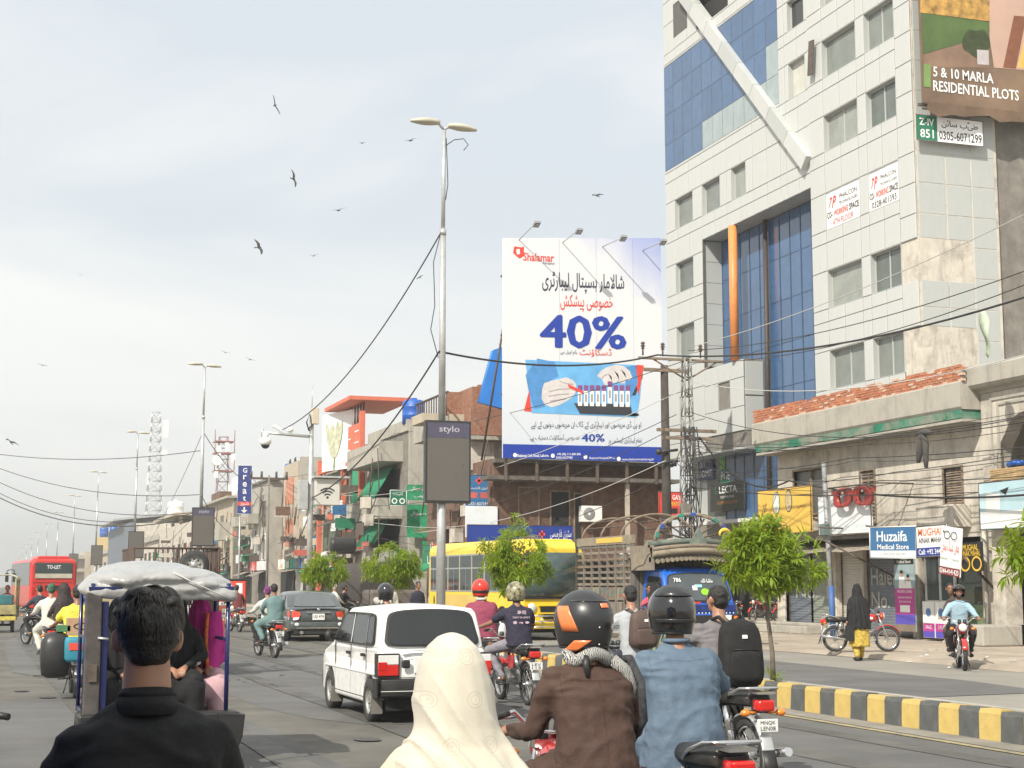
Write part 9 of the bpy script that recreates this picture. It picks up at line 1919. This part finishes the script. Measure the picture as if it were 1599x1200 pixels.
# --- shop side: oncoming rider with passenger, walking woman, parked motorcycles
RA = PI - .52; b, T, Hm = rider_on((18.22,26.22,0),'red motorcycle ridden towards the camera on the far road','bearded rider in sky blue shirt and small black helmet coming towards camera',rz=RA,shirt=C_sky,trousers=C_blt,vox=.014,fine=True,skin=M_skd,beard=True,group='people on motorcycles',sc=.98,num='LEM 55')
helmet(T,Hm,M_helg,visor=False,open_=True,scale=.95)
T, Hm = person('hatless passenger in brown behind the sky blue rider',(18.22,26.22,0),RA,pose='pillion',shirt=cloth('dark_brown',(.06,.045,.04)),trousers=cloth('dk_brown2',(.08,.05,.04)),vox=.016,skin=M_skd,group='people on motorcycles',over=dict(head=(.13,-.42,1.56),neck=(.06,-.46,1.40)))
T, Hm = person('woman in long black veil and mustard printed dress walking away',(18.05,29.7,.0),R(-10),pose='walk',sc=.97,shirt=C_aby,trousers=C_mst,shalwar=True,vox=.016,hair=C_aby,shoes=M_trim,over=dict(anL=(-.08,-.10,.1),toeL=(-.09,.03,.05),knL=(-.1,.08,.5)))
blob(T,'dress',[('l',[((0,.0,.32),.24,.19,0),((0,.0,.55),.23,.19,0),((0,0,.85),.2,.16,0),((0,0,1.1),.17,.13,0)])],C_mst,.016,3,.008,9)
veil(T,[((0,-.03,.72),.26,.20,0),((0,-.02,.95),.25,.19,0),((0,0,1.15),.23,.17,0),((0,.02,1.36),.21,.14,0),((0,.04,1.45),.12,.12,0),((0,.06,1.6),.10,.12,0),((0,.06,1.70),.05,.06,0),((0,.06,1.72),.01,.01,0)],C_aby,.014,lambda c: .012*math.sin(math.atan2(c.y,c.x)*11 + c.z*3)*min(1,max(0,1.4 - c.z)*3),'veil')
m = MB(); m.tube([V((-.09,-.14,1.42)),V((-.1,-.2,1.15)),V((-.16,-.22,.9))],.008,5); m.bx(-.24,-.05,.62,.1,.28,.34); attach(T,m,'handbag',M_trim,bevel=.02)
bp = bike('parked_motorcycle','parked red motorcycle leaning behind the walking woman',(19.35,31.75,.1),R(-108.7),M_bred,'LEK 9',group='motorcycles parked by the shops'); bp.rotation_euler[1] = R(-8)
for k, (x,y,rz,lab) in enumerate(((30.3,57.4,118,'parked red motorcycle nearest the pillar, right of the truck'),(29.3,58.6,112,'parked red motorcycle in the middle right of the truck'),(28.6,60.0,125,'parked red motorcycle farthest back right of the truck'),(31.0,56.3,105,'parked motorcycle tucked against the shop pillar'))):
    dup(bp,None,(x,y,.11),R(rz),lab,'motorcycles parked by the shops')
bL = bike('motorcycle','motorcycle at the left edge of which only the grip shows',(-.24,7.95,0),0,M_bblk,'LEB 2',group=GR)
T, Hm = person('driver in pink shirt and black cap in the blue truck window',(15.95,36.0,.72),PI,pose='sit',shirt=cloth('pink_shirt',(.45,.08,.12)),trousers=C_jean,vox=.02,skin=M_skd,over=dict(head=(.11,.03,.82),neck=(.05,0,.64),elR=(.30,.05,.42),haR=(.22,.25,.5),shR=(.2,0,.58)),hair=C_aby)

# ------------------------------------------------------------------ auto rickshaws
def canopy_rick(loc,rz,label):
    T = thing('rickshaw',label,'rickshaw',loc,rz); A = lambda m, n, mt, **k: attach(T,m,n,mt,**k); M_y = pm('rick_olive',(.33,.29,.12),.6,var=.3,scale=4,dirt=.5,dcol=(.2,.16,.12)); cr = pm('rick_canopy',(.58,.55,.42),.7,var=.12)
    m = MB(); m.loft([[(x,y,z) for x,z in ((-.72,1.78),(-.70,1.90),(-.5,1.98),(.5,1.98),(.70,1.90),(.72,1.78))] for y in (-1.1,-.4,.6,1.3)],closed=False); A(m,'canopy',cr,solid=.03)
    
    for s in (-1,1):
        for y in (-1.05,.1,1.2): m = MB(); m.cyl((s*.68,y,.5),(s*.68,y,1.85),.025,n=6); A(m,'canopy_post',M_y)
   
    lp(T,'tail_board',M_y,((-.72,-1.12,.62),(.72,-1.08,.95)),bevel=.01); lp(T,'lower_board',pm('rick_yellow',(.5,.42,.08),.6,var=.3,scale=6),((-.72,-1.14,.42),(.72,-1.10,.56))); lp(T,'body_tub',M_y,((-.7,-1.0,.4),(.7,.3,.8)),bevel=.03); lp(T,'seat_back',pm('seat_teal',(.03,.14,.15),.5,var=.2),((-.6,-.98,.95),(.6,-.9,1.3)),bevel=.03); lp(T,'front_cowl',M_y,((-.4,.9,.4),(.4,1.4,1.15)),bevel=.1)
    wheel(T,-.6,-.7,.24,.11,side=-1); wheel(T,.6,-.7,.24,.11,side=1); wheel(T,0,1.25,.24,.1,side=1); lp(T,'axle',M_under,((-.6,-.75,.22),(.6,-.65,.3))); m = MB(); m.cyl((0,-1.12,.3),(0,-1.16,.3),.12,n=14); A(m,'spare_hub',M_under)
    return T
T0 = canopy_rick((.35,57.5,0),R(-4),'rickshaw with cream canopy and olive tail board at far left edge')
person('passenger in grey seated in the far left rickshaw',(.2,56.9,.72),PI,pose='sit',shirt=C_gr,trousers=C_blt,vox=.03,skin=M_skd,group='passengers in the far rickshaw'); person('passenger in red seated right in the far left rickshaw',(.7,56.95,.72),PI,pose='sit',shirt=cloth('red_shawl',(.3,.04,.06)),trousers=C_blt,vox=.03,group='passengers in the far rickshaw',hair=cloth('red_hood',(.25,.04,.07)))
# the motorcycle rickshaw right ahead, wrapped bundle on its roof
T = thing('motorcycle_rickshaw','blue framed motorcycle rickshaw with a plastic wrapped roof load just ahead','rickshaw',(1.50,15.2,0)); A = lambda m, n, mt, **k: attach(T,m,n,mt,**k)
M_rb = pm('rick_blue',(.008,.014,.09),.35,var=.15,coat=.3); M_gun = pm('weathered_grey_panel',(.07,.062,.057),.75,var=.4,scale=7,dirt=.6,dcol=(.05,.045,.04),dscale=5)
for s in (-1,1):
    m = MB(); [m.cyl((s*.60,y,.42),(s*.60,y,1.66),.02,n=7) for y in (-.92,-.1,.8)]; m.cyl((s*.6,-.92,1.15),(s*.6,.8,1.15),.016,n=6); m.cyl((s*.6,-.92,.45),(s*.6,.8,.45),.02,n=6); A(m,'frame_tube',M_rb)
lp(T,'side_panel',M_gun,((-.66,-.98,.35),(-.52,-.93,1.58)),bevel=.012); lp(T,'side_panel_blue',M_rb,((-.52,-.95,.35),(-.46,-.90,1.50)),bevel=.01); lp(T,'latch_plate',M_iron,((-.62,-1.0,.80),(-.55,-.98,.95)))
m = MB(); m.cyl((-.55,-.99,1.18),(-.46,-1.0,1.17),.012,n=6); A(m,'grab_hook',M_galv)
lp(T,'rear_step',M_trim,((-.70,-1.12,.40),(.70,-.85,.52)),bevel=.02); m = MB(); m.prism([(.50,.52),(.74,.50),(.72,.30),(.68,.20),(.64,.32),(.52,.38)],-1.16,-.98,'XZ'); A(m,'step_bracket',M_trim,bevel=.01)
lp(T,'floor',M_under,((-.58,-.9,.42),(.58,.9,.48))); lp(T,'bench_back',M_trim,((-.56,.05,.75),(.56,.15,1.25)),bevel=.03); lp(T,'bench_seat',M_seat,((-.56,-.45,.66),(.56,.05,.76)),bevel=.03); lp(T,'roof_board',M_rb,((-.64,-.98,1.60),(.64,.9,1.63)))
lp(T,'front_partition',M_blk,((-.56,.78,.5),(.56,.82,1.3)))
wheel(T,-.62,-.3,.25,.12,side=-1); wheel(T,.62,-.3,.25,.12,side=1); m = MB(); [m.cyl((s*.3,.8,.5),(0,1.9,.5),.03,n=6) for s in (-1,1)]; A(m,'draw_bar',M_rb)
# plastic wrapped load
M_film = pm('plastic_wrap',(.33,.33,.32),.25,var=.16,scale=2.5,bump=.25,bscale=9,dirt=.35,dcol=(.3,.29,.28),dscale=2.5,coat=.6)
LT_ = thing('roof_load','bulky bundle wrapped in translucent plastic on the rickshaw roof','bundle',(1.50,14.9,1.60))
sh = [('e',(0,-.15,.10),(.62,.60,.115)),('e',(-.30,-.2,.08),(.36,.55,.10)),('e',(.36,-.2,.05),(.32,.55,.09)),('e',(-.08,.1,.16),(.45,.5,.10)),('e',(.55,-.35,.00),(.14,.35,.08)),('e',(-.60,-.3,.02),(.11,.35,.07)),('c',(-.6,-.62,-.02),(.62,-.66,-.05),.055,.05),('c',(-.64,-.55,0),(-.5,.5,.05),.06,.06),('e',(.1,-.62,.0),(.55,.1,.075))]
blob(LT_,'wrapped_bundle',sh,M_film,.014,4,0,wf=lambda c: .010*(1 - 2*abs(noise.noise(V((c.x*2.2 + c.z*3,c.y*1.5,c.z*9))))) + .006*(1 - 3*abs(noise.noise(V((c.x*5,c.y*4,c.z*16)) + V((4,1,0))))) + .003*noise.noise(c*22))
m = MB(); m.tube([V((.08,-.72,.16)),V((.3,-.76,.05)),V((.5,-.76,-.04)),V((.63,-.70,-.09))],.006,5); attach(LT_,m,'tie_cord',M_wirel)
# bike and driver pulling it
b, Tq, Hm = rider_on((1.50,17.2,0),'motorcycle pulling the blue framed rickshaw','driver of the blue framed rickshaw, hidden by its load',shirt=C_wht,trousers=C_blt,vox=.03,group='people on motorcycles')
# seated passengers facing back
def veiled(label,loc,rz,mt,sc=1.0,hands=True,skirt=None,**k):
    T, Hm = person(label,loc,rz,pose='sit',shirt=mt,trousers=skirt or mt,vox=.014,sc=sc,hair=False,shalwar=True,fat=1.08,shoes=True,group='passengers in the rickshaw ahead',fine=True,**k)
    veil(T,[((0,-.03,.22),.22,.17,0),((0,-.03,.42),.22,.165,0),((0,-.02,.56),.2,.14,0),((0,0,.66),.125,.12,0),((0,.02,.80),.105,.128,0),((0,.02,.90),.06,.075,0),((0,.02,.93),.01,.01,0)],mt,.014,lambda c: .007*math.sin(math.atan2(c.y,c.x)*9 + c.z*6),'veil')
    blob(T,'skirt',[('c',(-.1,0,.06),(-.13,.44,.06),.14,.12),('c',(.1,0,.06),(.13,.44,.06),.14,.12),('c',(-.12,.47,.05),(-.13,.5,-.26),.12,.1),('c',(.12,.47,.05),(.13,.5,-.26),.12,.1),('c',(-.12,.47,.0),(.12,.47,.0),.12,.12)],skirt or mt,.016,4,.006,7); return T, Hm
veiled('woman in black abaya at left holding the rickshaw post',(1.18,14.95,.66),PI,C_aby,.94,over=dict(elR=(.20,.22,.30),haR=(.26,.40,.22),elL=(-.24,.1,.32),haL=(-.08,.3,.2)))
T, Hm = veiled('woman in black abaya in middle of the rickshaw bench, hands clasped',(1.70,14.92,.66),PI,C_aby,.98,over=dict(elL=(-.26,.12,.34),haL=(-.07,.30,.235),elR=(.24,.14,.32),haR=(.06,.31,.22)))
m = MB(); m.cyl((-.16,.22,.27),(-.20,.18,.285),.038,n=12); attach(T,m,'cuff',C_wht)
T, Hm = veiled('woman in pink and orange shawl at right of the rickshaw bench',(1.97,15.22,.66),PI,C_pink,.95,skirt=cloth('pale_pink',(.52,.33,.36)))
m = MB(); A_ = []; B_ = []
for k in range(12): t = k/11; A_.append(V((-.19 - .02*math.sin(t*7),.14 + .2*t,.78 - 1.0*t))); B_.append(V((-.07 + .02*math.sin(t*5),.17 + .3*t,.76 - 1.0*t)))
m.loft([A_,B_],closed=False); attach(T,m,'shawl_end',C_pink,solid=.006); m = MB(); m.loft([[p + V((.0,.012,0)) for p in B_],[p + V((.035,.012,0)) for p in B_]],closed=False); attach(T,m,'shawl_border',cloth('orange_border',(.6,.14,.04),.8,var=.4,scale=30),solid=.006)
# ------------------------------------------------------------------ the dusty air
m = MB(); m.box((-880,-58,-1.2),(880,2400,64)); hz = m.obj('haze',None,None); hz.data.materials.clear()
mt = bpy.data.materials.new('haze_air'); mt.use_nodes = True; n = mt.node_tree.nodes; l = mt.node_tree.links; n.remove(n['Principled BSDF']); pv = n.new('ShaderNodeVolumePrincipled'); pv.inputs['Color'].default_value = (.92,.94,.93,1); pv.inputs["Density"].default_value = .0008; pv.inputs['Anisotropy'].default_value = .2; l.new(pv.outputs[0],[x for x in n if x.type == 'OUTPUT_MATERIAL'][0].inputs['Volume']); hz.data.materials.append(mt); props(hz,kind='stuff')
